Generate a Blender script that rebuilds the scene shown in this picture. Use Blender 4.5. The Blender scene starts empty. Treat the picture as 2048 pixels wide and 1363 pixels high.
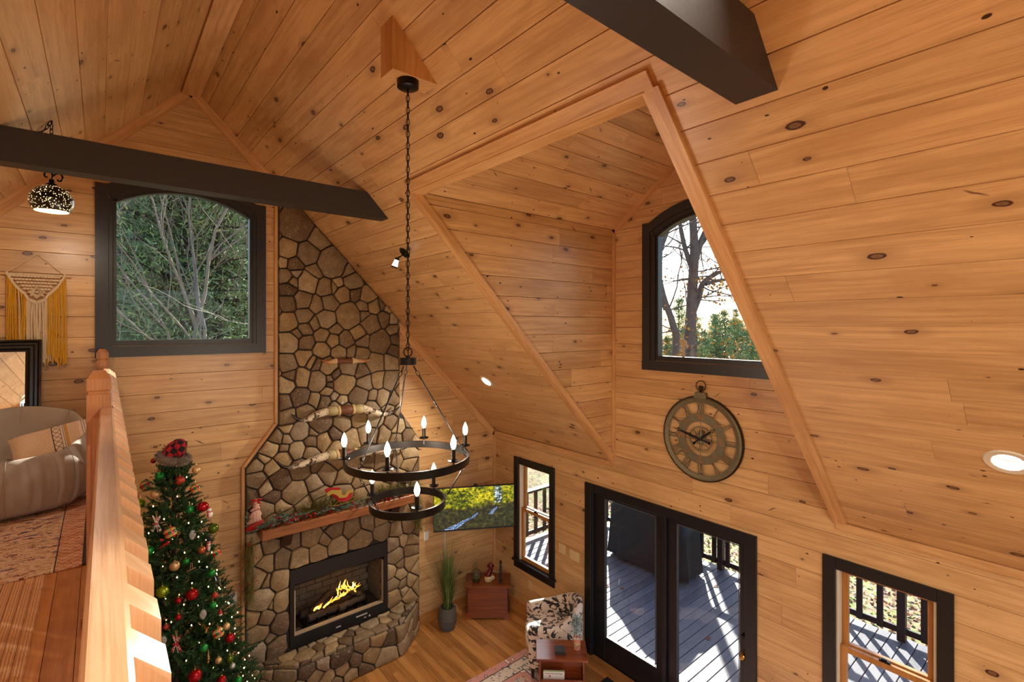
import bpy, bmesh, math, random
from mathutils import Vector, Matrix, noise as mnoise
sc = bpy.context.scene
COL = sc.collection
RND = random.Random(7)
TAU = math.tau

# ---------------------------------------------------------------- camera
F_PX, YAW = 984.0, math.radians(39.88)
cam_d = bpy.data.cameras.new('camera'); cam = bpy.data.objects.new('camera', cam_d); COL.objects.link(cam)
cam.location = (0, 0, 4.0); cam.rotation_euler = (math.pi / 2, 0, -YAW)
cam_d.sensor_fit = 'HORIZONTAL'; cam_d.sensor_width = 36; cam_d.lens = F_PX / 2048 * 36
cam_d.shift_x = 0.0006; cam_d.shift_y = -0.0147; cam_d.clip_start = 0.05; cam_d.clip_end = 600
sc.camera = cam

# ---------------------------------------------------------------- world, sun, exposure
sc.view_settings.view_transform = 'Standard'; sc.view_settings.look = 'None'
sc.view_settings.gamma = 1.0; sc.view_settings.use_curve_mapping = False
sc.view_settings.exposure = 0.42
sc.cycles.max_bounces = 10; sc.cycles.diffuse_bounces = 6; sc.cycles.transparent_max_bounces = 24
sc.cycles.sample_clamp_indirect = 6.0
SUN_DIR = Vector((0.688, 0.540, 0.485)).normalized()
wd = bpy.data.worlds.new('sky'); sc.world = wd; wd.use_nodes = True
nt = wd.node_tree; nt.nodes.clear()
sky = nt.nodes.new('ShaderNodeTexSky'); sky.sky_type = 'NISHITA'; sky.sun_disc = False
sky.sun_elevation = math.asin(SUN_DIR.z); sky.sun_rotation = math.atan2(SUN_DIR.x, SUN_DIR.y)
sky.air_density = 1.0; sky.dust_density = .9; sky.ozone_density = 2.0
bg = nt.nodes.new('ShaderNodeBackground'); bg.inputs[1].default_value = 0.30
wo = nt.nodes.new('ShaderNodeOutputWorld')
nt.links.new(sky.outputs[0], bg.inputs[0]); nt.links.new(bg.outputs[0], wo.inputs[0])
sd = bpy.data.lights.new('sun', 'SUN'); sd.energy = 15.0; sd.angle = math.radians(0.7); sd.color = (1, .93, .82)
so = bpy.data.objects.new('sun', sd); COL.objects.link(so)
so.rotation_euler = SUN_DIR.to_track_quat('Z', 'Y').to_euler(); so.location = (20, 16, 14)
LAMP = 1.5     # one dimmer for every lamp in the house

# ---------------------------------------------------------------- helpers
ORG = {}
def org(o): return ORG.get(o.name, Vector((0, 0, 0))) if o else Vector((0, 0, 0))
def tag(o, label=None, cat=None, group=None, kind=None):
    if label: o['label'] = label
    if cat: o['category'] = cat
    if group: o['group'] = group
    if kind: o['kind'] = kind
    return o
def empty(name, loc, label=None, cat=None, group=None, kind=None, parent=None):
    o = bpy.data.objects.new(name, None); COL.objects.link(o)
    o.location = Vector(loc) - org(parent); o.empty_display_size = .1
    if parent: o.parent = parent
    ORG[o.name] = Vector(loc); return tag(o, label, cat, group, kind)
class MB:
    def __init__(s): s.v = []; s.f = []; s.uv = {}; s.mi = []
    def add(s, vs, fs, m=0):
        k = len(s.v); s.v += [Vector(p) for p in vs]
        for f in fs: s.f.append([k + i for i in f]); s.mi.append(m)
        return s
    def box(s, a, b, M=None, m=0):
        x0, y0, z0 = a; x1, y1, z1 = b
        vs = [Vector(p) for p in ((x0,y0,z0),(x1,y0,z0),(x1,y1,z0),(x0,y1,z0),(x0,y0,z1),(x1,y0,z1),(x1,y1,z1),(x0,y1,z1))]
        if M: vs = [M @ p for p in vs]
        return s.add(vs, [(0,3,2,1),(4,5,6,7),(0,1,5,4),(1,2,6,5),(2,3,7,6),(3,0,4,7)], m)
    def obox(s, c, ax, ay, az, m=0):   # centre and three half vectors
        c, ax, ay, az = map(Vector, (c, ax, ay, az))
        vs = [c + ax*i + ay*j + az*k for k in (-1, 1) for i, j in ((-1,-1),(1,-1),(1,1),(-1,1))]
        return s.add(vs, [(0,3,2,1),(4,5,6,7),(0,1,5,4),(1,2,6,5),(2,3,7,6),(3,0,4,7)], m)
    def cham(s, a, b, c=.004, m=0):    # box with all edges bevelled
        a, b = Vector(a), Vector(b); o = []; idx = {}
        for i in range(3):
            pass
        bm = bmesh.new(); r = bmesh.ops.create_cube(bm, size=1)
        bmesh.ops.scale(bm, vec=(b - a), verts=bm.verts); bmesh.ops.translate(bm, vec=(a + b) / 2, verts=bm.verts)
        bmesh.ops.bevel(bm, geom=bm.edges[:], offset=min(c, min(abs(t) for t in (b - a)) * .4), segments=1, affect='EDGES')
        return s.addbm(bm, m)
    def addbm(s, bm, m=0, M=None):
        bm.verts.index_update()
        s.add([(M @ v.co if M else v.co.copy()) for v in bm.verts], [[v.index for v in f.verts] for f in bm.faces], m); bm.free(); return s
    def prism(s, pts, vec, m=0):
        pts = [Vector(p) for p in pts]; n = len(pts); vec = Vector(vec)
        return s.add(pts + [p + vec for p in pts], [list(range(n))[::-1], list(range(n, 2*n))] + [(i, (i+1) % n, n + (i+1) % n, n + i) for i in range(n)], m)
    def tube(s, pts, r, seg=8, cap=True, closed=False, m=0):
        pts = [Vector(p) for p in pts]; n = len(pts)
        rs = r if isinstance(r, (list, tuple)) else [r] * n
        rings = []; up = None
        for i, p in enumerate(pts):
            if closed: d = pts[(i+1) % n] - pts[i-1]
            else: d = pts[min(i+1, n-1)] - pts[max(i-1, 0)]
            if d.length < 1e-9: d = Vector((0, 0, 1))
            d.normalize()
            if up is None:
                up = Vector((0, 0, 1)) if abs(d.z) < .9 else Vector((1, 0, 0))
            a = (up - d * up.dot(d))
            if a.length < 1e-6: a = d.orthogonal()
            a.normalize(); b = d.cross(a); up = a
            rings.append([p + (a * math.cos(TAU*j/seg) + b * math.sin(TAU*j/seg)) * rs[i] for j in range(seg)])
        k = len(s.v)
        for rg in rings: s.v += rg
        L = n if closed else n - 1
        for i in range(L):
            for j in range(seg):
                i2 = (i+1) % n
                s.f.append([k+i*seg+j, k+i*seg+(j+1) % seg, k+i2*seg+(j+1) % seg, k+i2*seg+j]); s.mi.append(m)
        if cap and not closed:
            s.f.append([k+j for j in range(seg)][::-1]); s.mi.append(m); s.f.append([k+(n-1)*seg+j for j in range(seg)]); s.mi.append(m)
        return s
    def lathe(s, prof, c=(0,0,0), seg=20, axis=(0,0,1), m=0, sx=1, sy=1, cap=True):
        if not cap or tuple(prof[0]) == tuple(prof[-1]): cap = False
        c = Vector(c); q = Vector((0,0,1)).rotation_difference(Vector(axis).normalized()); k = len(s.v); n = len(prof)
        for r, z in prof:
            for j in range(seg):
                a = TAU*j/seg; s.v.append(c + q @ Vector((r*math.cos(a)*sx, r*math.sin(a)*sy, z)))
        for i in range(n-1):
            for j in range(seg):
                s.f.append([k+i*seg+j, k+i*seg+(j+1) % seg, k+(i+1)*seg+(j+1) % seg, k+(i+1)*seg+j]); s.mi.append(m)
        if cap and prof[0][0] > 1e-5: s.f.append([k+j for j in range(seg)][::-1]); s.mi.append(m)
        if cap and prof[-1][0] > 1e-5: s.f.append([k+(n-1)*seg+j for j in range(seg)]); s.mi.append(m)
        return s
    def ball(s, c, r, seg=12, rings=8, sc3=(1,1,1), m=0):
        c = Vector(c); k = len(s.v)
        for i in range(rings+1):
            t = math.pi*i/rings
            for j in range(seg):
                a = TAU*j/seg; s.v.append(c + Vector((r*math.sin(t)*math.cos(a)*sc3[0], r*math.sin(t)*math.sin(a)*sc3[1], r*math.cos(t)*sc3[2])))
        for i in range(rings):
            for j in range(seg):
                s.f.append([k+i*seg+j, k+(i+1)*seg+j, k+(i+1)*seg+(j+1) % seg, k+i*seg+(j+1) % seg]); s.mi.append(m)
        return s
    def move(s, M): s.v = [M @ p for p in s.v]; return s
    def build(s, name, mat, parent=None, smooth=False, uvs=None, loc=None, kind=None, label=None):
        me = bpy.data.meshes.new(name); o0 = org(parent) if parent else Vector(loc or (0, 0, 0))
        me.from_pydata([tuple(p - o0) for p in s.v], [], s.f)
        mats = mat if isinstance(mat, (list, tuple)) else [mat]
        for mm in mats: me.materials.append(mm)
        if len(mats) > 1: me.polygons.foreach_set('material_index', s.mi)
        if uvs:
            ul = me.uv_layers.new(name='UVMap')
            for p in me.polygons:
                for li in p.loop_indices: ul.data[li].uv = uvs(s.v[me.loops[li].vertex_index], p.normal)
        if smooth:
            me.polygons.foreach_set('use_smooth', [True] * len(me.polygons))
            me.set_sharp_from_angle(angle=math.radians(38 if smooth is True else smooth))
        me.update()
        o = bpy.data.objects.new(name, me); COL.objects.link(o)
        if parent: o.parent = parent
        else: o.location = o0
        ORG[o.name] = o0.copy()
        if kind: o['kind'] = kind
        if label: o['label'] = label
        return o
def children_of(o): return [c for c in bpy.data.objects if c.parent == o]
def copy_tree(o, loc, rot=None, scale=None, label=None):
    kids = KIDS.get(o.name) or [(c, children_of(c)) for c in children_of(o)]; KIDS[o.name] = kids
    r = o.copy(); COL.objects.link(r); r.location = Vector(loc)
    if rot is not None: r.rotation_euler = rot
    if scale is not None: r.scale = (scale,)*3 if not hasattr(scale, '__len__') else scale
    if label: r['label'] = label
    for c, gs in kids:
        c2 = c.copy(); COL.objects.link(c2); c2.parent = r
        for g in gs:
            g2 = g.copy(); COL.objects.link(g2); g2.parent = c2
    return r
KIDS = {}

# ---- material helpers
def new_mat(name):
    m = bpy.data.materials.new(name); m.use_nodes = True; n = m.node_tree
    return m, n, n.nodes['Principled BSDF'], n.links.new
def N(n, t, **k):
    x = n.nodes.new(t)
    for a, b in k.items(): setattr(x, a, b)
    return x
def ramp(n, stops, inp=None, interp='LINEAR'):
    r = n.nodes.new('ShaderNodeValToRGB'); e = r.color_ramp; e.interpolation = interp
    while len(e.elements) < len(stops): e.elements.new(0.5)
    for el, (p, c) in zip(e.elements, stops): el.position = p; el.color = (*c, 1) if len(c) == 3 else c
    if inp is not None: n.links.new(inp, r.inputs[0])
    return r
def math_(n, op, a, b=None, c=None):
    x = n.nodes.new('ShaderNodeMath'); x.operation = op
    for i, v in enumerate((a, b, c)):
        if v is None: continue
        if isinstance(v, (int, float)): x.inputs[i].default_value = v
        else: n.links.new(v, x.inputs[i])
    return x.outputs[0]
def mix(n, f, a, b, mode='MIX'):
    x = n.nodes.new('ShaderNodeMix'); x.data_type = 'RGBA'; x.blend_type = mode; x.clamp_factor = True
    for i, v in ((0, f), (6, a), (7, b)):
        if isinstance(v, (int, float)): x.inputs[i].default_value = v
        elif isinstance(v, tuple): x.inputs[i].default_value = (*v, 1)
        else: n.links.new(v, x.inputs[i])
    return x.outputs[2]
def srgb(r, g, b):
    f = lambda c: (c/255/12.92 if c/255 <= .04045 else ((c/255+.055)/1.055)**2.4)
    return (f(r), f(g), f(b))
def vmap(n, src, scale=(1,1,1), loc=(0,0,0), rot=(0,0,0)):
    x = n.nodes.new('ShaderNodeMapping'); x.inputs['Scale'].default_value = scale; x.inputs['Location'].default_value = loc
    x.inputs['Rotation'].default_value = rot
    n.links.new(src, x.inputs[0]); return x.outputs[0]
def noise(n, vec, scale=5, detail=3, rough=.5, dist=0, dim='3D'):
    x = n.nodes.new('ShaderNodeTexNoise'); x.noise_dimensions = dim
    x.inputs['Scale'].default_value = scale; x.inputs['Detail'].default_value = detail; x.inputs['Roughness'].default_value = rough; x.inputs['Distortion'].default_value = dist
    n.links.new(vec, x.inputs['Vector']); return x
def bump(n, p, h, strength=.3, dist=.01):
    b = n.nodes.new('ShaderNodeBump'); b.inputs['Strength'].default_value = strength; b.inputs['Distance'].default_value = dist
    n.links.new(h, b.inputs['Height']); n.links.new(b.outputs[0], p.inputs['Normal'])
def plain(name, col, rough=.5, metal=0, spec=.5, noise_amt=0, nscale=8, emit=None, estr=0, coat=0, bumpy=0, bscale=200):
    m, n, p, L = new_mat(name)
    p.inputs['Roughness'].default_value = rough; p.inputs['Metallic'].default_value = metal; p.inputs['Specular IOR Level'].default_value = spec
    p.inputs['Coat Weight'].default_value = coat
    tc = N(n, 'ShaderNodeTexCoord')
    nz = noise(n, tc.outputs['Object'], nscale, 3)
    k = max(noise_amt, .04)
    c = mix(n, nz.outputs[0], tuple(x*(1-k) for x in col), tuple(min(1, x*(1+k)) for x in col)); L(c, p.inputs['Base Color'])
    if bumpy:
        nb = noise(n, tc.outputs['Object'], bscale, 2); bump(n, p, nb.outputs[0], bumpy, .004)
    if emit: p.inputs['Emission Color'].default_value = (*emit, 1); p.inputs['Emission Strength'].default_value = estr
    return m
def wood_mat(name, light, dark, knots=1.0, rough=.42, gl=1.0, tone=.16, knot_col=srgb(64, 28, 12), coords='UV', bstr=.12, coat=0.0, across=1.0):
    """grain runs along U (metres); tone differs from board to board"""
    m, n, p, L = new_mat(name)
    tc = N(n, 'ShaderNodeTexCoord'); oi = N(n, 'ShaderNodeObjectInfo')
    src = tc.outputs['UV'] if coords == 'UV' else tc.outputs['Object']
    warp = noise(n, vmap(n, src, (1.3, 6*across, 6)), 1, 2)
    wv = N(n, 'ShaderNodeVectorMath', operation='MULTIPLY_ADD'); L(warp.outputs['Color'], wv.inputs[0]); wv.inputs[1].default_value = (.0, .05, .05); L(src, wv.inputs[2])
    g1 = noise(n, vmap(n, wv.outputs[0], (1.1*gl, 34*gl*across, 34)), 1, 3, .6)
    g2 = noise(n, vmap(n, src, (5*gl, 240*gl*across, 240)), 1, 2, .6)
    blot = noise(n, vmap(n, src, (1.4, 7*across, 5), (3, 7, 1)), 1, 3, .6, .6)
    gf = math_(n, 'ADD', math_(n, 'MULTIPLY', g1.outputs[0], .62), math_(n, 'MULTIPLY', g2.outputs[0], .38))
    r = ramp(n, [(.34, tuple(x*.86 for x in dark)), (.47, tuple((a+b)/2 for a, b in zip(light, dark))), (.58, light)], gf)
    c = mix(n, math_(n, 'MULTIPLY', ramp(n, [(.36, (1,1,1)), (.56, (0,0,0))], blot.outputs[0]).outputs[0], .6), r.outputs[0], tuple(d*.9 for d in dark))
    # board tone
    rr = oi.outputs['Random']
    c = mix(n, tone, c, ramp(n, [(0, tuple(x*.45 for x in dark)), (.35, dark), (.7, light), (1, tuple(min(1, x*1.25) for x in light))], rr).outputs[0])
    hgt = gf
    if knots > 0:
        kv = vmap(n, src, (2.3, 4.6, 4.6), (11, 5, 0))
        wn = noise(n, vmap(n, src, (14, 26, 1)), 1, 1)
        va = N(n, 'ShaderNodeVectorMath', operation='MULTIPLY_ADD'); L(wn.outputs['Color'], va.inputs[0]); va.inputs[1].default_value = (.05, .05, 0); L(kv, va.inputs[2])
        vo = N(n, 'ShaderNodeTexVoronoi', voronoi_dimensions='2D'); vo.inputs['Scale'].default_value = 1; L(va.outputs[0], vo.inputs['Vector'])
        sep = N(n, 'ShaderNodeSeparateColor'); L(vo.outputs['Color'], sep.inputs[0])
        rad = math_(n, 'MULTIPLY_ADD', sep.outputs[0], .168*knots, -.074)
        rad = math_(n, 'MAXIMUM', rad, .0005)
        q = math_(n, 'DIVIDE', vo.outputs['Distance'], rad)
        halo = ramp(n, [(.10, (1,1,1)), (.34, (0,0,0))], math_(n, 'MULTIPLY', q, .1))
        c = mix(n, math_(n, 'MULTIPLY', halo.outputs[0], .5), c, tuple(x*.6 for x in dark))
        core = ramp(n, [(.0, (.75,.75,.75)), (.48, (.6,.6,.6)), (.66, (1,1,1)), (.88, (1,1,1)), (1.0, (0,0,0))], q)
        c = mix(n, core.outputs[0], c, knot_col)
        v2 = N(n, 'ShaderNodeTexVoronoi', voronoi_dimensions='2D'); v2.inputs['Scale'].default_value = 1; L(vmap(n, va.outputs[0], (1.7, 1.5, 1), (3.1, 8.2, 0)), v2.inputs['Vector'])
        s2 = N(n, 'ShaderNodeSeparateColor'); L(v2.outputs['Color'], s2.inputs[0]); r2 = math_(n, 'MAXIMUM', math_(n, 'MULTIPLY_ADD', s2.outputs[0], .13*knots, -.072), .0004)
        pin = ramp(n, [(.0, (1,1,1)), (.8, (1,1,1)), (1.0, (0,0,0))], math_(n, 'DIVIDE', v2.outputs['Distance'], r2)); c = mix(n, pin.outputs[0], c, tuple(k_*.7 for k_ in knot_col))
        v3 = N(n, 'ShaderNodeTexVoronoi', voronoi_dimensions='2D'); v3.inputs['Scale'].default_value = 1; L(vmap(n, va.outputs[0], (1.1, .55, 1), (7.1, 1.2, 0), (0, 0, .55)), v3.inputs['Vector']); sx_ = N(n, 'ShaderNodeVectorMath', operation='SUBTRACT'); L(vmap(n, va.outputs[0], (1.1, .55, 1), (7.1, 1.2, 0), (0, 0, .55)), sx_.inputs[0]); L(v3.outputs['Position'], sx_.inputs[1])
        ss_ = N(n, 'ShaderNodeVectorMath', operation='MULTIPLY'); L(sx_.outputs[0], ss_.inputs[0]); ss_.inputs[1].default_value = (1, 7, 0); sl_ = N(n, 'ShaderNodeVectorMath', operation='LENGTH'); L(ss_.outputs[0], sl_.inputs[0])
        s3 = N(n, 'ShaderNodeSeparateColor'); L(v3.outputs['Color'], s3.inputs[0]); r3 = math_(n, 'MAXIMUM', math_(n, 'MULTIPLY_ADD', s3.outputs[1], .7*knots, -.54), .0004)
        sl2 = ramp(n, [(.0, (.9,.9,.9)), (.5, (.7,.7,.7)), (1.0, (0,0,0))], math_(n, 'DIVIDE', sl_.outputs['Value'], r3)); c = mix(n, sl2.outputs[0], c, tuple(k_*1.5 for k_ in knot_col))
    L(c, p.inputs['Base Color']); p.inputs['Roughness'].default_value = rough
    p.inputs['Coat Weight'].default_value = coat; p.inputs['Coat Roughness'].default_value = .25
    bump(n, p, hgt, bstr, .004)
    return m
def emit_mat(name, col, s):
    m, n, p, L = new_mat(name); p.inputs['Base Color'].default_value = (*col, 1)
    p.inputs['Emission Color'].default_value = (*col, 1); p.inputs['Emission Strength'].default_value = s; return m
def glass_mat(name, tint=(.93,.96,.97), refl=.09, rough=.0):
    m = bpy.data.materials.new(name); m.use_nodes = True; n = m.node_tree; n.nodes.clear(); L = n.links.new
    t = N(n, 'ShaderNodeBsdfTransparent'); t.inputs[0].default_value = (*tint, 1)
    g = N(n, 'ShaderNodeBsdfGlossy'); g.inputs['Roughness'].default_value = rough
    lw = N(n, 'ShaderNodeLayerWeight'); lw.inputs[0].default_value = .25
    mx = N(n, 'ShaderNodeMixShader'); o = N(n, 'ShaderNodeOutputMaterial')
    L(math_(n, 'MULTIPLY_ADD', lw.outputs['Fresnel'], .32, refl*.2), mx.inputs[0]); L(t.outputs[0], mx.inputs[1]); L(g.outputs[0], mx.inputs[2]); L(mx.outputs[0], o.inputs[0])
    return m

PINE_L, PINE_D = (.70, .435, .195), (.49, .258, .098)
M = {}
M['pine'] = wood_mat('knotty_pine', PINE_L, PINE_D, 1.0, .38, tone=.20, coat=.15)
M['trim'] = wood_mat('pine_trim', (.70, .40, .17), (.50, .24, .08), .35, .42, tone=.12)
M['floor'] = wood_mat('oak_floor', (.58, .27, .075), (.33, .125, .028), .0, .24, tone=.42, coat=.3)
M['loftfloor'] = wood_mat('loft_floor_oak', (.62, .27, .07), (.40, .14, .03), .3, .28, tone=.3, coat=.3)
M['beam'] = plain('charcoal_beam_paint', srgb(46, 41, 41), .5, noise_amt=.12, nscale=14, bumpy=.15, bscale=60)
M['darktrim'] = plain('dark_bronze_paint', srgb(38, 37, 41), .38, noise_amt=.10, nscale=12)
M['black'] = plain('black_paint', srgb(24, 23, 26), .38, noise_amt=.1)
M['backing'] = plain('groove_backing', srgb(96, 48, 20), .9)
M['plain_pine'] = wood_mat('plain_pine_sheet', PINE_L, PINE_D, .6, .4, coords='OBJ')
M['glass'] = glass_mat('window_glass')
M['cream'] = plain('cream_vinyl', srgb(214, 200, 176), .5)
M['honey'] = wood_mat('honey_sash_wood', (.52, .235, .06), (.36, .14, .03), 0, .4)
M['blackmetal'] = plain('oil_rubbed_iron', srgb(30, 26, 24), .34, .75, noise_amt=.15)
M['white'] = plain('white_plastic', srgb(228, 226, 220), .45)
M['almond'] = plain('almond_plastic', srgb(214, 190, 140), .45)

# ---------------------------------------------------------------- room dimensions (metres)
XR, YB, ZE, XA, SL = 4.528, 5.829, 2.44, .692, 1.032
ZA = ZE + (XR - XA) * SL
DY0, DY1, DZ = 1.355, 3.594, 5.102
XL, YF, ZL = -3.144, -3.2, 2.65
DYC = (DY0 + DY1) / 2; DZA = DZ + (DY1 - DYC) * .72
XD = XR - (DZ - ZE) / SL            # where the dormer ceiling springs from the slope
slen = math.hypot(1, SL)
def roofz(x): return ZA - abs(x - XA) * SL
SY, CY = math.sin(YAW), math.cos(YAW)
def ray(u, v):
    a = (u - 1022.9) / F_PX; b = (651.4 - v) / F_PX
    return Vector((SY + a*CY, CY - a*SY, b))
C0 = Vector((0, 0, 4))
def atX(u, v, X): d = ray(u, v); return C0 + d * (X / d.x)
def atY(u, v, Y): d = ray(u, v); return C0 + d * (Y / d.y)
def atZ(u, v, Z): d = ray(u, v); return C0 + d * ((Z - 4) / d.z)

def clip(poly, a, b, c):      # keep a*x+b*y<=c
    out = []
    for i in range(len(poly)):
        p, q = poly[i], poly[(i+1) % len(poly)]
        dp, dq = a*p[0]+b*p[1]-c, a*q[0]+b*q[1]-c
        if dp <= 1e-9: out.append(p)
        if (dp < -1e-9 and dq > 1e-9) or (dp > 1e-9 and dq < -1e-9):
            t = dp/(dp-dq); out.append((p[0]+(q[0]-p[0])*t, p[1]+(q[1]-p[1])*t))
    return out
def clip_convex(poly, outline):   # outline counter-clockwise
    for i in range(len(outline)):
        (x0, y0), (x1, y1) = outline[i], outline[(i+1) % len(outline)]
        a, b = (y1-y0), -(x1-x0); poly = clip(poly, a, b, a*x0+b*y0)
        if len(poly) < 3: return []
    return poly
def area2(p): return abs(sum(p[i][0]*p[(i+1) % len(p)][1]-p[(i+1) % len(p)][0]*p[i][1] for i in range(len(p))))/2
def cut_holes(rects, holes):
    for hx0, hy0, hx1, hy1 in holes:
        out = []
        for x0, y0, x1, y1 in rects:
            if hx1 <= x0 or hx0 >= x1 or hy1 <= y0 or hy0 >= y1: out.append((x0, y0, x1, y1)); continue
            if hx0 > x0: out.append((x0, y0, hx0, y1))
            if hx1 < x1: out.append((hx1, y0, x1, y1))
            cx0, cx1 = max(x0, hx0), min(x1, hx1)
            if hy0 > y0: out.append((cx0, y0, cx1, hy0))
            if hy1 < y1: out.append((cx0, hy1, cx1, y1))
        rects = out
    return rects
def planks(root, name, mat, O, U, V, W, outlines, b0, b1, a0, a1, holes=(), pitch=.184, t=.018, groove=.0028, lens=(1.8, 4.2), rnd=None, keep=None, ends=.0006):
    """tongue-and-groove boards: a along U, b along V, W the room-side normal"""
    rnd = rnd or RND; O, U, V, W = map(Vector, (O, U, V, W)); flip = U.cross(V).dot(W) < 0
    row = 0; y = b0
    while y < b1 - 1e-4:
        y1 = min(y + pitch, b1); x = a0 - rnd.random() * lens[0]; 
        while x < a1:
            x2 = x + rnd.uniform(*lens); ro = (rnd.random()*90, rnd.random()*90); pr = rnd.random() * .0012
            mb = MB(); uv = []
            for (rx0, ry0, rx1, ry1) in cut_holes([(max(x, a0)+ends, y, min(x2, a1)-ends, y1)], holes):
                if rx1 - rx0 < 1e-3: continue
                for ol in outlines:
                    p = clip_convex([(rx0, ry0), (rx1, ry0), (rx1, ry1), (rx0, ry1)], ol)
                    if len(p) < 3 or area2(p) < 2e-5: continue
                    n = len(p)
                    def ins(q, g):
                        yy = q[1]
                        if yy < y + groove*.6: yy = y + g
                        elif yy > y1 - groove*.6: yy = y1 - g
                        return (q[0], yy)
                    rings = [([ins(q, .0003) for q in p], 0), ([ins(q, .0003) for q in p], t*.55), ([ins(q, groove) for q in p], t + pr)]
                    vs = []
                    for pp, h in rings:
                        for q in pp: vs.append(O + U*q[0] + V*q[1] + W*h); uv.append((q[0]+ro[0], q[1]+ro[1]))
                    fs = [tuple(range(2*n, 3*n))] + [(i+k*n, (i+1) % n+k*n, (i+1) % n+(k+1)*n, i+(k+1)*n) for k in (0, 1) for i in range(n)]
                    if flip: fs = [f[::-1] for f in fs]
                    mb.add(vs, fs)
            if mb.f and (keep is None or keep(x, x2, y, y1)):
                o0 = org(root); me = bpy.data.meshes.new(name); me.from_pydata([tuple(p-o0) for p in mb.v], [], mb.f)
                me.materials.append(mat); ul = me.uv_layers.new(name='UVMap')
                for li, lp in enumerate(me.loops): ul.data[li].uv = uv[lp.vertex_index]
                o = bpy.data.objects.new(name, me); COL.objects.link(o); o.parent = root; ORG[o.name] = o0
            x = x2
        y = y1; row += 1
def slab(mb, O, U, V, W, outlines, holes, bb, d0, d1):
    O, U, V, W = map(Vector, (O, U, V, W))
    for r in cut_holes([bb], holes):
        for ol in outlines:
            p = clip_convex([(r[0], r[1]), (r[2], r[1]), (r[2], r[3]), (r[0], r[3])], ol)
            if len(p) >= 3 and area2(p) > 1e-5: mb.prism([O + U*q[0] + V*q[1] + W*d0 for q in p], W*(d1-d0))
    return mb
def uvbox(o, mb, U, rnd=RND): pass
def board(name, mat, a, b, parent, uaxis, ch=.003, kind=None, label=None, loc=None):
    """bevelled board, grain along axis index uaxis"""
    mb = MB().cham(a, b, ch); ro = (RND.random()*50, RND.random()*50)
    def uv(v, nn):
        o = [v[i] for i in range(3) if i != uaxis]
        return (v[uaxis]+ro[0], o[0]+o[1]+ro[1])
    return mb.build(name, mat, parent, uvs=uv, kind=kind, label=label, loc=loc)
def oboard(name, mat, p0, p1, wv, tv, parent, kind=None, label=None, loc=None):
    """board from p0 to p1 with half-width vector wv and half-thickness vector tv"""
    p0, p1, wv, tv = map(Vector, (p0, p1, wv, tv)); mb = MB().obox((p0+p1)/2, (p1-p0)/2, wv, tv)
    d = (p1-p0).normalized(); ro = (RND.random()*50, RND.random()*50); w = wv.normalized(); t_ = tv.normalized()
    return mb.build(name, mat, parent, uvs=lambda v, nn: (v.dot(d)+ro[0], v.dot(w)+v.dot(t_)+ro[1]), kind=kind, label=label, loc=loc)

# ================================================================ STRUCTURE
# window data
BW = dict(c=.671, z0=3.712, half=.709, g=.556, gz0=3.865, gz1=5.146, gtop=5.309)
DW = dict(c=DYC, z0=3.530, half=.707, g=.530, gz0=3.683, gz1=4.95, gtop=5.113)
D1 = (1.974, 4.007, 0.0, 2.113); W1 = (4.535, 5.343, .60, 2.157); W2 = (.645, 1.450, .60, 2.150)
T = .018
# --- wall_back
hb = [(BW['c']-.60, BW['gz0']-.05, BW['c']+.60, BW['gtop']+.03), (1.595, .25, 2.785, 1.312)]
olb = [[(XL, 0), (XR, 0), (XR, ZE), (XA, ZA), (XL, ZE)]]
wb = slab(MB(), (0, YB+T, 0), (1,0,0), (0,0,1), (0,1,0), [[(XL-.2, -.1), (XR+.2, -.1), (XR+.2, ZE), (XA, ZA+.2), (XL-.2, ZE)]], hb, (XL-.2, -.1, XR+.2, ZA+.2), 0, .12).build('wall_back', M['backing'], kind='structure')
hb2 = [hb[0], (1.24, .0, 3.18, 2.50), (1.55, 2.49, 2.90, 2.95)]
planks(wb, 'plank', M['pine'], (0, YB+T, 0), (1,0,0), (0,0,1), (0,-1,0), olb, -.15+.0, 6.45, XL, XR, hb2, keep=lambda x0, x1, y0, y1: x1 > -.9 or y1 > 2.6)
# --- wall_right with the dormer wall above it
hr = [(D1[0]+.06, -.2, D1[1]-.06, D1[3]-.06), (W1[0]+.06, W1[2]+.06, W1[1]-.06, W1[3]-.05), (W2[0]+.06, W2[2]+.06, W2[1]-.06, W2[3]-.05),
      (DW['c']-.58, DW['gz0']-.05, DW['c']+.58, DW['gtop']+.03)]
olr = [[(YF, 0), (YB, 0), (YB, ZE), (YF, ZE)], [(DY0, ZE), (DY1, ZE), (DY1, DZ), (DYC, DZA), (DY0, DZ)]]
wr = slab(MB(), (XR+T, 0, 0), (0,1,0), (0,0,1), (1,0,0), [[(YF-.1, -.1), (YB+.15, -.1), (YB+.15, ZE), (YF-.1, ZE)], [(DY0-.12, ZE), (DY1+.12, ZE), (DY1+.12, DZ+.06), (DYC, DZA+.16), (DY0-.12, DZ+.06)]], hr, (YF-.1, -.1, YB+.15, DZA+.2), 0, .12).build('wall_right', M['backing'], kind='structure')
planks(wr, 'plank', M['pine'], (XR+T, 0, 0), (0,1,0), (0,0,1), (-1,0,0), olr, -.065, DZA, -.6, YB, hr)
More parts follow.
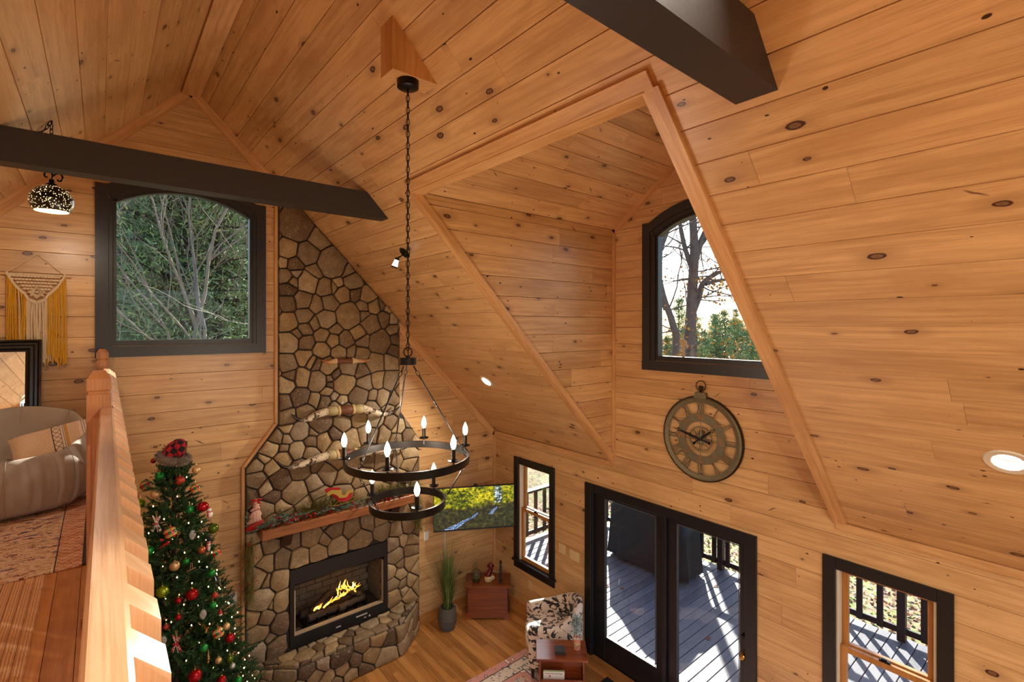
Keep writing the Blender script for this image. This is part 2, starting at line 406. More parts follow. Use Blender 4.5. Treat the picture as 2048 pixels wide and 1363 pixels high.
# rest of the shell, out of the frame
wl = MB().box((XL-.12, YF, -.1), (XL, YB, ZE+.2)).build('wall_left', M['plain_pine'], kind='structure')
fm = slab(MB(), (0, YF, 0), (1,0,0), (0,0,1), (0,-1,0), [[(XL-.2, -.1), (XR+.2, -.1), (XR+.2, ZE), (XA, ZA+.1), (XL-.2, ZE)]], [(-2.6, .7, -.4, 2.1), (.4, .1, 4.1, 2.25), (-1.3, 2.9, 2.7, 4.9)], (XL-.2, -.1, XR+.2, ZA+.2), 0, .12).build('wall_front', M['plain_pine'], kind='structure')  # unseen wall; its large openings are there to let in fill daylight
# --- ceilings
ndr = Vector((SL, 0, 1)).normalized(); ddr = Vector((1, 0, -SL)).normalized()
Lr = (XR - XA) * slen; bD = (XD - XA) * slen
DLR = [(3.683, 4.891), (3.72, .315), (2.2, -1.0), (2.2, -2.4), (3.6, -1.6), (1.5, .70)]; DLL = [(-.9, -1.2), (-.5, -2.2), (-1.2, -2.8)]
hdr = [(y-.064, (x-XA)*slen-.064, y+.064, (x-XA)*slen+.064) for x, y in DLR]; hdl = [(y-.064, (XA-x)*slen-.064, y+.064, (XA-x)*slen+.064) for x, y in DLL]
rc = slab(MB(), (XA, 0, ZA), (0,1,0), ddr, ndr, [[(YF-.1, -.02), (YB+.15, -.02), (YB+.15, Lr+.2), (YF-.1, Lr+.2)]], [(DY0, bD, DY1, Lr+.001)] + hdr, (YF-.1, -.02, YB+.15, Lr+.2), T, T+.12)
# strip below dormer opening that would close the wall plane is left out
rc = rc.build('ceiling_right', M['backing'], kind='structure')
planks(rc, 'plank', M['pine'], Vector((XA, 0, ZA)) + ndr*T, (0,1,0), ddr, -ndr, [[(YF, 0), (YB, 0), (YB, Lr), (YF, Lr)]], 0.03, Lr, -.9, YB, [(DY0, bD, DY1, Lr+.1)] + hdr)
ndl = Vector((-SL, 0, 1)).normalized(); ddl = Vector((-1, 0, -SL)).normalized()
lc = slab(MB(), (XA, 0, ZA), (0,1,0), ddl, ndl, [[(YF-.1, -.02), (YB+.15, -.02), (YB+.15, Lr+.2), (YF-.1, Lr+.2)]], hdl, (YF-.1, -.02, YB+.15, Lr+.2), T, T+.12).build('ceiling_left', M['backing'], kind='structure')
planks(lc, 'plank', M['pine'], Vector((XA, 0, ZA)) + ndl*T, (0,1,0), ddl, -ndl, [[(YF, 0), (YB, 0), (YB, Lr), (YF, Lr)]], 0.03, Lr, YF, YB, hdl, lens=(2.2, 4.8))
# --- dormer cheeks and vault
for nm, Y, s in (('wall_dormer_left', DY1, 1), ('wall_dormer_right', DY0, -1)):
    ol = [[(XD, DZ), (XR, ZE), (XR, DZ)]]
    w = slab(MB(), (0, Y + s*T, 0), (1,0,0), (0,0,1), (0,s,0), [[(XD-.0, DZ+.03), (XR+.1, ZE-.05), (XR+.1, DZ+.1), (XD-.06, DZ+.1)]], [], (XD-.1, ZE-.1, XR+.1, DZ+.1), 0, .1).build(nm, M['backing'], kind='structure')
    planks(w, 'plank', M['pine'], (0, Y + s*T, 0), (1,0,0), (0,0,1), (0,-s,0), ol, ZE - .0, DZ, XD, XR, [], lens=(1.6, 3.2))
    hv = math.hypot(DY1-DYC, DZA-DZ); dv = Vector((0, DYC-Y, DZA-DZ)).normalized(); nv = Vector((0, s*(DZA-DZ), abs(DYC-Y))).normalized()
    v_ = slab(MB(), (0, Y, DZ), (1,0,0), dv, nv, [[(XD-.0, .0), (XR+.1, .0), (XR+.1, hv), (XD-.0, hv)]], [], (XD-.0, .0, XR+.1, hv), T, T+.08)
    v_ = v_.build(nm.replace('wall', 'ceiling'), M['backing'], kind='structure')
    planks(v_, 'plank', M['pine'], Vector((0, Y, DZ)) + nv*T, (1,0,0), dv, -nv, [[(XD, 0), (XR, 0), (XR, hv), (XD-.0, hv)]], 0, hv, XD-.0, XR, [], lens=(1.8, 3.2))
MB().add([(XD, DY0, DZ), (XD, DY1, DZ), (XD, DYC, DZA), (XD-.02, DY0, DZ), (XD-.02, DY1, DZ), (XD-.02, DYC, DZA)], [(0,1,2),(5,4,3),(0,3,4,1),(1,4,5,2),(2,5,3,0)]).build('wall_dormer_front', M['plain_pine'], kind='structure')
# --- trims
def trim(i, p0, p1, wv, tv): return oboard('trim_%d' % i, M['trim'], p0, p1, wv, tv, None, kind='structure')
ur, ul_ = -ddr, -ddl
apex = Vector((XA, YB, ZA))
o_ = Vector((0, -.012, 0))
trim(1, apex - ndr*.042*0 + ddr*.03 + o_ - ndr*.045, apex + ddr*(Lr-.0) + o_ - ndr*.045, ndr*.045, (0, .012, 0))
trim(2, apex + ddl*.03 + o_ - ndl*.045, apex + ddl*Lr*.72 + o_ - ndl*.045, ndl*.045, (0, .012, 0))
trim(3, (XA, YF, ZA-.095), (XA, YB-.0, ZA-.095), (.078, 0, 0), (0, 0, .014))
trim(4, (XR-.012, YB-.022, .0), (XR-.012, YB-.022, ZE), (.012, 0, 0), (0, .02, 0))
trim(5, (XR-.012, YF, ZE-.03), (XR-.012, DY0-.0, ZE-.03), (0, 0, .03), (.012, 0, 0))
trim(6, (XR-.012, DY1, ZE-.03), (XR-.012, YB, ZE-.03), (0, 0, .03), (.012, 0, 0))
trim(7, (XR-.012, DY1-.022, ZE+.05), (XR-.012, DY1-.022, DZ), (.012, 0, 0), (0, .018, 0))
trim(8, (XR-.012, DY0+.022, ZE+.05), (XR-.012, DY0+.022, DZ), (.012, 0, 0), (0, .018, 0))
dvl = Vector((0, DYC-DY1, DZA-DZ)).normalized(); nvl = Vector((0, DZA-DZ, DY1-DYC)).normalized()
trim(9, Vector((XR-.012, DY1, DZ)) - nvl*.032, Vector((XR-.012, DYC, DZA)) - nvl*.032, nvl*.03, (.012, 0, 0))
dvr = Vector((0, DYC-DY0, DZA-DZ)).normalized(); nvr = Vector((0, -(DZA-DZ), DY1-DYC)).normalized()
trim(10, Vector((XR-.012, DY0, DZ)) - nvr*.032, Vector((XR-.012, DYC, DZA)) - nvr*.032, nvr*.03, (.012, 0, 0))
# boards around the dormer opening, on the slope
pD = Vector((XD, 0, DZ)); pE = Vector((XR, 0, ZE))
def yv(p, y): return Vector((p.x, y, p.z))
trim(11, yv(pD, DY1+.022) - ndr*.010, yv(pE, DY1+.022) - ndr*.010, (0, .034, 0), ndr*.011)
trim(12, yv(pD, DY0-.030) - ndr*.012, yv(pE, DY0-.030) - ndr*.012, (0, .044, 0), ndr*.013)
trim(13, yv(pD, DY1+.0) - ddr*.035 - ndr*.013, yv(pD, DY0-.05) - ddr*.035 - ndr*.013, ddr*.048, ndr*.013)
trim(14, Vector((XD+.04, DY0, DZ-.012)), Vector((XD+.04, DY1, DZ-.012)), (.06, 0, 0), (0, 0, .011))
for k, (Y, s) in enumerate(((DY1, -1), (DY0, 1))):
    trim(15+k, yv(pD, Y + s*.010) + Vector((.02, 0, -.0)), yv(pE, Y + s*.010) + Vector((.0, 0, .03)), ndr*.028, (0, .009, 0))
# baseboards
oboard('baseboard_back', M['floor'], (3.26, YB-.01, .07), (XR, YB-.01, .07), (0,0,.07), (0,.01,0), None, kind='structure')
oboard('baseboard_left', M['floor'], (XL, YB-.01, .07), (1.14, YB-.01, .07), (0,0,.07), (0,.01,0), None, kind='structure')
for i, (y0, y1) in enumerate(((YF, D1[0]), (D1[1], YB))):
    oboard('baseboard_right_%d' % (i+1), M['floor'], (XR-.01, y0, .075), (XR-.01, y1, .075), (0,0,.075), (.01,0,0), None, kind='structure')
oboard('trim_20', M['floor'], (XR-.03, D1[0], .03), (XR-.03, D1[1], .03), (.05,0,0), (0,0,.03), None, kind='structure')
# --- floors
fl = MB().box((XL-.1, YF-.1, -.12), (XR+.13, YB+.1, -.0149)).build('floor', M['backing'], kind='structure')
planks(fl, 'floorboard', M['floor'], (0, 0, -.015), (0,1,0), (1,0,0), (0,0,1), [[(1.0, 3.2), (1.0, YB), (XR, YB), (XR, 3.2)][::-1]] and [[(3.2, 1.0), (YB, 1.0), (YB, XR), (3.2, XR)]], 1.0, XR, 3.2, YB, [], pitch=.083, t=.015, groove=.0009, lens=(.5, 1.5))
rest = MB()
rest.box((XL, YF, -.015), (1.0, YB, 0)); rest.box((1.0, YF, -.015), (XR, 3.2, 0))
rest.build('floorboards', M['floor'], fl, uvs=lambda v, n_: (v.y, v.x), kind='stuff')
lf = MB().box((XL, YF, 2.43), (.02, YB, ZL-.0149)).build('floor_loft', M['plain_pine'], kind='structure')
planks(lf, 'floorboard', M['loftfloor'], (0, 0, ZL-.015), (0,1,0), (1,0,0), (0,0,1), [[(1.6, -1.6), (YB, -1.6), (YB, .02), (1.6, .02)]], -1.58, .02, 1.6, YB, [], pitch=.1, t=.015, groove=.0012, lens=(.7, 2.0))
MB().box((XL, YF, ZL-.015), (.02, 1.6, ZL)).build('floorboards', M['loftfloor'], lf, uvs=lambda v, n_: (v.y, v.x), kind='stuff')
# --- beams
def tie_beam(label, y0, y1, z0, h=.214):
    r = empty('tie_beam', (XA, (y0+y1)/2, z0), label, 'beam')
    hw0 = (ZA - z0)/SL; hw1 = (ZA - z0 - h)/SL
    MB().prism([(XA-hw0, y0, z0), (XA+hw0, y0, z0), (XA+hw1, y0, z0+h), (XA-hw1, y0, z0+h)], (0, y1-y0, 0)).build('timber', M['beam'], r)
    return r
tie_beam('dark painted tie beam crossing in front of the arched window and stone chimney', 4.235, 4.385, 4.994)
tie_beam('dark painted tie beam at the top ending beside the dormer opening', .832, 1.005, 4.95, .22)

# --- windows
def arch_pts(c, half, zs, zt, n=14):
    h = zt - zs; R = (half*half + h*h)/(2*h); zc = zt - R; a = math.asin(half/R)
    return [(c + R*math.sin(-a + 2*a*i/n), zc + R*math.cos(-a + 2*a*i/n)) for i in range(n+1)]
def band(mb, outer, inner, P, d0, d1):
    n = len(outer)
    for i in range(n-1):
        q = [outer[i], outer[i+1], inner[i+1], inner[i]]
        mb.prism([P(a, z, d0) for a, z in q], P(0, 0, d1) - P(0, 0, d0))
    return mb
def arch_window(name, D, P):
    """P(a, z, d): a along the wall, d into the room from the wall face"""
    c, g = D['c'], D['g']; h = D['half']; r = empty(name, P(c, D['z0'], 0), kind='structure')
    cw = .095; fi = h - cw
    dv = lambda d0, d1: (d0, d1)
    def bx(a0, z0, a1, z1, d0, d1, nm, mat, parent=r):
        q = [P(a0, z0, d0), P(a1, z0, d0), P(a1, z1, d0), P(a0, z1, d0)]
        return MB().prism(q, P(0, 0, d1) - P(0, 0, d0)).build(nm, M[mat], parent)
    zs = D['gz1'] + .15
    for s in (-1, 1):
        bx(*sorted((c+s*h, c+s*fi))[:1], D['z0']+.10, sorted((c+s*h, c+s*fi))[1], zs, 0, .026, 'side_casing', 'darktrim')
    bx(c-h, D['z0'], c+h, D['z0']+.10, 0, .03, 'sill_casing', 'darktrim')
    oa = arch_pts(c, fi, D['gz1']+.155, D['gtop']+.165); ia = arch_pts(c, fi-.001, D['gz1']+.05, D['gtop']+.07)
    band(MB(), oa, ia, P, 0, .028).build('arched_head_casing', M['darktrim'], r)
    # inner frame
    fr = MB(); ga = arch_pts(c, g, D['gz1'], D['gtop']); fo = arch_pts(c, fi+.01, D['gz1']+.06, D['gtop']+.09)
    band(fr, fo, ga, P, -.09, -.008); 
    for s in (-1, 1):
        a0, a1 = sorted((c+s*g, c+s*(fi+.01))); q = [P(a0, D['gz0']-.06, -.09), P(a1, D['gz0']-.06, -.09), P(a1, D['gz1']+.06, -.09), P(a0, D['gz1'] if s < 0 and False else D['gz1'], -.09)]
        fr.prism(q, P(0, 0, -.008) - P(0, 0, -.09))
    fr.prism([P(c-g, D['gz0']-.06, -.09), P(c+g, D['gz0']-.06, -.09), P(c+g, D['gz0'], -.09), P(c-g, D['gz0'], -.09)], P(0, 0, -.008) - P(0, 0, -.09))
    fr.build('window_frame', M['darktrim'], r)
    # stop bead
    st = MB(); g2 = g + .028; ga2 = arch_pts(c, g2, D['gz1']+.012, D['gtop']+.028); fo2 = arch_pts(c, fi, D['gz1']+.05, D['gtop']+.07)
    band(st, fo2, ga2, P, -.008, .012)
    for s in (-1, 1):
        a0, a1 = sorted((c+s*g2, c+s*fi)); st.prism([P(a0, D['z0']+.1, -.008), P(a1, D['z0']+.1, -.008), P(a1, D['gz1']+.03, -.008), P(a0, D['gz1']+.03, -.008)], P(0, 0, .012) - P(0, 0, -.008))
    st.build('stop_bead', M['darktrim'], r)
    gp = [P(c-g-.005, D['gz0']-.01, -.06), P(c+g+.005, D['gz0']-.01, -.06)] + [P(a, z+.004, -.06) for a, z in arch_pts(c, g+.005, D['gz1'], D['gtop'])][::-1]
    MB().add(gp, [tuple(range(len(gp)))]).build('pane', M['glass'], r)
    return r
arch_window('window_1', BW, lambda a, z, d: Vector((a, YB - d, z)))
arch_window('window_2', DW, lambda a, z, d: Vector((XR - d, a, z)))
def P_r(a, z, d): return Vector((XR - d, a, z))
def rb(a0, z0, a1, z1, d0, d1, nm, mat, parent, label=None, ch=.003):
    x0, x1 = sorted((XR-d0, XR-d1)); mb = MB().cham((x0, min(a0, a1), z0), (x1, max(a0, a1), z1), ch)
    L_ = abs(a1-a0) > (z1-z0); ro = RND.random()*30
    return mb.build(nm, mat if not isinstance(mat, str) else M[mat], parent, uvs=lambda v, n_: (v.y+ro, v.z+v.x) if L_ else (v.z+ro, v.y+v.x), label=label)
def sash_window(name, D):
    y0, y1, z0, z1 = D; r = empty(name, (XR, (y0+y1)/2, z0), kind='structure'); cw = .092
    rb(y0, z0+.10, y0+cw, z1, 0, .024, 'side_casing', 'black', r); rb(y1-cw, z0+.10, y1, z1, 0, .024, 'side_casing', 'black', r)
    rb(y0+cw, z1-cw, y1-cw, z1, 0, .024, 'head_casing', 'black', r); rb(y0, z0, y1, z0+.09, 0, .022, 'apron', 'black', r)
    rb(y0-.02, z0+.088, y1+.02, z0+.118, -.06, .045, 'stool', 'black', r)
    for a in (y0+cw-.002, y1-cw-.02): rb(a, z0+.10, a+.022, z1-cw, -.11, -.004, 'jamb_liner', 'cream', r)
    a0, a1 = y0+cw+.018, y1-cw-.018; zm = 1.425; sw = .046
    for nm, zz0, zz1, dd in (('upper_sash', zm-.02, z1-cw, -.085), ('lower_sash', z0+.118, zm+.025, -.045)):
        s = MB().box((XR-dd-.018, a0, zz0), (XR-dd+.018, a0+sw, zz1)).box((XR-dd-.018, a1-sw, zz0), (XR-dd+.018, a1, zz1)).box((XR-dd-.018, a0+sw, zz1-sw), (XR-dd+.018, a1-sw, zz1)).box((XR-dd-.018, a0+sw, zz0), (XR-dd+.018, a1-sw, zz0+sw+.01))
        so_ = s.build(nm, M['honey'], r, uvs=lambda v, n_: (v.z, v.y))
        MB().add([(XR-dd, a0+sw, zz0+sw), (XR-dd, a1-sw, zz0+sw), (XR-dd, a1-sw, zz1-sw), (XR-dd, a0+sw, zz1-sw)], [(0,1,2,3)]).build('pane', M['glass'], so_)
    MB().cham((XR+.02, (y0+y1)/2-.035, zm+.025), (XR+.05, (y0+y1)/2+.035, zm+.042), .004).box((XR+.026, (y0+y1)/2-.012, zm+.042), (XR+.044, (y0+y1)/2+.02, zm+.052)).build('sash_lock', M['blackmetal'], r)
sash_window('window_3', W1); sash_window('window_4', W2)
# --- glass door
y0, y1, z0, z1 = D1; dr = empty('door_1', (XR, (y0+y1)/2, 0), kind='structure'); cw = .10
rb(y0, 0, y0+cw, z1, 0, .026, 'side_casing', 'black', dr); rb(y1-cw, 0, y1, z1, 0, .026, 'side_casing', 'black', dr); rb(y0+cw, z1-cw, y1-cw, z1, 0, .026, 'head_casing', 'black', dr)
for a0, a1, zz0, zz1 in ((y0+.07, y0+cw+.008, 0, z1-.06), (y1-cw-.008, y1-.07, 0, z1-.06), (y0+.07, y1-.07, z1-cw, z1-.06)): rb(a0, zz0, a1, zz1, -.13, .002, 'jamb', 'black', dr)
rb(y0+.07, -.02, y1-.07, .045, -.16, -.0, 'threshold', 'black', dr)
rb(2.905, .04, 2.955, z1-cw, -.12, .004, 'mullion', 'black', dr)
for a0, a1, g0, g1, nm in ((y0+cw+.008, 2.905, 2.150, 2.800, 'right'), (2.955, y1-cw-.008, 3.050, 3.745, 'left')):
    dp = MB(); xx0, xx1 = XR+.035, XR+.08
    dp.cham((xx0, a0, .045), (xx1, g0, z1-cw)).cham((xx0, g1, .045), (xx1, a1, z1-cw)).cham((xx0, g0, 1.962), (xx1, g1, z1-cw)).cham((xx0, g0, .045), (xx1, g1, .34))
    po = dp.build('door_panel', M['black'], dr)
    MB().add([(XR+.055, g0, .34), (XR+.055, g1, .34), (XR+.055, g1, 1.962), (XR+.055, g0, 1.962)], [(0,1,2,3)]).build('pane', M['glass'], po)
    bd = MB()
    for q0, q1, w0, w1 in ((g1-.008, g1, .34, 1.962), (g0, g0+.008, .34, 1.962), (g0, g1, .34, .350), (g0, g1, 1.954, 1.962)): bd.box((xx0-.004, q0, w0), (xx0, q1, w1))
    bd.build('glazing_bead', plain('aluminium_bead', srgb(84, 84, 84), .45, .3), po)
brass = plain('brass', srgb(160, 120, 60), .25, 1)
kn = MB().lathe([(.030, 0), (.030, .006), (.012, .012), (.012, .03), (.026, .04), (.03, .052), (.02, .062), (0, .064)], (XR+.035, 2.105, .965), 16, (-1, 0, 0)); kn.build('door_knob', brass, dr, True)
MB().lathe([(.026, 0), (.026, .008), (.014, .012), (.014, .02), (0, .021)], (XR+.035, 2.105, 1.14), 16, (-1, 0, 0)).build('deadbolt', M['blackmetal'], dr, True)
MB().cham((XR+.015, 2.075, 1.83), (XR+.036, 2.092, 1.95)).build('contact_sensor', M['white'], dr)
# ================================================================ LAMPS
WARM = (1, .88, .70)
def point(name, loc, e, col=WARM, r=.03, parent=None):
    l = bpy.data.lights.new(name, 'POINT'); l.energy = e*LAMP; l.color = col; l.shadow_soft_size = r
    o = bpy.data.objects.new(name, l); COL.objects.link(o); o.location = Vector(loc) - org(parent)
    if parent: o.parent = parent
    return o
M['lens'] = emit_mat('lit_lens', (1, .87, .68), 9)
M['canblk'] = plain('can_baffle', srgb(60, 52, 40), .5)
def downlight(p, n, label, e=26, lit=True):
    """recessed can: p on the ceiling surface, n the normal into the room"""
    p, n = Vector(p), Vector(n).normalized(); r = empty('recessed_light', p, label, 'downlight')
    MB().lathe([(.066, -.02), (.066, .004), (.096, .007), (.101, .0015), (.101, -.004)], p, 28, n, cap=False).build('trim_ring', M['cream'], r, True)
    MB().lathe([(.0655, .0), (.056, -.060)], p + n*.002, 24, n, cap=False).build('baffle', M['canblk'], r, True)
    MB().lathe([(.0001, -.052), (.056, -.052)], p + n*.002, 24, n).build('lens', M['lens'], r)
    l = bpy.data.lights.new('downlight', 'AREA'); l.shape = 'DISK'; l.size = .10; l.energy = e*LAMP; l.color = (1, .91, .77)
    o = bpy.data.objects.new('downlight', l); COL.objects.link(o); o.parent = r; o.location = n*-.044; o.rotation_euler = n.to_track_quat('Z', 'Y').to_euler()
    o.rotation_euler = (-n).to_track_quat('-Z', 'Y').to_euler() if False else n.to_track_quat('-Z', 'Y').to_euler()
    return r
nin = -ndr
def slope_pt(x, y): return Vector((x, y, ZA - (x-XA)*SL))
def slope_pl(x, y): return Vector((x, y, ZA - (XA-x)*SL))
downlight(slope_pt(3.683, 4.891), nin, 'small round recessed light in the slope near the wall corner')
downlight(slope_pt(3.72, .315), nin, 'large round recessed light lit at the right of the sloped ceiling')
for x, y, w in ((2.2, -1.0, 'upper right'), (2.2, -2.4, 'upper right rear'), (3.6, -1.6, 'lower right'), (1.5, .70, 'above the railing')):  # unseen lamps added to brighten the room and the baluster tops
    downlight(slope_pt(x, y), nin, 'added recessed fill light out of view, %s slope' % w, 36)
for x, y, w in ((-.9, -1.2, 'near'), (-.5, -2.2, 'rear'), (-1.2, -2.8, 'lowest of the rear ones')):  # more unseen downlights put in as fill
    downlight(slope_pl(x, y), -ndl, 'added recessed fill light, unseen in the left slope, %s' % w, 36)
# ================================================================ STONE FIREPLACE
def stone_mat():
    m, n, p, L = new_mat('fieldstone'); tc = N(n, 'ShaderNodeTexCoord'); oi = N(n, 'ShaderNodeObjectInfo')
    base = ramp(n, [(0, srgb(84, 62, 42)), (.14, srgb(116, 92, 64)), (.34, srgb(150, 126, 92)), (.5, srgb(134, 116, 90)), (.68, srgb(162, 134, 90)), (.85, srgb(184, 160, 120)), (1, srgb(150, 134, 112))], oi.outputs['Random'])
    off = N(n, 'ShaderNodeVectorMath', operation='ADD'); L(tc.outputs['Object'], off.inputs[0]); L(math_(n, 'MULTIPLY', oi.outputs['Random'], 37), off.inputs[1])
    a = noise(n, off.outputs[0], 9, 4, .65); b = noise(n, off.outputs[0], 60, 3, .7); s = noise(n, off.outputs[0], 34, 2, .8, 1.5)
    c = mix(n, ramp(n, [(.35, (0,0,0)), (.65, (1,1,1))], a.outputs[0]).outputs[0], mix(n, 1, base.outputs[0], (.70, .64, .56), 'MULTIPLY'), base.outputs[0])
    c = mix(n, math_(n, 'MULTIPLY', ramp(n, [(.45, (0,0,0)), (.62, (1,1,1))], b.outputs[0]).outputs[0], .30), c, (.12, .08, .05))
    c = mix(n, math_(n, 'MULTIPLY', ramp(n, [(.60, (0,0,0)), (.70, (1,1,1))], s.outputs[0]).outputs[0], .6), c, srgb(208, 184, 146))
    L(c, p.inputs['Base Color']); p.inputs['Roughness'].default_value = .72
    bump(n, p, math_(n, 'ADD', a.outputs[0], math_(n, 'MULTIPLY', b.outputs[0], .5)), .5, .012); return m
M['stone'] = stone_mat(); M['mortar'] = plain('dark_mortar', srgb(56, 47, 40), .9, noise_amt=.2, nscale=40, bumpy=.3, bscale=120)
def shrink(poly, g):
    out = poly
    for i in range(len(poly)):
        (x0, y0), (x1, y1) = poly[i], poly[(i+1) % len(poly)]; l = math.hypot(x1-x0, y1-y0)
        if l < 1e-6: continue
        a, b = (y1-y0)/l, -(x1-x0)/l; out = clip(out, a, b, a*x0+b*y0-g)
        if len(out) < 3: return []
    return out
def stone(poly, P, parent, rnd, t=.032, g=.0072, name='stone'):
    p = shrink(poly, g)
    if len(p) < 3 or area2(p) < 4e-4: return
    q = []
    for i in range(len(p)):
        a, b = p[i], p[(i+1) % len(p)]; l = math.hypot(b[0]-a[0], b[1]-a[1]); k = max(1, min(4, int(l/.06)))
        for j in range(k): q.append((a[0]+(b[0]-a[0])*j/k, a[1]+(b[1]-a[1])*j/k))
    def jit(pt, s): 
        v = mnoise.noise_vector(Vector((pt[0]*22, pt[1]*22, 3.3))); return (pt[0]+v.x*s, pt[1]+v.y*s)
    q = [jit(x, .012) for x in q]; c = []
    for i in range(len(q)):
        a, b = q[i], q[(i+1) % len(q)]; c += [(a[0]*.90+b[0]*.10, a[1]*.90+b[1]*.10), (a[0]*.10+b[0]*.90, a[1]*.10+b[1]*.90)]
    if len(c) > 44: c = c[::2]
    n = len(c); cx = sum(x for x, _ in c)/n; cy = sum(y for _, y in c)/n; t = t*rnd.uniform(.75, 1.35); r = math.sqrt(area2(p))
    ins = min(.35, .013/max(r, .02)); vs = []; tx, ty = rnd.uniform(-.05, .05), rnd.uniform(-.05, .05)
    for s, h in ((1, 0), (1, t*.55), (1-ins*.35, t*.88), (1-ins*1.1, t)):
        for x, y in c: vs.append(P(cx+(x-cx)*s, cy+(y-cy)*s, h + (0 if h == 0 else (x-cx)*tx+(y-cy)*ty + (mnoise.noise(Vector((x*16, y*16, 1)))*.004 if h >= t*.8 else 0))))
    vs.append(P(cx, cy, t*1.02)); fs = []
    for k in range(3):
        for i in range(n): fs.append((k*n+i, k*n+(i+1) % n, (k+1)*n+(i+1) % n, (k+1)*n+i))
    for i in range(n): fs.append((3*n+i, 3*n+(i+1) % n, 4*n))
    MB().add(vs, fs).build(name, M['stone'], parent, smooth=50)
def power_cells(seeds, box):
    cells = []
    for i, (x, y, r) in enumerate(seeds):
        p = [(box[0], box[1]), (box[2], box[1]), (box[2], box[3]), (box[0], box[3])]
        for j, (u, v, s) in enumerate(seeds):
            if j == i: continue
            dx, dy = u-x, v-y; d2 = dx*dx+dy*dy
            if d2 > 1.4 or d2 < 1e-7: continue
            p = clip(p, dx, dy, (u*u+v*v-x*x-y*y - s*s + r*r)/2)
            if len(p) < 3: break
        cells.append(p)
    return cells
s5 = "430,190,150 615,300,70 370,370,85 530,415,90 720,490,130 335,487,26 425,500,50 585,550,45 350,590,58 435,570,26 412,630,30 845,555,40 880,630,75 530,635,88 665,680,60 735,680,18 770,655,16 370,695,50 800,725,60 900,725,36 1000,740,60 370,805,64 490,780,64 600,810,42 700,800,54 850,900,112 970,830,26 1045,825,46 1115,810,16 500,905,56 675,930,72 375,945,74 510,1000,46 583,965,28 970,895,24 1020,960,70 1130,920,46 1200,925,34 745,1010,24 645,1050,50 920,1030,46 380,1110,82 515,1110,55 445,1045,14 725,1090,50 830,1090,60 965,1110,38 1090,1110,100 1200,1010,28 1215,1070,22 640,1165,64 780,1180,55 870,1175,26 950,1190,56 500,1225,60 375,1270,68 1195,1180,34 580,1270,50"
s6 = "575,100,50 690,130,68 850,140,72 1065,90,74 1170,85,54 940,165,44 745,190,32 400,210,48 365,270,66 490,215,76 605,240,86 695,222,20 700,270,18 815,265,100 970,260,60 1085,235,60 1165,240,66 470,365,76 680,320,32 790,385,32 745,365,22 925,355,86 1040,360,28 1110,370,54 345,410,58 580,385,45 665,400,45 1195,390,42 365,520,72 510,480,60 635,570,92 800,570,70 930,540,56 1060,540,72 1180,560,54 465,635,78 585,630,32 280,680,54 370,610,36 365,690,36 740,650,55 660,700,66 560,720,40 860,690,80 1120,640,46 1040,640,36 1240,600,54 1310,660,50 235,770,68 440,775,66 340,840,60 545,790,42 350,765,30 190,850,28 120,910,60 245,910,46 760,860,72 890,860,54 1000,830,62 1120,830,82 1230,850,50 1310,800,64 1310,890,64 125,1010,72 315,1010,80 210,1070,46 470,930,80 590,1030,66 680,960,85 820,980,72 950,1000,70 430,1110,100 250,1140,42 70,1130,54 1150,970,70 1270,980,62 200,1240,55 340,1220,45 500,1200,45 640,1190,55 800,1120,82 960,1130,72 1100,1080,72 1230,1080,62 1340,1060,46"
s7 = "230,340,62 100,400,64 415,310,42 535,270,86 215,480,55 320,450,68 450,430,76 590,390,66 640,300,46 710,225,62 735,340,74 845,210,72 905,300,92 960,170,58 1060,140,54 1075,230,62 1180,220,55 1270,180,72 1155,330,58 1225,300,26 1290,300,38 1280,370,45 1175,415,66 1275,470,50 1210,485,18 1135,545,48 1205,550,48 1155,625,45 1230,628,26 1290,600,46 1235,680,26 1160,730,66 1275,715,48 120,600,80 295,600,76 195,620,38 160,750,98 315,760,76 100,890,54 195,890,54 310,930,76 145,1005,72 130,1150,76 280,1110,88 235,1050,18 250,780,18"
seeds = []
YS = 5.775
for txt, (ox, oy, s) in ((s5, (480, 400, 3.894)), (s6, (480, 700, 3.894)), (s7, (480, 1000, 3.756))):
    for w in txt.split():
        x, y, r = map(float, w.split(',')); p = atY(ox+x/s, oy+y/s, YS-.03)
        fw = p.x*SY + p.y*CY; seeds.append((p.x, p.z, r/s*fw/F_PX*.80))
CXF = 2.20
rs = random.Random(11)
for _ in range(1500):
    x, z, r = rs.uniform(1.18, 3.23), rs.uniform(.2, 5.3), rs.uniform(.04, .07)
    if all(math.hypot(x-a, z-b) > c + r + .012 for a, b, c in seeds): seeds.append((x, z, r))
fire = empty('stone_fireplace', (CXF, YB, 0), 'tall fieldstone fireplace and chimney with a black firebox and stone hearth', 'fireplace')
FX0, FX1, FZ0, FZ1 = 1.61, 2.767, .43, 1.297
rf = lambda x: ZA - (x-XA)*SL
mo = MB()
def mprism(pts, y0, y1): mo.prism([(x, y0, z) for x, z in pts], (0, y1-y0, 0))
mprism([(1.49, 2.92), (2.952, 2.92), (2.952, rf(2.952)), (1.49, rf(1.49))], YS, YB+.03)
mprism([(1.165, 2.50), (3.236, 2.51), (2.952, 2.92), (1.49, 2.92)], YS, YB+.03)
for r in cut_holes([(1.165, 0, 3.236, 2.505)], [(FX0, FZ0, FX1, FZ1)]): mprism([(r[0], r[1]), (r[2], r[1]), (r[2], r[3]), (r[0], r[3])], YS, YB+.03)
HP = [(3.232, 5.80), (3.14, 5.70), (2.99, 5.58), (2.82, 5.44), (1.58, 5.44), (1.41, 5.58), (1.26, 5.70), (1.168, 5.80)]
HZ = .375
mo.prism([(x, y, 0) for x, y in HP], (0, 0, HZ))
mo.build('mortar', M['mortar'], fire)
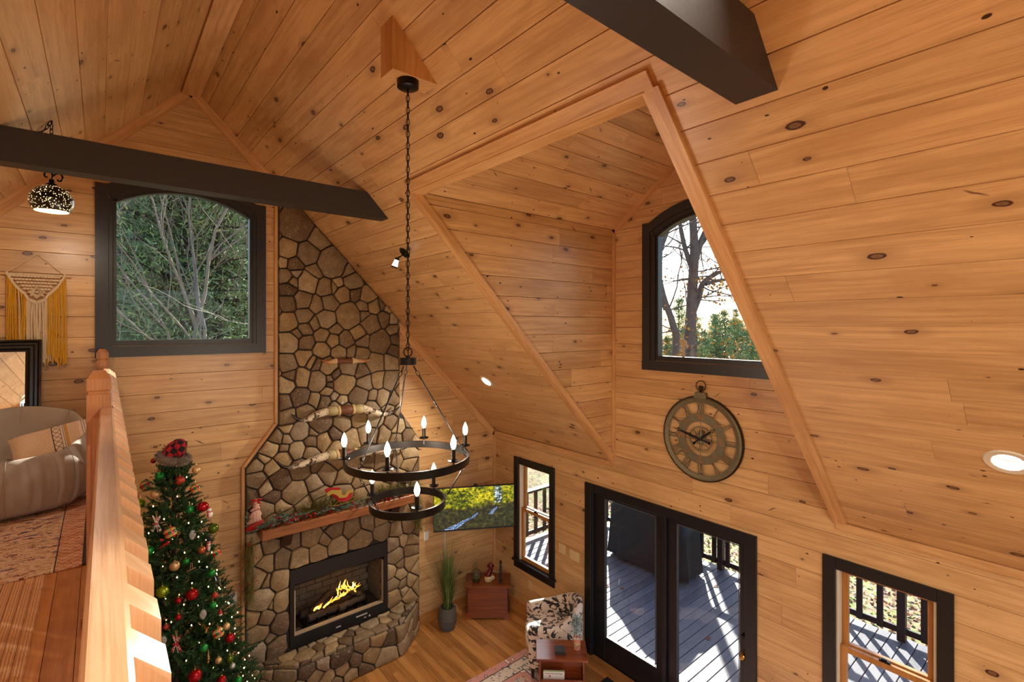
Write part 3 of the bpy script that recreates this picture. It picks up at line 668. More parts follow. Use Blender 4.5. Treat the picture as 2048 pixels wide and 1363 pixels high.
for (x, z, r), c in zip(seeds, power_cells(seeds, (1.0, .38, 3.4, 5.6))):
    if len(c) < 3: continue
    if z > 2.93: c = clip(clip(c, -1, 0, -1.497), 1, 0, 2.946); c = clip(c, SL, 1, ZA+XA*SL-.012)
    else:
        c = clip(clip(c, -1, 0, -1.172), 1, 0, 3.230)
        c = clip(c, -.42, .325, .325*2.50-.42*1.165-.003); c = clip(c, .41, .284, .41*3.236+.284*2.51-.003)
    if x < FX0 and z < FZ1: c = clip(c, 1, 0, FX0)
    elif x > FX1 and z < FZ1: c = clip(c, -1, 0, -FX1)
    elif z > FZ1 and len(c) > 2 and FX0-.05 < x < FX1+.05: c = clip(c, 0, -1, -FZ1)
    elif FX0 < x < FX1: continue
    if len(c) >= 3: stone(c, lambda a, b, h: Vector((a, YS-h, b)), fire, rs)
# hearth top and front stones
hs = []
for _ in range(900):
    x, y, r = rs.uniform(1.2, 3.2), rs.uniform(5.42, 5.78), rs.choice((.05, .08, .10, .12))
    if all(math.hypot(x-a, (y-b)) > (c + r)*.95 for a, b, c in hs): hs.append((x, y, r))
for (x, y, r), c in zip(hs, power_cells(hs, (1.1, 5.40, 3.3, YS-.02))):
    for i in range(len(HP)-1):
        if len(c) < 3: break
        (xa, ya), (xb, yb) = HP[i], HP[i+1]; l_ = math.hypot(xb-xa, yb-ya); a_, b_ = -(yb-ya)/l_, (xb-xa)/l_; c = clip(c, a_, b_, a_*xa+b_*ya-.004) if a_*(CXF-xa)+b_*(5.7-ya) < 0 else clip(c, -a_, -b_, -a_*xa-b_*ya-.004)
    if len(c) >= 3: stone(c, lambda a, b, h: Vector((a, b, HZ+h)), fire, rs, t=.03, g=.007)
segl = [math.hypot(HP[i+1][0]-HP[i][0], HP[i+1][1]-HP[i][1]) for i in range(len(HP)-1)]; tot = sum(segl)
def along(s, z, h):
    i = 0
    s = max(0, min(s, tot-1e-6))
    while s > segl[i]: s -= segl[i]; i += 1
    (xa, ya), (xb, yb) = HP[i], HP[i+1]; d = Vector(((xb-xa)/segl[i], (yb-ya)/segl[i], 0)); nn = Vector((-d.y, d.x, 0))
    if nn.y > 0: nn = -nn
    return Vector((xa, ya, 0)) + d*s + nn*h + Vector((0, 0, z))
fs_ = []
for _ in range(900):
    x, z, r = rs.uniform(.03, tot-.03), rs.uniform(.03, HZ-.02), rs.choice((.06, .08, .10, .12))
    if all(math.hypot(x-a, z-b) > (c + r)*.93 for a, b, c in fs_): fs_.append((x, z, r))
for (x, z, r), c in zip(fs_, power_cells(fs_, (.0, .0, tot, HZ+.012))):
    if len(c) >= 3: stone([(a, b) for a, b in c], along, fire, rs, t=.028, g=.007)
# firebox insert
sur = MB()
for r in cut_holes([(FX0, FZ0, FX1, FZ1)], [(FX0+.045, .545, FX1-.045, 1.125)]): sur.box((r[0], YS-.035, r[1]), (r[2], YS+.02, r[3]))
sur.prism([(FX0+.045, YS-.03, 1.125), (FX0+.045, YS+.05, 1.125), (FX0+.045, YS+.05, 1.07)], (FX1-FX0-.09, 0, 0))
sur.build('firebox_surround', plain('firebox_black', srgb(26, 23, 22), .45, .2), fire)
cr = MB().box((FX0+.045, YS-.02, .545), (FX0+.060, YS+.03, 1.05)).box((FX0+.06, YS-.02, .545), (FX1-.05, YS+.03, .562)); cr.box((FX1-.055, YS-.01, .56), (FX1-.045, YS+.03, 1.07))
cr.build('firebox_edge', plain('brushed_steel_edge', srgb(196, 172, 138), .4, .35), fire)
M['firebrick'] = plain('sooty_firebrick', srgb(112, 96, 78), .9, noise_amt=.3, nscale=12)
fb = MB().box((FX0+.0, YS+.46, .47), (FX1, YS+.48, 1.3)).box((FX0, YS+.02, .47), (FX1, YS+.48, .50)).box((FX0, YS+.02, 1.15), (FX1, YS+.48, 1.3)).box((FX0, YS+.02, .47), (FX0+.03, YS+.48, 1.3)).box((FX1-.03, YS+.02, .47), (FX1, YS+.48, 1.3))
fb.build('firebox_shell', plain('soot', srgb(58, 48, 38), .95), fire)
for row in range(8):
    z = .51 + row*.078
    for side in range(2):
        for k in range(3):
            y = YS + .04 + k*.145 + (.07 if row % 2 else 0); y1_ = min(y+.138, YS+.455)
            if y1_ - y < .03: continue
            xx = FX1-.045 if side == 0 else FX0+.03
            MB().cham((xx, y, z), (xx+.015, y1_, z+.072), .003).build('firebrick', M['firebrick'], fire)
    for k in range(6):
        x = FX0 + .05 + k*.19 + (.09 if row % 2 else 0); x1_ = min(x+.183, FX1-.05)
        if x1_ - x > .03: MB().cham((x, YS+.445, z), (x1_, YS+.46, z+.072), .003).build('firebrick', M['firebrick'], fire)
M['log'] = plain('charred_ceramic_log', srgb(66, 52, 40), .95, noise_amt=.4, nscale=20, bumpy=.6, bscale=40)
def log(p0, p1, r):
    p0, p1 = Vector(p0), Vector(p1); n_ = 9
    pts = [p0.lerp(p1, i/n_) + Vector((0, rs.uniform(-.008, .008), rs.uniform(-.008, .008))) for i in range(n_+1)]
    MB().tube(pts, [r*rs.uniform(.85, 1.12) for _ in pts], 10).build('gas_log', M['log'], fire, True)
log((1.80, YS+.26, .60), (2.58, YS+.30, .61), .055); log((1.86, YS+.15, .59), (2.30, YS+.18, .58), .045); log((2.22, YS+.14, .58), (2.56, YS+.18, .60), .045)
log((1.92, YS+.16, .66), (2.16, YS+.30, .74), .038); log((2.50, YS+.15, .66), (2.28, YS+.28, .75), .038)
gr = MB()
for k in range(7): gr.tube([(1.82+k*.12, YS+.08, .61), (1.82+k*.12, YS+.09, .53), (1.82+k*.12, YS+.36, .53)], .008, 6)
gr.tube([(1.80, YS+.10, .53), (2.56, YS+.10, .53)], .008, 6).tube([(1.8, YS+.34, .53), (2.56, YS+.34, .53)], .008, 6); gr.build('grate', M['blackmetal'], fire)
# flames: curved tapering tongues
fm_, n, p, L = new_mat('flame'); tc = N(n, 'ShaderNodeTexCoord')
nz = noise(n, vmap(n, tc.outputs['Object'], (16, 16, 10)), 1, 3, .6, 1)
cr_ = ramp(n, [(.30, (1, .16, .01)), (.46, (1, .36, .03)), (.6, (1, .62, .14)), (.75, (1, .85, .45))], nz.outputs[0])
L(cr_.outputs[0], p.inputs['Emission Color']); p.inputs['Emission Strength'].default_value = 2.2; p.inputs['Base Color'].default_value = (0,0,0,1); M['flame'] = fm_
fl_ = MB(); rf_ = random.Random(5)
def tongue(b, d, l, r):
    b = Vector(b); d = Vector(d).normalized(); sd_ = d.orthogonal().normalized(); w = rf_.uniform(-1, 1); pts = []; rad = []
    for i in range(7):
        t = i/6; pts.append(b + d*l*t + sd_*math.sin(t*4+w*3)*l*.13*w); rad.append(r*(math.sin(math.pi*min(1, t*.9+.12))**.8)*(1-t*.8)+.0008)
    fl_.tube(pts, rad, 6)
for i in range(15):
    t = i/14; x = 1.92 + t*.33; z = .66 + t*.09 + rf_.uniform(-.01, .01)
    tongue((x, YS+.10+rf_.uniform(-.02, .04), z), (rf_.uniform(.2, 1.4), 0, rf_.uniform(.3, .9)), rf_.uniform(.05, .11), rf_.uniform(.009, .016))
for i in range(26):
    a = rf_.uniform(0, 1); x = 2.17 + a*.27; z = .75 + rf_.uniform(-.02, .07)
    tongue((x, YS+.10+rf_.uniform(-.03, .05), z), (rf_.uniform(-.9, .9), 0, rf_.uniform(.2, 1)), rf_.uniform(.04, .10), rf_.uniform(.006, .013))
for dx in (2.20, 2.24, 2.27): tongue((dx, YS+.1, .83), (rf_.uniform(-.2, .5), 0, 1), .10, .012)
fl_.build('flames', M['flame'], fire, True)
vt = MB().box((2.36, YS-.039, .492), (2.50, YS-.034, .506)).box((2.12, YS-.039, .462), (2.175, YS-.034, .475)).box((2.46, YS-.039, .452), (2.485, YS-.034, .462)); vt.lathe([(.011, 0), (.011, .006), (0, .007)], (2.53, YS-.035, .458), 12, (0, -1, 0))
vt.build('air_vent', plain('satin_silver', srgb(205, 205, 200), .35, .4), fire)
# side trims framing the stone
for k, (p0, p1) in enumerate((((1.477, 5.80, 2.93), (1.477, 5.80, rf(1.477)-.02)), ((1.155, 5.80, 2.505), (1.477, 5.80, 2.935)), ((1.152, 5.80, .0), (1.152, 5.80, 2.51)))):
    d = (Vector(p1)-Vector(p0)).normalized(); w = d.cross(Vector((0, 1, 0))); trim(21+k, p0, p1, w*.014, (0, .028, 0))

# --- mantel
mant = empty('mantel_shelf', (2.19, YS, 1.70), 'stained wooden mantel shelf on two dark corbels across the stone fireplace', 'mantel')
M['mantel'] = wood_mat('mantel_oak', srgb(168, 104, 56), srgb(118, 66, 32), .3, .4)
board('shelf', M['mantel'], (1.285, 5.56, 1.765), (3.05, YS-.01, 1.870), mant, 0, .006)
M['corbel'] = wood_mat('dark_corbel', srgb(66, 38, 22), srgb(38, 20, 10), 0, .5, coords='OBJ')
for x in (1.56, 2.84): MB().prism([(x-.055, YS-.03, 1.765), (x-.055, 5.62, 1.765), (x-.055, 5.66, 1.70), (x-.055, YS-.06, 1.60), (x-.055, YS-.03, 1.58)], (.11, 0, 0)).build('corbel', M['corbel'], mant)

# ---------------------------------------------------------------- needles with numpy
import numpy as np
def needle_mesh(name, P, D, L, W, mat, parent, kind=None, label=None, seed=1, two=False):
    rg = np.random.default_rng(seed); n = len(P); D = D/np.linalg.norm(D, axis=1, keepdims=True)
    rr = rg.normal(size=(n, 3)); S = np.cross(D, rr); S /= (np.linalg.norm(S, axis=1, keepdims=True)+1e-9)
    L = np.broadcast_to(np.asarray(L, float).reshape(-1, 1), (n, 1)); W = np.broadcast_to(np.asarray(W, float).reshape(-1, 1), (n, 1))
    o0 = np.array(org(parent)) if parent else np.zeros(3)
    if two:   # leaf: diamond quad
        V = np.stack([P, P + D*L*.5 + S*W, P + D*L, P + D*L*.5 - S*W], 1).reshape(-1, 3) - o0; k = 4
    else: V = np.stack([P - S*W, P + S*W, P + D*L], 1).reshape(-1, 3) - o0; k = 3
    me = bpy.data.meshes.new(name); me.vertices.add(len(V)); me.vertices.foreach_set('co', V.ravel())
    me.loops.add(n*k); me.loops.foreach_set('vertex_index', np.arange(n*k)); me.polygons.add(n)
    me.polygons.foreach_set('loop_start', np.arange(n)*k); me.polygons.foreach_set('loop_total', np.full(n, k)); me.update(); me.validate()
    me.materials.append(mat); o = bpy.data.objects.new(name, me); COL.objects.link(o)
    if parent: o.parent = parent
    ORG[o.name] = Vector(o0)
    if kind: o['kind'] = kind
    if label: o['label'] = label
    return o
def leafy(name, cols, rough=.6, scale=9, trans=0.0):
    m, n, p, L = new_mat(name); g = N(n, 'ShaderNodeNewGeometry'); tc = N(n, 'ShaderNodeTexCoord')
    nz = noise(n, tc.outputs['Object'], scale, 2)
    r = ramp(n, [(i/(len(cols)-1)*.5+.25, c) for i, c in enumerate(cols)], math_(n, 'ADD', math_(n, 'MULTIPLY', g.outputs['Random Per Island'], .5), math_(n, 'MULTIPLY', nz.outputs[0], .5)))
    L(r.outputs[0], p.inputs['Base Color']); p.inputs['Roughness'].default_value = rough; p.inputs['Specular IOR Level'].default_value = .25
    if trans: p.inputs['Subsurface Weight'].default_value = 0
    return m
M['fir'] = leafy('fir_needles', [srgb(26, 48, 26), srgb(44, 76, 42), srgb(74, 108, 58)])
M['spruce'] = leafy('blue_spruce', [srgb(80, 98, 86), srgb(118, 136, 120), srgb(156, 170, 150)])
M['longpine'] = leafy('long_pine_needles', [srgb(66, 64, 20), srgb(98, 92, 34), srgb(124, 112, 48)])
M['berry'] = plain('red_berry', srgb(176, 14, 20), .25); M['pinecone'] = plain('pinecone_brown', srgb(96, 62, 40), .8, noise_amt=.3, nscale=60)
rg = np.random.default_rng(3)
def sprig_pts(p0, d, l, nl, cnt, spread=.8):
    """needles along a twig"""
    t = rg.uniform(0, 1, cnt)[:, None]; p0 = np.array(p0); d = np.array(d)/np.linalg.norm(d)
    P = p0 + d*l*t; R = rg.normal(size=(cnt, 3)); R -= d*(R@d)[:, None]; R /= np.linalg.norm(R, axis=1, keepdims=True)+1e-9
    D = d*.9 + R*spread; Ln = nl*(1-.5*t[:, 0])*rg.uniform(.8, 1.1, cnt); return P, D, Ln
# --- garland
gar = empty('mantel_garland', (2.19, 5.66, 1.87), 'evergreen garland with pinecones and red berries draped along the mantel shelf', 'garland')
A = [], [], []
B = [], [], []
for i in range(150):
    x = 1.24 + 1.80*rg.uniform(); y = 5.60+rg.uniform()*.12; z = 1.885 + rg.uniform()*.05
    if 2.05 < x < 2.3 and rg.uniform() < .3: continue
    q = sprig_pts((x, y, z), (rg.choice([-1, 1])*rg.uniform(.5, 1), rg.uniform(-.9, .3), rg.uniform(-.15, .45)), rg.uniform(.10, .18), .024, 150)
    for a, b in zip(A, q): a.append(b)
for i in range(95):
    x = rg.choice([rg.uniform(1.2, 3.1), rg.uniform(1.75, 2.35), rg.uniform(2.6, 3.1)]); z = 1.90
    dd = (rg.normal()*.9, rg.uniform(-.5, .2), rg.uniform(.1, 1.0)); q = sprig_pts((x, 5.66, z), dd, .12, .17, 34, .45)
    for a, b in zip(B, q): a.append(b)
for x0, sx in ((1.22, -1), (3.10, 1)):          # the trailing ends
    for i in range(50):
        z = 1.90 - rg.uniform()*(.62 if sx < 0 else .40); q = sprig_pts((x0+sx*rg.uniform()*.05, 5.60+rg.uniform()*.08, z), (sx*rg.uniform(-.1, .45), rg.uniform(-.3, .2), -1), .16, .16, 30, .35)
        for a, b in zip(B, q): a.append(b)
needle_mesh('spruce_sprigs', np.concatenate(A[0]), np.concatenate(A[1]), np.concatenate(A[2]), .0040, M['spruce'], gar, 'stuff', 'grey-green spruce sprigs')
needle_mesh('pine_needles', np.concatenate(B[0]), np.concatenate(B[1]), np.concatenate(B[2]), .0011, M['longpine'], gar, 'stuff', 'long olive pine needles')
bm_ = MB()
for cx, k in ((1.37, 8), (1.46, 8), (1.55, 12), (1.62, 12), (1.80, 12), (2.02, 12), (2.28, 9), (2.50, 14), (2.60, 14), (2.70, 14), (2.86, 14), (2.95, 10)):
    for i in range(k): bm_.ball((cx+rs.gauss(0, .028), 5.58+rs.uniform(-.03, .06), 1.915+rs.gauss(0, .026)), .0095, 8, 5)
for i in range(90):
    if i < 50: p = (1.18+rs.gauss(0, .05), 5.58+rs.uniform(0, .06), 1.86-rs.random()*.72)
    elif i < 70: p = (3.12+rs.gauss(0, .05), 5.58+rs.uniform(0, .06), 1.9-rs.random()*.5)
    else: p = (rs.uniform(1.3, 3.0), 5.64, 1.95+rs.random()*.14)
    bm_.ball(p, .0062, 6, 4)
bm_.build('berries', M['berry'], gar, True, kind='stuff')
def pinecone(c, ax, l=.085, r=.036, parent=gar, mat='pinecone', name='pinecone'):
    mb = MB(); ax = Vector(ax).normalized(); q = Vector((0,0,1)).rotation_difference(ax); c = Vector(c); mb.lathe([(.001, -l/2), (r*.55, -l*.2), (r*.5, l*.1), (.002, l/2)], c, 8, ax)
    for k in range(9):
        t = k/8; z = (-.45+.9*t)*l; rr = r*math.sin(math.pi*(.18+.72*t))**.7
        for j in range(9):
            a = TAU*(j+.5*(k % 2))/9; o = Vector((math.cos(a), math.sin(a), 0)); s_ = Vector((-math.sin(a), math.cos(a), 0))
            b0 = o*rr*.4 + Vector((0,0,z)); b1 = o*rr + Vector((0,0,z+l*.07)); vs = [b0 - s_*.004, b0 + s_*.004, b1 + s_*rr*.26, b1 - s_*rr*.26, (b0+b1)/2 + Vector((0,0,-.005))]
            mb.add([c + q @ v for v in vs], [(0,1,2,3), (0,3,4), (1,4,2), (0,4,1), (3,2,4)])
    return mb.build(name, M[mat], parent)
for x in (1.475, 1.70, 1.93, 2.46, 2.74): pinecone((x, 5.60, 1.915), (rs.uniform(.5, 1), rs.uniform(-.6, .3), rs.uniform(-.1, .3)))

# --- fabric tree, sleigh, lantern on the mantel
stripe, n, p, L = new_mat('red_striped_cloth'); tc = N(n, 'ShaderNodeTexCoord'); wv = N(n, 'ShaderNodeTexWave'); wv.inputs['Scale'].default_value = 26; wv.inputs['Distortion'].default_value = 1.2; wv.inputs['Detail Scale'].default_value = .3; L(tc.outputs['Object'], wv.inputs[0])
L(ramp(n, [(.42, srgb(168, 24, 26)), (.52, srgb(226, 214, 190))], wv.outputs[0]).outputs[0], p.inputs['Base Color']); p.inputs['Roughness'].default_value = .9
check, n, p, L = new_mat('red_checked_cloth'); tc = N(n, 'ShaderNodeTexCoord'); ck = N(n, 'ShaderNodeTexChecker'); ck.inputs['Scale'].default_value = 95; L(tc.outputs['Object'], ck.inputs[0]); ck.inputs[1].default_value = (*srgb(190, 60, 56), 1); ck.inputs[2].default_value = (*srgb(226, 214, 190), 1); L(ck.outputs[0], p.inputs['Base Color']); p.inputs['Roughness'].default_value = .9
redcloth = plain('red_cloth', srgb(166, 18, 24), .9, noise_amt=.15)
ft = empty('stuffed_cloth_tree', (1.26, 5.66, 1.87), 'stuffed red and cream cloth Christmas tree at the left end of the mantel', 'decoration')
def puff(name, outline, mat, c, th=.03):
    c = Vector(c); n_ = len(outline); vs = []; cxx = sum(x for x, _ in outline)/n_; czz = sum(z for _, z in outline)/n_
    for s, h in ((.0, th), (.6, th*.85), (.92, th*.5), (1, 0), (.92, -th*.5), (.6, -th*.85), (0, -th)):
        for x, z in outline: vs.append(c + Vector((cxx+(x-cxx)*s, -h, czz+(z-czz)*s)))
    fs = [(k*n_+i, k*n_+(i+1) % n_, (k+1)*n_+(i+1) % n_, (k+1)*n_+i) for k in range(6) for i in range(n_)]
    return MB().add(vs, fs).build(name, mat, ft, 60)
B0 = (1.25, 5.67, 1.875)
puff('tree_base', [(-.10, 0), (.0, -.005), (.085, .01), (.10, .05), (.07, .085), (0, .07), (-.06, .05), (-.09, .03)], redcloth, B0)
puff('striped_skirt', [(-.075, .06), (0, .07), (.06, .08), (.045, .13), (.06, .145), (.035, .20), (-.035, .19), (-.065, .135), (-.045, .125), (-.09, .07)], stripe, B0, .032)
puff('checked_top', [(-.04, .19), (.045, .205), (.028, .24), (.038, .25), (.012, .31), (-.005, .31), (-.032, .245), (-.022, .235), (-.055, .195)], check, B0, .026)
bw = MB(); 
for a in (-.9, .5, 2.4, 3.6): bw.tube([Vector(B0)+Vector((.0, -.02, .305)), Vector(B0)+Vector((math.cos(a)*.035, -.025, .305+math.sin(a)*.02)), Vector(B0)+Vector((math.cos(a)*.062, -.02, .30+math.sin(a)*.035-.012))], [.005, .010, .004], 6)
bw.build('ribbon_bow', redcloth, ft, True)
gold = plain('gold_glitter', srgb(200, 176, 92), .3, .7, noise_amt=.3, nscale=140)
slg = empty('red_and_gold_sleigh', (2.09, 5.60, 1.93), 'small red and gold ornamental sleigh on curled wire runners among the garland', 'decoration')
SP = lambda u, v, y=5.585: atY(630+u/8.533, 960+v/8.533, y)
def flatpoly(pts, y0, y1): 
    a = [SP(u, v, (y0+y1)/2) for u, v in pts]; return MB().prism([Vector((q.x, y0, q.z)) for q in a], (0, y1-y0, 0))
body = [(240, 215), (330, 215), (420, 225), (455, 250), (540, 260), (590, 215), (620, 200), (600, 270), (560, 320), (500, 345), (400, 350), (330, 290), (270, 235)]
flatpoly(body, 5.555, 5.625).build('sleigh_body', redcloth, slg)
ed = [(200, 240), (215, 205), (280, 165), (400, 165), (455, 165), (450, 210), (470, 250), (510, 250), (545, 175), (610, 155), (650, 175), (640, 200), (590, 220), (545, 280), (490, 300), (420, 300), (370, 250), (300, 225), (235, 265), (208, 262)]
flatpoly(ed, 5.545, 5.553).build('gold_trim', gold, slg); flatpoly(ed, 5.627, 5.635).build('gold_trim', gold, slg)
flatpoly([(165, 170), (230, 130), (420, 125), (430, 165), (280, 170), (205, 220)], 5.60, 5.624).build('sleigh_back', redcloth, slg)
rn = MB()
for y in (5.56, 5.62):
    sp = [(205, 445), (240, 420), (300, 440), (420, 415), (560, 380), (660, 340), (725, 290), (742, 235), (715, 195), (665, 190), (625, 225), (635, 275), (670, 285), (700, 250), (680, 235)]
    rn.tube([SP(u, v, y) for u, v in sp], .0022, 6); rn.tube([SP(u, v, y) for u, v in ((290, 420), (260, 380), (275, 330), (320, 310), (355, 335), (330, 350))], .002, 6)
    for a in ((330, 430, 400, 350), (400, 350, 460, 405), (480, 400, 520, 345), (520, 345, 570, 378)): rn.tube([SP(a[0], a[1], y), SP(a[2], a[3], y)], .0018, 5)
rn.build('wire_runners', gold, slg, True)
lt = empty('black_iron_lantern', (3.03, 5.66, 1.87), 'black iron lantern with ring handle at the right end of the mantel', 'lantern')
lm = MB(); lx, ly, lz = 3.0, 5.67, 1.87
lm.lathe([(.05, 0), (.05, .012), (.04, .02)], (lx, ly, lz), 8).lathe([(.05, .20), (.052, .212), (.022, .25), (.012, .262), (.010, .275), (0, .276)], (lx, ly, lz), 8)
for k in range(4): lm.box((lx-.036 if k < 2 else lx+.030, ly-.036 if k % 2 else ly+.030, lz+.015), (lx-.030 if k < 2 else lx+.036, ly-.030 if k % 2 else ly+.036, lz+.205))
lm.build('lantern_frame', M['blackmetal'], lt)
MB().tube([(lx+.022*math.cos(a), ly, lz+.295+.022*math.sin(a)) for a in [TAU*i/16 for i in range(16)]], .0025, 6, closed=True).build('ring_handle', M['blackmetal'], lt, True)
MB().lathe([(.018, 0), (.018, .09), (0, .092)], (lx, ly, lz+.02), 12).build('candle', M['cream'], lt, True)

# --- horns
hm, n, p, L = new_mat('mottled_horn'); tc = N(n, 'ShaderNodeTexCoord')
nz = noise(n, vmap(n, tc.outputs['UV'], (7, 2.2, 1)), 1, 4, .7, .6)
c1 = mix(n, ramp(n, [(.47, (0,0,0)), (.56, (1,1,1))], nz.outputs[0]).outputs[0], srgb(212, 196, 168), srgb(64, 48, 36))
sp_ = N(n, 'ShaderNodeSeparateXYZ'); L(tc.outputs['UV'], sp_.inputs[0])
L(mix(n, ramp(n, [(.52, (0,0,0)), (.72, (1,1,1))], sp_.outputs[0]).outputs[0], c1, srgb(34, 24, 20)), p.inputs['Base Color']); p.inputs['Roughness'].default_value = .22; M['horn'] = hm
hm2, n, p, L = new_mat('amber_horn'); tc = N(n, 'ShaderNodeTexCoord'); sp_ = N(n, 'ShaderNodeSeparateXYZ'); L(tc.outputs['UV'], sp_.inputs[0])
L(ramp(n, [(0, srgb(214, 190, 160)), (.45, srgb(190, 130, 80)), (1, srgb(110, 58, 24))], sp_.outputs[0]).outputs[0], p.inputs['Base Color']); p.inputs['Roughness'].default_value = .22; M['horn_amber'] = hm2
leather = plain('brown_leather', srgb(110, 66, 40), .5, noise_amt=.1); M['tan'] = plain('tan_leather', srgb(176, 158, 112), .55); M['rope'] = plain('rope_band', srgb(206, 178, 122), .8)
def smooth_path(pts, k=4):
    pts = [Vector(p) for p in pts]; out = []
    for i in range(len(pts)-1):
        p0, p1, p2, p3 = pts[max(i-1, 0)], pts[i], pts[i+1], pts[min(i+2, len(pts)-1)]
        for j in range(k):
            t = j/k; out.append(.5*((2*p1)+(p2-p0)*t+(2*p0-5*p1+4*p2-p3)*t*t+(3*p1-p0-3*p2+p3)*t**3))
    return out + [pts[-1]]
def horns(label, cv, left, right, core, r, hmat='horn', yy=5.66):
    Q = lambda u, v, y=yy: atY(*cv(u, v), y)
    cc = Q(*core[len(core)//2]); root = empty('mounted_horns', cc, label, 'horns')
    for pts in (left, right):
        path = smooth_path([Q(u, v, yy - .02*math.sin(i/(len(pts)-1)*3.1)) for i, (u, v) in enumerate(pts)]); n_ = len(path)
        mb = MB().tube(path, [r*(1-.93*(i/(n_-1))**1.25) for i in range(n_)], 12)
        seg = 12
        o = mb.build('horn', M[hmat], root, True)
        ul = o.data.uv_layers.new(name='UVMap')
        for lp in o.data.loops:
            vi = lp.vertex_index; ul.data[lp.index].uv = ((vi//seg)/(n_-1), (vi % seg)/seg)
    P = [Q(u, v) for u, v in core]
    mats = ['tan', 'rope', None, 'rope', 'tan']
    for i in range(len(P)-1):
        a, b = P[i], P[i+1]; mt = mats[i]; mtt = leather if mt is None else M[mt]; rr = r*(1.12 if mt != 'rope' else 1.22)
        if hmat != 'horn' and mt == 'tan': continue
        MB().tube([a, a.lerp(b, .05), b.lerp(a, .05), b], [rr*.94, rr, rr, rr*.94], 16).build('centre_wrap' if mt != 'rope' else 'rope_band', mtt, root, True)
    nn_ = P[2].lerp(P[3], .5); MB().tube([nn_ + Vector((0, .0, 0)), Vector((nn_.x, YS-.01, nn_.z))], .008, 6).build('wall_bracket', M['blackmetal'], root)
    return root
c4 = lambda x, y: (560+x/6.827, 800+y/6.827); c6 = lambda x, y: (480+x/3.894, 700+y/3.894)
horns('middle of three mounted longhorn pairs, mottled horns arching over the chimney stones', c4, [(655, 148), (500, 195), (370, 265), (255, 262), (150, 185)], [(1120, 112), (1280, 160), (1400, 192), (1560, 150), (1665, 55)], [(655, 148), (785, 140), (815, 135), (980, 125), (1012, 122), (1120, 115)], .049)
horns('lowest and widest of three mounted longhorn pairs, hung just above the garland', c4, [(655, 755), (500, 800), (330, 865), (170, 915), (50, 905), (-40, 830)], [(1145, 715), (1350, 678), (1560, 668), (1720, 640), (1810, 590)], [(655, 755), (765, 745), (800, 735), (1010, 725), (1055, 720), (1145, 715)], .049)
horns('topmost and smallest of three mounted horn pairs, amber with brown leather centre', c6, [(738, 84), (680, 92), (617, 70)], [(890, 80), (970, 84), (1030, 62)], [(730, 84), (738, 84), (752, 84), (872, 82), (888, 80), (892, 80)], .030, 'horn_amber', 5.68)
ring = atY(685, 805, 5.73); MB().tube([ring + Vector((.012*math.cos(a), 0, .012*math.sin(a))) for a in [TAU*i/14 for i in range(14)]], .004, 6, closed=True).build('screw_ring', M['white'], bpy.data.objects['mounted_horns'], True)
# ================================================================ CHANDELIER
LAT, FWD = Vector((CY, -SY, 0)), Vector((SY, CY, 0))
CH = Vector((1.425, 2.68, 0))
blk = empty('ceiling_mount_block', (1.44, 2.68, 5.477), 'wooden wedge block on the slope carrying the chandelier canopy', 'mounting block')
q = [(1.287, 2.603, 5.477), (1.587, 2.603, 5.477), (1.287, 2.603, ZA-(1.287-XA)*SL)]
MB().prism(q, (0, .154, 0)).build('wedge', M['trim'], blk, uvs=lambda v, n_: (v.z*1.0, v.x+v.y))
chd = empty('wagon_wheel_chandelier', (CH.x, CH.y, 5.44), 'black two-tier ring chandelier with nine lit candle bulbs on a long chain', 'chandelier')
MB().lathe([(.0, 5.425), (.05, 5.428), (.064, 5.436), (.066, 5.477), (.0, 5.477)][::-1], CH, 24).build('canopy', M['blackmetal'], chd, True)
M['bulb'] = emit_mat('candle_bulb_glow', (1, .83, .60), 14.0)
def link(c, d, r1, r2, w, side):
    """one oval chain link centred at c, long axis d"""
    d = Vector(d).normalized(); s = Vector(side); s = (s - d*s.dot(d)).normalized()
    return [c + d*math.sin(a)*r1 + s*math.cos(a)*r2 for a in [TAU*i/10 for i in range(10)]]
def chain(p0, p1, step, r1, r2, w, parent, name='chain_link'):
    p0, p1 = Vector(p0), Vector(p1); n_ = max(1, int(round((p1-p0).length/step))); d = (p1-p0).normalized(); sa = d.orthogonal().normalized(); sb = d.cross(sa)
    m0 = None
    for i in range(n_):
        c = p0.lerp(p1, (i+.5)/n_)
        if m0 is not None and i > 1:
            o = bpy.data.objects.new(name, (m0, m1)[i % 2]); COL.objects.link(o); o.parent = parent; o.location = (c - base[i % 2]); ORG[o.name] = org(parent); continue
        o = MB().tube(link(c, d, r1, r2, w, (sa, sb)[i % 2]), w, 5, closed=True).build(name, M['blackmetal'], parent, True)
        if i == 0: m0 = o.data; base = {0: c}
        if i == 1: m1 = o.data; base[1] = c
HUBZ = 3.787
chain(CH + Vector((0,0,5.425)), CH + Vector((0,0,HUBZ+.07)), .036, .024, .0105, .0026, chd)
MB().tube([CH + Vector((.002, .004, 5.425)), CH + Vector((-.004, -.003, 4.6)), CH + Vector((.003, .002, HUBZ+.03))], .0028, 6).build('cord', M['blackmetal'], chd)
MB().tube(link(CH + Vector((0,0,HUBZ+.055)), (0,0,1), .028, .028, 0, (1,0,0)), .004, 6, closed=True).build('top_ring', M['blackmetal'], chd, True)
MB().lathe([(0, HUBZ-.022), (.05, HUBZ-.02), (.05, HUBZ+.02), (.045, HUBZ+.022), (.012, HUBZ+.024), (.01, HUBZ+.035), (0, HUBZ+.035)], CH, 24).build('hub', M['blackmetal'], chd, True)
def polar(al, r, z): a = math.radians(al); return CH + LAT*math.cos(a)*r + FWD*math.sin(a)*r + Vector((0,0,z))
BR, BZ, SR, SZ = .366, 3.20, .222, 2.935
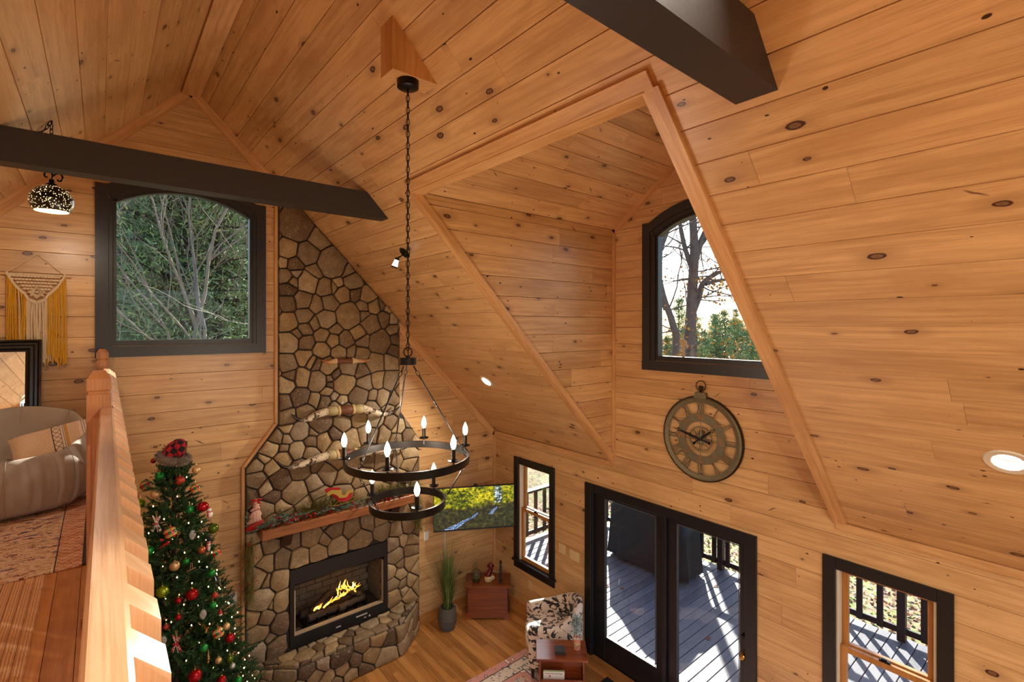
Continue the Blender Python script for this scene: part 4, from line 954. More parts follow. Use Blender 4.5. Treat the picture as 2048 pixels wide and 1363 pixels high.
def ringband(R, z, nm):
    return MB().lathe([(R-.005, z-.022), (R+.005, z-.022), (R+.005, z+.022), (R-.005, z+.022), (R-.005, z-.022)], CH, 64).build(nm, M['blackmetal'], chd, 30)
ringband(BR, BZ, 'large_ring'); ringband(SR, SZ, 'small_ring')
def candle(al, R, z):
    p = polar(al, R, z+.022)
    ar = MB().tube([polar(al, R, z), polar(al, R, z+.03)], .006, 8).lathe([(.004, .010), (.030, .018), (.032, .024), (.028, .022), (.004, .014)], p, 20).lathe([(.0115, .016), (.0115, .085), (.009, .087), (0, .087)], p, 14).build('candle_sleeve', M['blackmetal'], chd, True)
    MB().lathe([(.0075, 0), (.0135, .012), (.0165, .026), (.0155, .042), (.010, .060), (.004, .073), (.0004, .080)], p + Vector((0,0,.088)), 14).build('candle_bulb', M['bulb'], ar, True)
    point('candle_glow', p + Vector((0,0,.20)), 3.2, parent=ar, r=.02)
for al in (85, 145, 205, 265, 325, 25): candle(al, BR+.0, BZ)
for al in (55, 175, 295): candle(al, SR+.0, SZ)
for al in (235, 115, 355):
    a = polar(al, .035, HUBZ-.03); b = polar(al, BR-.012, BZ+.03); d = (b-a).normalized()
    chain(a, a+d*.10, .033, .020, .009, .0025, chd); MB().tube([a+d*.10, b-d*.07], .0045, 8).build('suspension_rod', M['blackmetal'], chd); chain(b-d*.07, b+d*.01, .033, .018, .008, .0025, chd)
    a = polar(al, BR-.012, BZ-.02); b = polar(al, SR+.0, SZ+.02); d = (b-a).normalized(); chain(a, a+d*.05, .03, .018, .008, .0025, chd)
    MB().tube([a+d*.05, b-d*.04], .0045, 8).build('suspension_rod', M['blackmetal'], chd); chain(b-d*.04, b, .03, .018, .008, .0025, chd)

# ================================================================ PENDANT, SPOT
gm, n, p, L = new_mat('pierced_black_globe'); tc = N(n, 'ShaderNodeTexCoord'); vo = N(n, 'ShaderNodeTexVoronoi'); vo.inputs['Scale'].default_value = 85; L(tc.outputs['Object'], vo.inputs[0])
hole = ramp(n, [(.22, (1,1,1)), (.28, (0,0,0))], vo.outputs['Distance']); p.inputs['Base Color'].default_value = (*srgb(28, 20, 16), 1); p.inputs['Roughness'].default_value = .25
L(hole.outputs[0], p.inputs['Emission Strength']); st = math_(n, 'MULTIPLY', hole.outputs[0], 2.2); L(st, p.inputs['Emission Strength']); p.inputs['Emission Color'].default_value = (1, .72, .36, 1); M['globe'] = gm
PX, PY = -.258, 4.645; PC = Vector((PX, PY, 4.86))
pen = empty('pierced_globe_pendant', PC + Vector((0,0,.2)), 'pierced black globe pendant lamp with scroll hook hanging behind the tie beam', 'pendant lamp')
prof = [(.118*math.sin(t), .112*math.cos(t)) for t in [math.radians(x) for x in range(14, 132, 6)]]
pr_in = [(r_-.003, z_) for r_, z_ in prof][::-1]
MB().lathe(prof, PC, 40, cap=False).build('globe_shade', M['globe'], pen, True)
MB().lathe(pr_in, PC, 40, cap=False).build('shade_lining', plain('gold_lining', srgb(220, 180, 110), .4), pen, True)
MB().lathe([(.034, .105), (.030, .118), (.016, .125), (.014, .15), (.007, .155), (0, .156)], PC, 20).build('cap', M['blackmetal'], pen, True)
MB().ball(PC + Vector((0,0,.0)), .026, 12, 8, (1,1,1.2)).build('bulb', emit_mat('pendant_bulb', (1, .76, .42), 14), pen, True)
point('pendant_glow', PC - Vector((0,0,.08)), 9, parent=pen, r=.03)
scr = MB()
def spiral(c, r0, r1, a0, a1, k=14): return [c + LAT*math.cos(a0+(a1-a0)*i/k)*(r0+(r1-r0)*i/k) + Vector((0,0,1))*math.sin(a0+(a1-a0)*i/k)*(r0+(r1-r0)*i/k) for i in range(k+1)]
T0 = PC + Vector((0,0,.15))
scr.tube(spiral(T0 + LAT*(-.03) + Vector((0,0,.03)), .040, .012, -.6, 4.6), .0055, 8); scr.tube(spiral(T0 + LAT*.05 + Vector((0,0,.005)), .042, .010, 2.6, -2.6), .0055, 8)
scr.tube(spiral(T0 + Vector((0,0,.085)) - LAT*.0, .038, .026, -1.6, 2.6), .0055, 8)
scr.build('scroll_hook', M['blackmetal'], pen, True)
hk = Vector((-.259, 4.646, 5.41))
chain(T0 + Vector((0,0,.12)), hk - Vector((0,0,.02)), .034, .022, .010, .0028, pen)
sw = [hk, hk + LAT*(-.04) + Vector((0,0,-.05)), hk + LAT*(-.10) + Vector((0,0,-.09)), hk + LAT*(-.2) + Vector((0,0,-.13))]
for i in range(3): chain(sw[i], sw[i+1], .034, .022, .010, .0028, pen)
MB().tube([hk + Vector((0,0,.02)), hk - Vector((0,0,.02))], .004, 6).build('ceiling_hook', M['blackmetal'], pen)
SPp = Vector((2.314, 4.414, ZA-(2.314-XA)*SL)); spt = empty('ceiling_spotlight', SPp, 'small swivel spotlight with frosted glass shade on the slope near the chain', 'spotlight')
MB().lathe([(.062, 0), (.062, .008), (.05, .018), (0, .02)], SPp, 24, -ndr).build('canopy', M['blackmetal'], spt, True)
sd0 = SPp - ndr*.02; sd1 = sd0 - ndr*.03 - LAT*.04 - Vector((0,0,.02)); sdir = (-LAT*.35 - Vector((0,0,1))).normalized()
MB().tube([sd0, sd0 - ndr*.03, sd1], .007, 8).lathe([(.0, 0), (.022, .0), (.022, .022), (0, .024)], sd1, 16, sdir).build('arm', M['blackmetal'], spt, True)
MB().lathe([(.020, .022), (.024, .05), (.030, .09)], sd1, 20, sdir, cap=False).build('frosted_shade', emit_mat('frosted_glass_lit', (1, .93, .80), 1.6), spt, True)
MB().lathe([(.030, .088), (.036, .094), (.034, .102), (.028, .10)], sd1, 20, sdir, cap=False).build('rim', M['blackmetal'], spt, True)

# ================================================================ TELEVISION
tv = empty('wall_television', (4.09, 5.9, 1.9), 'flat television showing a stream under yellow autumn leaves, mounted across the corner', 'television')
def at_f(u, v, f): return C0 + ray(u, v)*f
TL, TR_, BR_, BL_ = at_f(867, 976.5, 6.55), at_f(1028.5, 968.5, 6.75), at_f(1028.5, 1053, 6.75), at_f(867, 1064, 6.55)
ex = (TR_-TL); ex.z = 0; ex.normalize(); zc0, zc1 = (BL_.z+BR_.z)/2, (TL.z+TR_.z)/2; L0 = Vector((TL.x, TL.y, 0)); wid = (Vector((TR_.x, TR_.y, 0))-L0).length
nrm = Vector((ex.y, -ex.x, 0)); nrm = nrm if nrm.dot(-L0) > 0 else -nrm
mc = L0 + ex*wid/2 + Vector((0,0,(zc0+zc1)/2))
MB().obox(mc - nrm*.022, ex*wid/2, nrm*.022, Vector((0,0,(zc1-zc0)/2))).build('television_case', M['black'], tv)
scm, n, p, L = new_mat('television_picture'); tc = N(n, 'ShaderNodeTexCoord'); uv = tc.outputs['UV']; se = N(n, 'ShaderNodeSeparateXYZ'); L(uv, se.inputs[0]); X_, Y_ = se.outputs[0], se.outputs[1]
nl = noise(n, vmap(n, uv, (20, 13, 1)), 1, 6, .8); nb = noise(n, vmap(n, uv, (3.4, 2.2, 1)), 1, 3, .5); nf = noise(n, vmap(n, uv, (60, 34, 1)), 1, 3, .8)
leaf = ramp(n, [(.38, srgb(10, 22, 8)), (.46, srgb(40, 62, 12)), (.52, srgb(150, 150, 18)), (.60, srgb(240, 206, 36)), (.74, srgb(252, 236, 100))], math_(n, 'ADD', math_(n, 'MULTIPLY', nl.outputs[0], .72), math_(n, 'MULTIPLY', nb.outputs[0], .28)))
floor_ = ramp(n, [(.36, srgb(10, 14, 10)), (.52, srgb(44, 48, 26)), (.64, srgb(96, 88, 34)), (.78, srgb(170, 120, 50))], nl.outputs[0])
hz = math_(n, 'ADD', math_(n, 'MULTIPLY', nb.outputs[0], .5), math_(n, 'MULTIPLY_ADD', X_, .10, .26)); up = ramp(n, [(.44, (0,0,0)), (.54, (1,1,1))], math_(n, 'ADD', math_(n, 'SUBTRACT', Y_, hz), .5))
c = mix(n, up.outputs[0], floor_.outputs[0], leaf.outputs[0])
# stream: two pale blue runs from the middle distance to the lower left
def run(cx0, slope, w0, y_lo, y_hi, cc):
    cx_ = math_(n, 'ADD', math_(n, 'MULTIPLY', math_(n, 'SUBTRACT', Y_, y_lo), slope), cx0); wob = math_(n, 'MULTIPLY_ADD', nb.outputs[0], .16, -.08)
    d = math_(n, 'ABSOLUTE', math_(n, 'ADD', math_(n, 'SUBTRACT', X_, cx_), wob)); w = math_(n, 'MULTIPLY_ADD', math_(n, 'SUBTRACT', y_hi, Y_), w0, .012)
    inside = math_(n, 'MULTIPLY', math_(n, 'LESS_THAN', d, w), math_(n, 'MULTIPLY', math_(n, 'GREATER_THAN', Y_, y_lo), math_(n, 'LESS_THAN', Y_, y_hi)))
    sh = ramp(n, [(.4, srgb(20, 34, 60)), (.5, srgb(60, 96, 150)), (.62, srgb(190, 214, 236))], nf.outputs[0])
    return mix(n, inside, cc, sh.outputs[0])
c = run(.14, 1.15, .30, .01, .30, c); c = run(.46, .55, .12, .27, .40, c); c = run(.70, .5, .16, .34, .50, c)
sky_p = math_(n, 'MULTIPLY', math_(n, 'GREATER_THAN', nl.outputs[0], .52), math_(n, 'MULTIPLY', math_(n, 'LESS_THAN', math_(n, 'ABSOLUTE', math_(n, 'SUBTRACT', X_, .80)), .045), math_(n, 'GREATER_THAN', Y_, .60)))
c = mix(n, sky_p, c, srgb(200, 220, 245))
p.inputs['Base Color'].default_value = (0,0,0,1); L(c, p.inputs['Emission Color']); p.inputs['Emission Strength'].default_value = .95; p.inputs['Roughness'].default_value = .3
hw = wid/2-.008; hh = (zc1-zc0)/2
MB().add([mc + nrm*.0015 - ex*hw - Vector((0,0,hh-.022)), mc + nrm*.0015 + ex*hw - Vector((0,0,hh-.022)), mc + nrm*.0015 + ex*hw + Vector((0,0,hh-.008)), mc + nrm*.0015 - ex*hw + Vector((0,0,hh-.008))], [(0,1,2,3)]).build('screen', scm, tv, uvs=lambda v, n_: (((v-mc).dot(ex)+hw)/(2*hw), ((v-mc).z+hh)/(2*hh)))
cnr = Vector((XR, YB, mc.z))
MB().tube([mc - nrm*.04, Vector((4.35, YB-.02, mc.z))], .022, 8).box((4.28, YB-.02, mc.z-.1), (4.42, YB-.001, mc.z+.1)).build('wall_arm', M['blackmetal'], tv)
MB().cham((mc.x+.0, mc.y-.02, zc1), (mc.x+.04, mc.y+.02, zc1+.035)).build('sensor', M['black'], tv)
MB().box((3.655, YB-.008, .35), (3.675, YB-.0, 1.62)).build('cable_cover', M['cream'], tv)

# ================================================================ CLOCK
pew = plain('galvanised_pewter', srgb(120, 112, 88), .5, .55, noise_amt=.35, nscale=45, bumpy=.3, bscale=90); dkb = plain('dark_bronze_edge', srgb(54, 42, 28), .5, .5)
CC = Vector((XR, 2.500, 2.90)); clk = empty('compass_wall_clock', CC, 'large pewter skeleton wall clock with roman numerals and compass rose', 'clock')
def CP(r, a, d=0.0): a = math.radians(a); return CC + Vector((-d, -r*math.sin(a), r*math.cos(a)))      # a clockwise from the top, seen from the room
R0, R1 = .405, .352
def annulus(mb, ro, ri, d0, d1, k=72, rolled=False):
    for i in range(k):
        a0, a1 = 360*i/k, 360*(i+1)/k
        if rolled: prof = [(ri, d0), (ri, d1*.8), (ri*.3+ro*.7, d1), (ro, d1*.7), (ro, d0)]
        else: prof = [(ri, d0), (ri, d1), (ro, d1), (ro, d0)]
        vs = [CP(r_, a0, d_) for r_, d_ in prof] + [CP(r_, a1, d_) for r_, d_ in prof]; m_ = len(prof)
        mb.add(vs, [(j, (j+1) % m_, m_+(j+1) % m_, m_+j) for j in range(m_)])
    return mb
annulus(MB(), R0, R1, .028, .046, rolled=True).build('outer_ring', pew, clk, 40)
te = annulus(MB(), R0+.004, R0-.012, .0, .034)
for i in range(150): te.tube([CP(R0+.006, i*2.4, .002), CP(R0+.006, i*2.4, .034)], .0058, 5)
te.build('toothed_rim', dkb, clk)
annulus(MB(), .248, .168, .030, .036).build('inner_ring', pew, clk)
num = MB()
def bar(a, off0, off1, r0, r1, w=.0048):   # numeral stroke from (r0, off0) to (r1, off1), offsets in metres across
    ar = math.radians(a); rad = Vector((0, -math.sin(ar), math.cos(ar))); tan = Vector((0, -math.cos(ar), -math.sin(ar)))
    p0 = CC + rad*r0 + tan*off0 + Vector((-.033, 0, 0)); p1 = CC + rad*r1 + tan*off1 + Vector((-.033, 0, 0)); d = (p1-p0).normalized(); s_ = d.cross(Vector((1,0,0)))
    num.obox((p0+p1)/2, (p1-p0)/2, s_*w, (.003, 0, 0))
ROM = {1:'I',2:'II',3:'III',4:'IIII',5:'V',6:'VI',7:'VII',8:'VIII',9:'IX',10:'X',11:'XI',12:'XII'}
for h, s in ROM.items():
    num = MB()
    ws = [dict(I=.020, V=.042, X=.042)[c_] for c_ in s]; x = -sum(ws)/2
    for c_, w in zip(s, ws):
        m_ = x + w/2
        if c_ == 'I': bar(h*30, m_, m_, .246, .355)
        elif c_ == 'V': bar(h*30, m_, m_-.017, .246, .355, .0056); bar(h*30, m_, m_+.017, .246, .355, .0036)
        else: bar(h*30, m_+.017, m_-.017, .246, .355, .0056); bar(h*30, m_-.017, m_+.017, .246, .355, .0036)
        x += w
    num.build('roman_numeral', pew, clk)
cs = MB()
for i in range(8):
    ln = .160 if i % 2 == 0 else .115; w = .026; a = i*45
    for s_ in (-1, 1): cs.add([CP(0, 0, .044), CP(w*1.15, a+s_*22.5, .034), CP(ln, a, .034), CP(0, 0, .028), CP(w*1.15, a+s_*22.5, .028), CP(ln, a, .028)], [(0,1,2),(5,4,3),(0,3,4,1),(1,4,5,2),(2,5,3,0)])
annulus(cs, .118, .109, .028, .033); annulus(cs, .062, .055, .028, .033)
for i in range(36): cs.tube([CP(.118, i*10, .031), CP(.136 if i % 3 else .142, i*10, .031)], .0026, 4)
for a in (0, 90, 180, 270): cs.obox(CP(.15, a, .031), CP(.020, a)-CC, (CP(.002, a+90)-CC), (.002, 0, 0))
cs.build('compass_rose', pew, clk)
hd = MB()
def hand(a, l, back):
    def qd(r0, w0, r1, w1, d=.052):
        w0 *= 1.5; w1 *= 1.5
        hd.add([CP(r0, a, d)+(CP(w0, a+90)-CC), CP(r0, a, d)-(CP(w0, a+90)-CC), CP(r1, a, d)-(CP(w1, a+90)-CC), CP(r1, a, d)+(CP(w1, a+90)-CC)] + [CP(r0, a, d-.003)+(CP(w0, a+90)-CC), CP(r0, a, d-.003)-(CP(w0, a+90)-CC), CP(r1, a, d-.003)-(CP(w1, a+90)-CC), CP(r1, a, d-.003)+(CP(w1, a+90)-CC)], [(0,1,2,3),(7,6,5,4),(0,4,5,1),(1,5,6,2),(2,6,7,3),(3,7,4,0)])
    qd(-back, .004, 0, .005); qd(-back, .011, -back+.03, .003); qd(0, .005, l*.35, .009); qd(l*.35, .009, l*.72, .004); qd(l*.85, .003, l*.98, .0005)
    for s_ in (-1, 1): hd.add([CP(l*.70, a, .052), CP(l*.78, a, .052)+(CP(s_*.020, a+90)-CC), CP(l*.86, a, .052), CP(l*.78, a, .052)+(CP(s_*.007, a+90)-CC)], [(0,1,2,3)]); 
hand(284, .310, .11); hand(52, .205, .09); hd.lathe([(.015, .040), (.015, .056), (0, .058)], CC, 16, (-1, 0, 0))
hd.build('hands', plain('clock_hand_black', srgb(12, 11, 12), .4), clk)
cn = MB(); cn.prism([CC+Vector((-.006, -.066, .392)), CC+Vector((-.006, .066, .392)), CC+Vector((-.006, .052, .452)), CC+Vector((-.006, -.052, .452))], (-.045, 0, 0)); cn.build('crown', pew, clk)
rc_ = MB().lathe([(.012, .45), (.016, .462), (.010, .47), (.006, .474)], CC+Vector((-.028,0,0)), 12).ball(CC+Vector((-.028, 0, .495)), .024, 14, 10)
rc_.tube([CC+Vector((-.028, .050*math.cos(a), .515+.050*math.sin(a))) for a in [TAU*i/24 for i in range(24)]], .0045, 6, closed=True); rc_.build('crown_ring', dkb, clk, True)
lg = plain('stamped_letter_pine', srgb(168, 96, 46), .6)
def text(name, s, size, Mx, mat, parent, ext=.0006, align='CENTER'):
    cu = bpy.data.curves.new(name, 'FONT'); cu.body = s; cu.size = size; cu.extrude = ext; cu.align_x = align; cu.align_y = 'CENTER'
    to = bpy.data.objects.new(name, cu); COL.objects.link(to); bpy.context.view_layer.update()
    me = bpy.data.meshes.new_from_object(to.evaluated_get(bpy.context.evaluated_depsgraph_get())); bpy.data.objects.remove(to); bpy.data.curves.remove(cu)
    me.transform(Matrix.Translation(-org(parent)) @ Mx); me.materials.clear(); me.materials.append(mat); o = bpy.data.objects.new(name, me); COL.objects.link(o); o.parent = parent; ORG[o.name] = org(parent); return o
Mr = Matrix(((0, 0, -1, 0), (-1, 0, 0, 0), (0, 1, 0, 0), (0, 0, 0, 1)))   # text x -> -Y, text y -> Z, facing -X
for s, a, sz in (('N', 0, .085), ('E', 90, .085), ('S', 180, .085), ('W', 270, .085), ('NE', 45, .036), ('SE', 135, .036), ('SW', 225, .036), ('NW', 315, .036)):
    text('compass_letter', s, sz, Matrix.Translation(CP(.208, a, .0368)) @ Mr, lg, clk)

# ================================================================ RAILING
rail = empty('loft_railing', (.02, 3.2, ZL), 'pine loft railing of posts, handrail and angle-cut balusters running away from the viewer', 'railing')
M['railwood'] = wood_mat('railing_pine_sheen', srgb(240, 200, 158), srgb(206, 150, 100), .3, .3, coat=.9)  # paler than the orange wood; window sheen and lit tops put into its colour
M['newel'] = wood_mat('newel_oak', srgb(190, 128, 74), srgb(126, 72, 34), .2, .35, gl=.8)
kx = .0075; railx = lambda y: -.017 + kx*(y-.65)     # left edge of the handrail
def newel(yc, xc):
    w = .0435; b = MB()
    pf = [(w, 0), (w, .92), (w, 1.035), (w-.006, 1.043), (w-.006, 1.049), (w, 1.057), (w, 1.108), (w-.003, 1.113), (w-.021, 1.143), (0, 1.143)]
    vs = []; 
    for r_, z_ in pf: vs += [(xc-r_, yc-r_, ZL+z_), (xc+r_, yc-r_, ZL+z_), (xc+r_, yc+r_, ZL+z_), (xc-r_, yc+r_, ZL+z_)]
    fs = [(k*4+j, k*4+(j+1) % 4, k*4+4+(j+1) % 4, k*4+4+j) for k in range(len(pf)-1) for j in range(4)]
    b.add(vs, fs); o = b.build('newel_post', M['newel'], rail, uvs=lambda v, n_: (v.z, v.x+v.y))
    t_ = MB()
    for k in range(4):
        pass
    t_.prism([(xc-w-.02, yc-w-.02, ZL), (xc+w+.02, yc-w-.02, ZL), (xc+w+.02, yc+w+.02, ZL), (xc-w-.02, yc+w+.02, ZL)], (0, 0, .045)); t_.prism([(xc-w-.008, yc-w-.008, ZL+.045), (xc+w+.008, yc-w-.008, ZL+.045), (xc+w+.008, yc+w+.008, ZL+.045), (xc-w-.008, yc+w+.008, ZL+.045)], (0, 0, .015))
    t_.build('post_foot', M['newel'], o, uvs=lambda v, n_: (v.x, v.y+v.z))
newel(2.975, -.005); newel(5.78, .015)
RT = ZL + .975
def handrail(y0, y1):
    pf = [(-.002, -.048), (-.002, -.010), (.000, -.004), (.004, 0), (.040, .0), (.046, -.006), (.046, -.048)]
    a = [(railx(y0)+x, y0, RT+z) for x, z in pf]; b = [(railx(y1)+x, y1, RT+z) for x, z in pf]; n_ = len(pf)
    MB().add(a+b, [tuple(range(n_)), tuple(range(2*n_-1, n_-1, -1))] + [(i, n_+i, n_+(i+1) % n_, (i+1) % n_) for i in range(n_)]).build('handrail', M['railwood'], rail, uvs=lambda v, n_2: (v.y, v.x+v.z))
    MB().box((railx(y0)-.0, y0, ZL+.06), (railx(y1)+.034, y1, ZL+.10)).build('bottom_rail', M['railwood'], rail, uvs=lambda v, n_2: (v.y, v.x+v.z))
handrail(.15, 2.931); handrail(3.019, 5.735)
y = .155; m0 = None
while y < 5.72:
    x0 = railx(y)+.046; zt = RT-.006
    if m0 is None:
        y00, x00 = y, x0
        mb = MB().prism([(x0, y, ZL-.18), (x0, y, zt), (x0+.036, y, zt-.036), (x0+.036, y, ZL-.16)], (0, .07, 0)); o = mb.build('baluster', M['railwood'], rail, uvs=lambda v, n_2: (v.z, v.x+v.y)); m0 = o.data
    else:
        o = bpy.data.objects.new('baluster', m0); COL.objects.link(o); o.parent = rail; o.location = (x0-x00, y-y00, 0); ORG[o.name] = org(rail)
    y += .14
MB().box((.02, YF, ZL-.30), (.045, YB, ZL+.0)).build('trim_30', M['trim'], kind='structure', uvs=lambda v, n_2: (v.y, v.z))
# ================================================================ LOFT FURNISHINGS
linen, n, p, L = new_mat('grey_linen'); tc = N(n, 'ShaderNodeTexCoord'); nz = noise(n, tc.outputs['Object'], 6, 3); nf = noise(n, tc.outputs['Object'], 420, 2)
L(mix(n, nz.outputs[0], srgb(150, 138, 124), srgb(180, 168, 154)), p.inputs['Base Color']); p.inputs['Roughness'].default_value = .9; bump(n, p, math_(n, 'ADD', math_(n, 'MULTIPLY', noise(n, tc.outputs['Object'], 7, 3, .5, .8).outputs[0], 3), nf.outputs[0]), .35, .006)
bb = empty('bean_bag_chair', (-.47, 5.12, ZL), 'slouchy grey linen bean bag chair on the loft rug beside the mirror', 'bean bag')
def beanz(th, rr):     # th 0 = front (-Y)
    pass
mb = MB(); NS, NR = 48, 22; BC = Vector((-.49, 5.13, ZL+.012))
prof = [(.0, .30, 0), (.10, .31, 0), (.20, .30, .02), (.27, .30, .10), (.32, .36, .30), (.355, .42, .62), (.385, .42, .95), (.42, .37, 1), (.445, .29, .80), (.45, .22, .5), (.44, .13, .2), (.41, .05, .06), (.35, .010, 0), (.2, .0, 0), (0, 0, 0)]
vs = []
for r_, z_, k_ in prof:
    for j in range(NS):
        a = TAU*j/NS; back = .5*(1-math.cos(a)); wob = 1 + .03*math.cos(8*a) + .012*mnoise.noise(Vector((math.cos(a)*4, math.sin(a)*4, z_*9)))*3
        lift = k_*(.30*back**1.3) ; rx = r_*(1.06)*wob; ry = r_*(.98)*wob
        vs.append(BC + Vector((math.sin(a)*rx, -math.cos(a)*ry + k_*.10*back, z_ + lift + .012*mnoise.noise(Vector((rx*9, ry*7, a))))))
fs = [(k*NS+j, (k+1)*NS+j, (k+1)*NS+(j+1) % NS, k*NS+(j+1) % NS) for k in range(len(prof)-1) for j in range(NS)]
o = mb.add(vs, fs).build('bag', linen, bb, 80); ss = o.modifiers.new('s', 'SUBSURF'); ss.levels = 1; ss.render_levels = 2
seam = MB()
for j in range(0, NS, 6):
    pts = [vs[k*NS+j]*1 + (vs[k*NS+j]-BC).normalized()*.0035 for k in range(3, 13)]; seam.tube(smooth_path(pts, 3), .0022, 5)
seam.build('seams', plain('seam_linen', srgb(150, 138, 126), .95), bb)  # raised seams in the darker linen tone
pm, n, p, L = new_mat('block_print_cushion'); tc = N(n, 'ShaderNodeTexCoord'); uv = tc.outputs['UV']; se = N(n, 'ShaderNodeSeparateXYZ'); L(uv, se.inputs[0])
cream_, ochre, dk_ = srgb(224, 204, 178), srgb(206, 150, 70), srgb(58, 52, 50)
def tri(v, k): return math_(n, 'ABSOLUTE', math_(n, 'SUBTRACT', math_(n, 'FRACT', math_(n, 'MULTIPLY', v, k)), .5))
dia = math_(n, 'ADD', tri(se.outputs[0], 10), tri(se.outputs[1], 6)); lat_ = math_(n, 'LESS_THAN', math_(n, 'ABSOLUTE', math_(n, 'SUBTRACT', math_(n, 'FRACT', math_(n, 'MULTIPLY', dia, 4)), .5)), .16)
c = mix(n, math_(n, 'MULTIPLY', lat_, math_(n, 'LESS_THAN', se.outputs[0], .5)), cream_, ochre)
for x0, x1, cc in ((.50, .512, dk_), (.60, .606, dk_), (.63, .636, dk_), (.65, .656, dk_), (.66, .69, ochre)):
    c = mix(n, math_(n, 'MULTIPLY', math_(n, 'GREATER_THAN', se.outputs[0], x0), math_(n, 'LESS_THAN', se.outputs[0], x1)), c, cc)
zig = math_(n, 'LESS_THAN', math_(n, 'ABSOLUTE', math_(n, 'SUBTRACT', tri(se.outputs[1], 7), math_(n, 'MULTIPLY', math_(n, 'ABSOLUTE', math_(n, 'SUBTRACT', se.outputs[0], .556)), 11))), .07)
c = mix(n, math_(n, 'MULTIPLY', zig, math_(n, 'MULTIPLY', math_(n, 'GREATER_THAN', se.outputs[0], .512), math_(n, 'LESS_THAN', se.outputs[0], .60))), c, srgb(120, 90, 70))
dots = math_(n, 'MULTIPLY', math_(n, 'GREATER_THAN', tri(se.outputs[0], 36), .25), math_(n, 'GREATER_THAN', tri(se.outputs[1], 26), .22)); c = mix(n, math_(n, 'MULTIPLY', dots, math_(n, 'GREATER_THAN', se.outputs[0], .84)), c, dk_)
sw_ = math_(n, 'LESS_THAN', math_(n, 'ABSOLUTE', math_(n, 'SUBTRACT', math_(n, 'FRACT', math_(n, 'MULTIPLY', math_(n, 'ADD', tri(se.outputs[0], 16), tri(se.outputs[1], 9)), 3)), .5)), .15)
c = mix(n, math_(n, 'MULTIPLY', sw_, math_(n, 'MULTIPLY', math_(n, 'GREATER_THAN', se.outputs[0], .70), math_(n, 'LESS_THAN', se.outputs[0], .82))), c, ochre)
L(c, p.inputs['Base Color']); p.inputs['Roughness'].default_value = .92
def cushion(name, label, c0, ax, ay, w, h, th, mat):
    c0, ax, ay = Vector(c0), Vector(ax).normalized(), Vector(ay); ay = (ay - ax*ay.dot(ax)).normalized(); az = ax.cross(ay); K = 14; vs = []; fs = []; uvd = {}
    r = empty(name, c0, label, 'cushion')
    for side in (1, -1):
        for i in range(K+1):
            for j in range(K+1):
                u, v = i/K*2-1, j/K*2-1; e = max(0, (1-u**4)*(1-v**4))**.45; pin = 1 - .07*(1-abs(u))*abs(v)**3 ; px = u*(1-.06*(1-v*v)); py = v*(1-.06*(1-u*u))
                vs.append(c0 + ax*px*w/2 + ay*py*h/2 + az*side*th/2*e)
    S_ = (K+1)**2
    for s in (0, 1):
        for i in range(K):
            for j in range(K):
                f = (s*S_+i*(K+1)+j, s*S_+(i+1)*(K+1)+j, s*S_+(i+1)*(K+1)+j+1, s*S_+i*(K+1)+j+1); fs.append(f if s == 0 else f[::-1])
    MB().add(vs, fs).build('cushion_cover', mat, r, True, uvs=lambda v, n_: ((v-c0).dot(ax)/w+.5, (v-c0).dot(ay)/h+.5))
    return r
cushion('block_print_cushion', 'cream and ochre block print lumbar cushion lying in the bean bag', (-.27, 5.17, ZL+.44), (.96, .02, .22), (0, .80, .60), .50, .34, .13, pm)
# mirror
mir, n, p, L = new_mat('mirror_silver'); p.inputs['Base Color'].default_value = (.9, .9, .9, 1); p.inputs['Metallic'].default_value = 1; p.inputs['Roughness'].default_value = .01
mr = empty('leaning_floor_mirror', (-.80, 5.66, ZL), 'big black framed mirror leaning on the wall behind the bean bag', 'mirror')
lean = .10; HM = 1.235; xm1, xm0 = -.380, -1.22
def MP(x, h, d): return Vector((x, 5.64 + (5.80-5.64)*h/HM*.85 - d, ZL + h))
def frame_side(p_in, p_out): pass
fpf = [(0, 0), (0, .040), (.014, .046), (.026, .034), (.040, .034), (.052, .026), (.070, .026), (.084, .014), (.100, .010), (.100, 0)]   # inset, depth
fo_ = MB(); cor = [(xm0, 0, 1, 1), (xm1, 0, -1, 1), (xm1, HM, -1, -1), (xm0, HM, 1, -1)]
vs = [MP(x+sx*a, h+sh*a, d) for x, h, sx, sh in cor for a, d in fpf]; K = len(fpf)
fo_.add(vs, [(c_*K+i, c_*K+i+1, ((c_+1) % 4)*K+i+1, ((c_+1) % 4)*K+i) for c_ in range(4) for i in range(K-1)]); fo_.build('mirror_frame', plain('gloss_black_frame', srgb(16, 13, 12), .2), mr)
MB().add([MP(xm0+.098, .098, .008), MP(xm1-.098, .098, .008), MP(xm1-.098, HM-.098, .008), MP(xm0+.098, HM-.098, .008)], [(0,1,2,3)]).build('mirror_glass', mir, mr)
MB().add([MP(xm0+.01, .01, -.002), MP(xm1-.01, .01, -.002), MP(xm1-.01, HM-.01, -.002), MP(xm0+.01, HM-.01, -.002)], [(3,2,1,0)]).build('back_panel', M['backing'], mr)
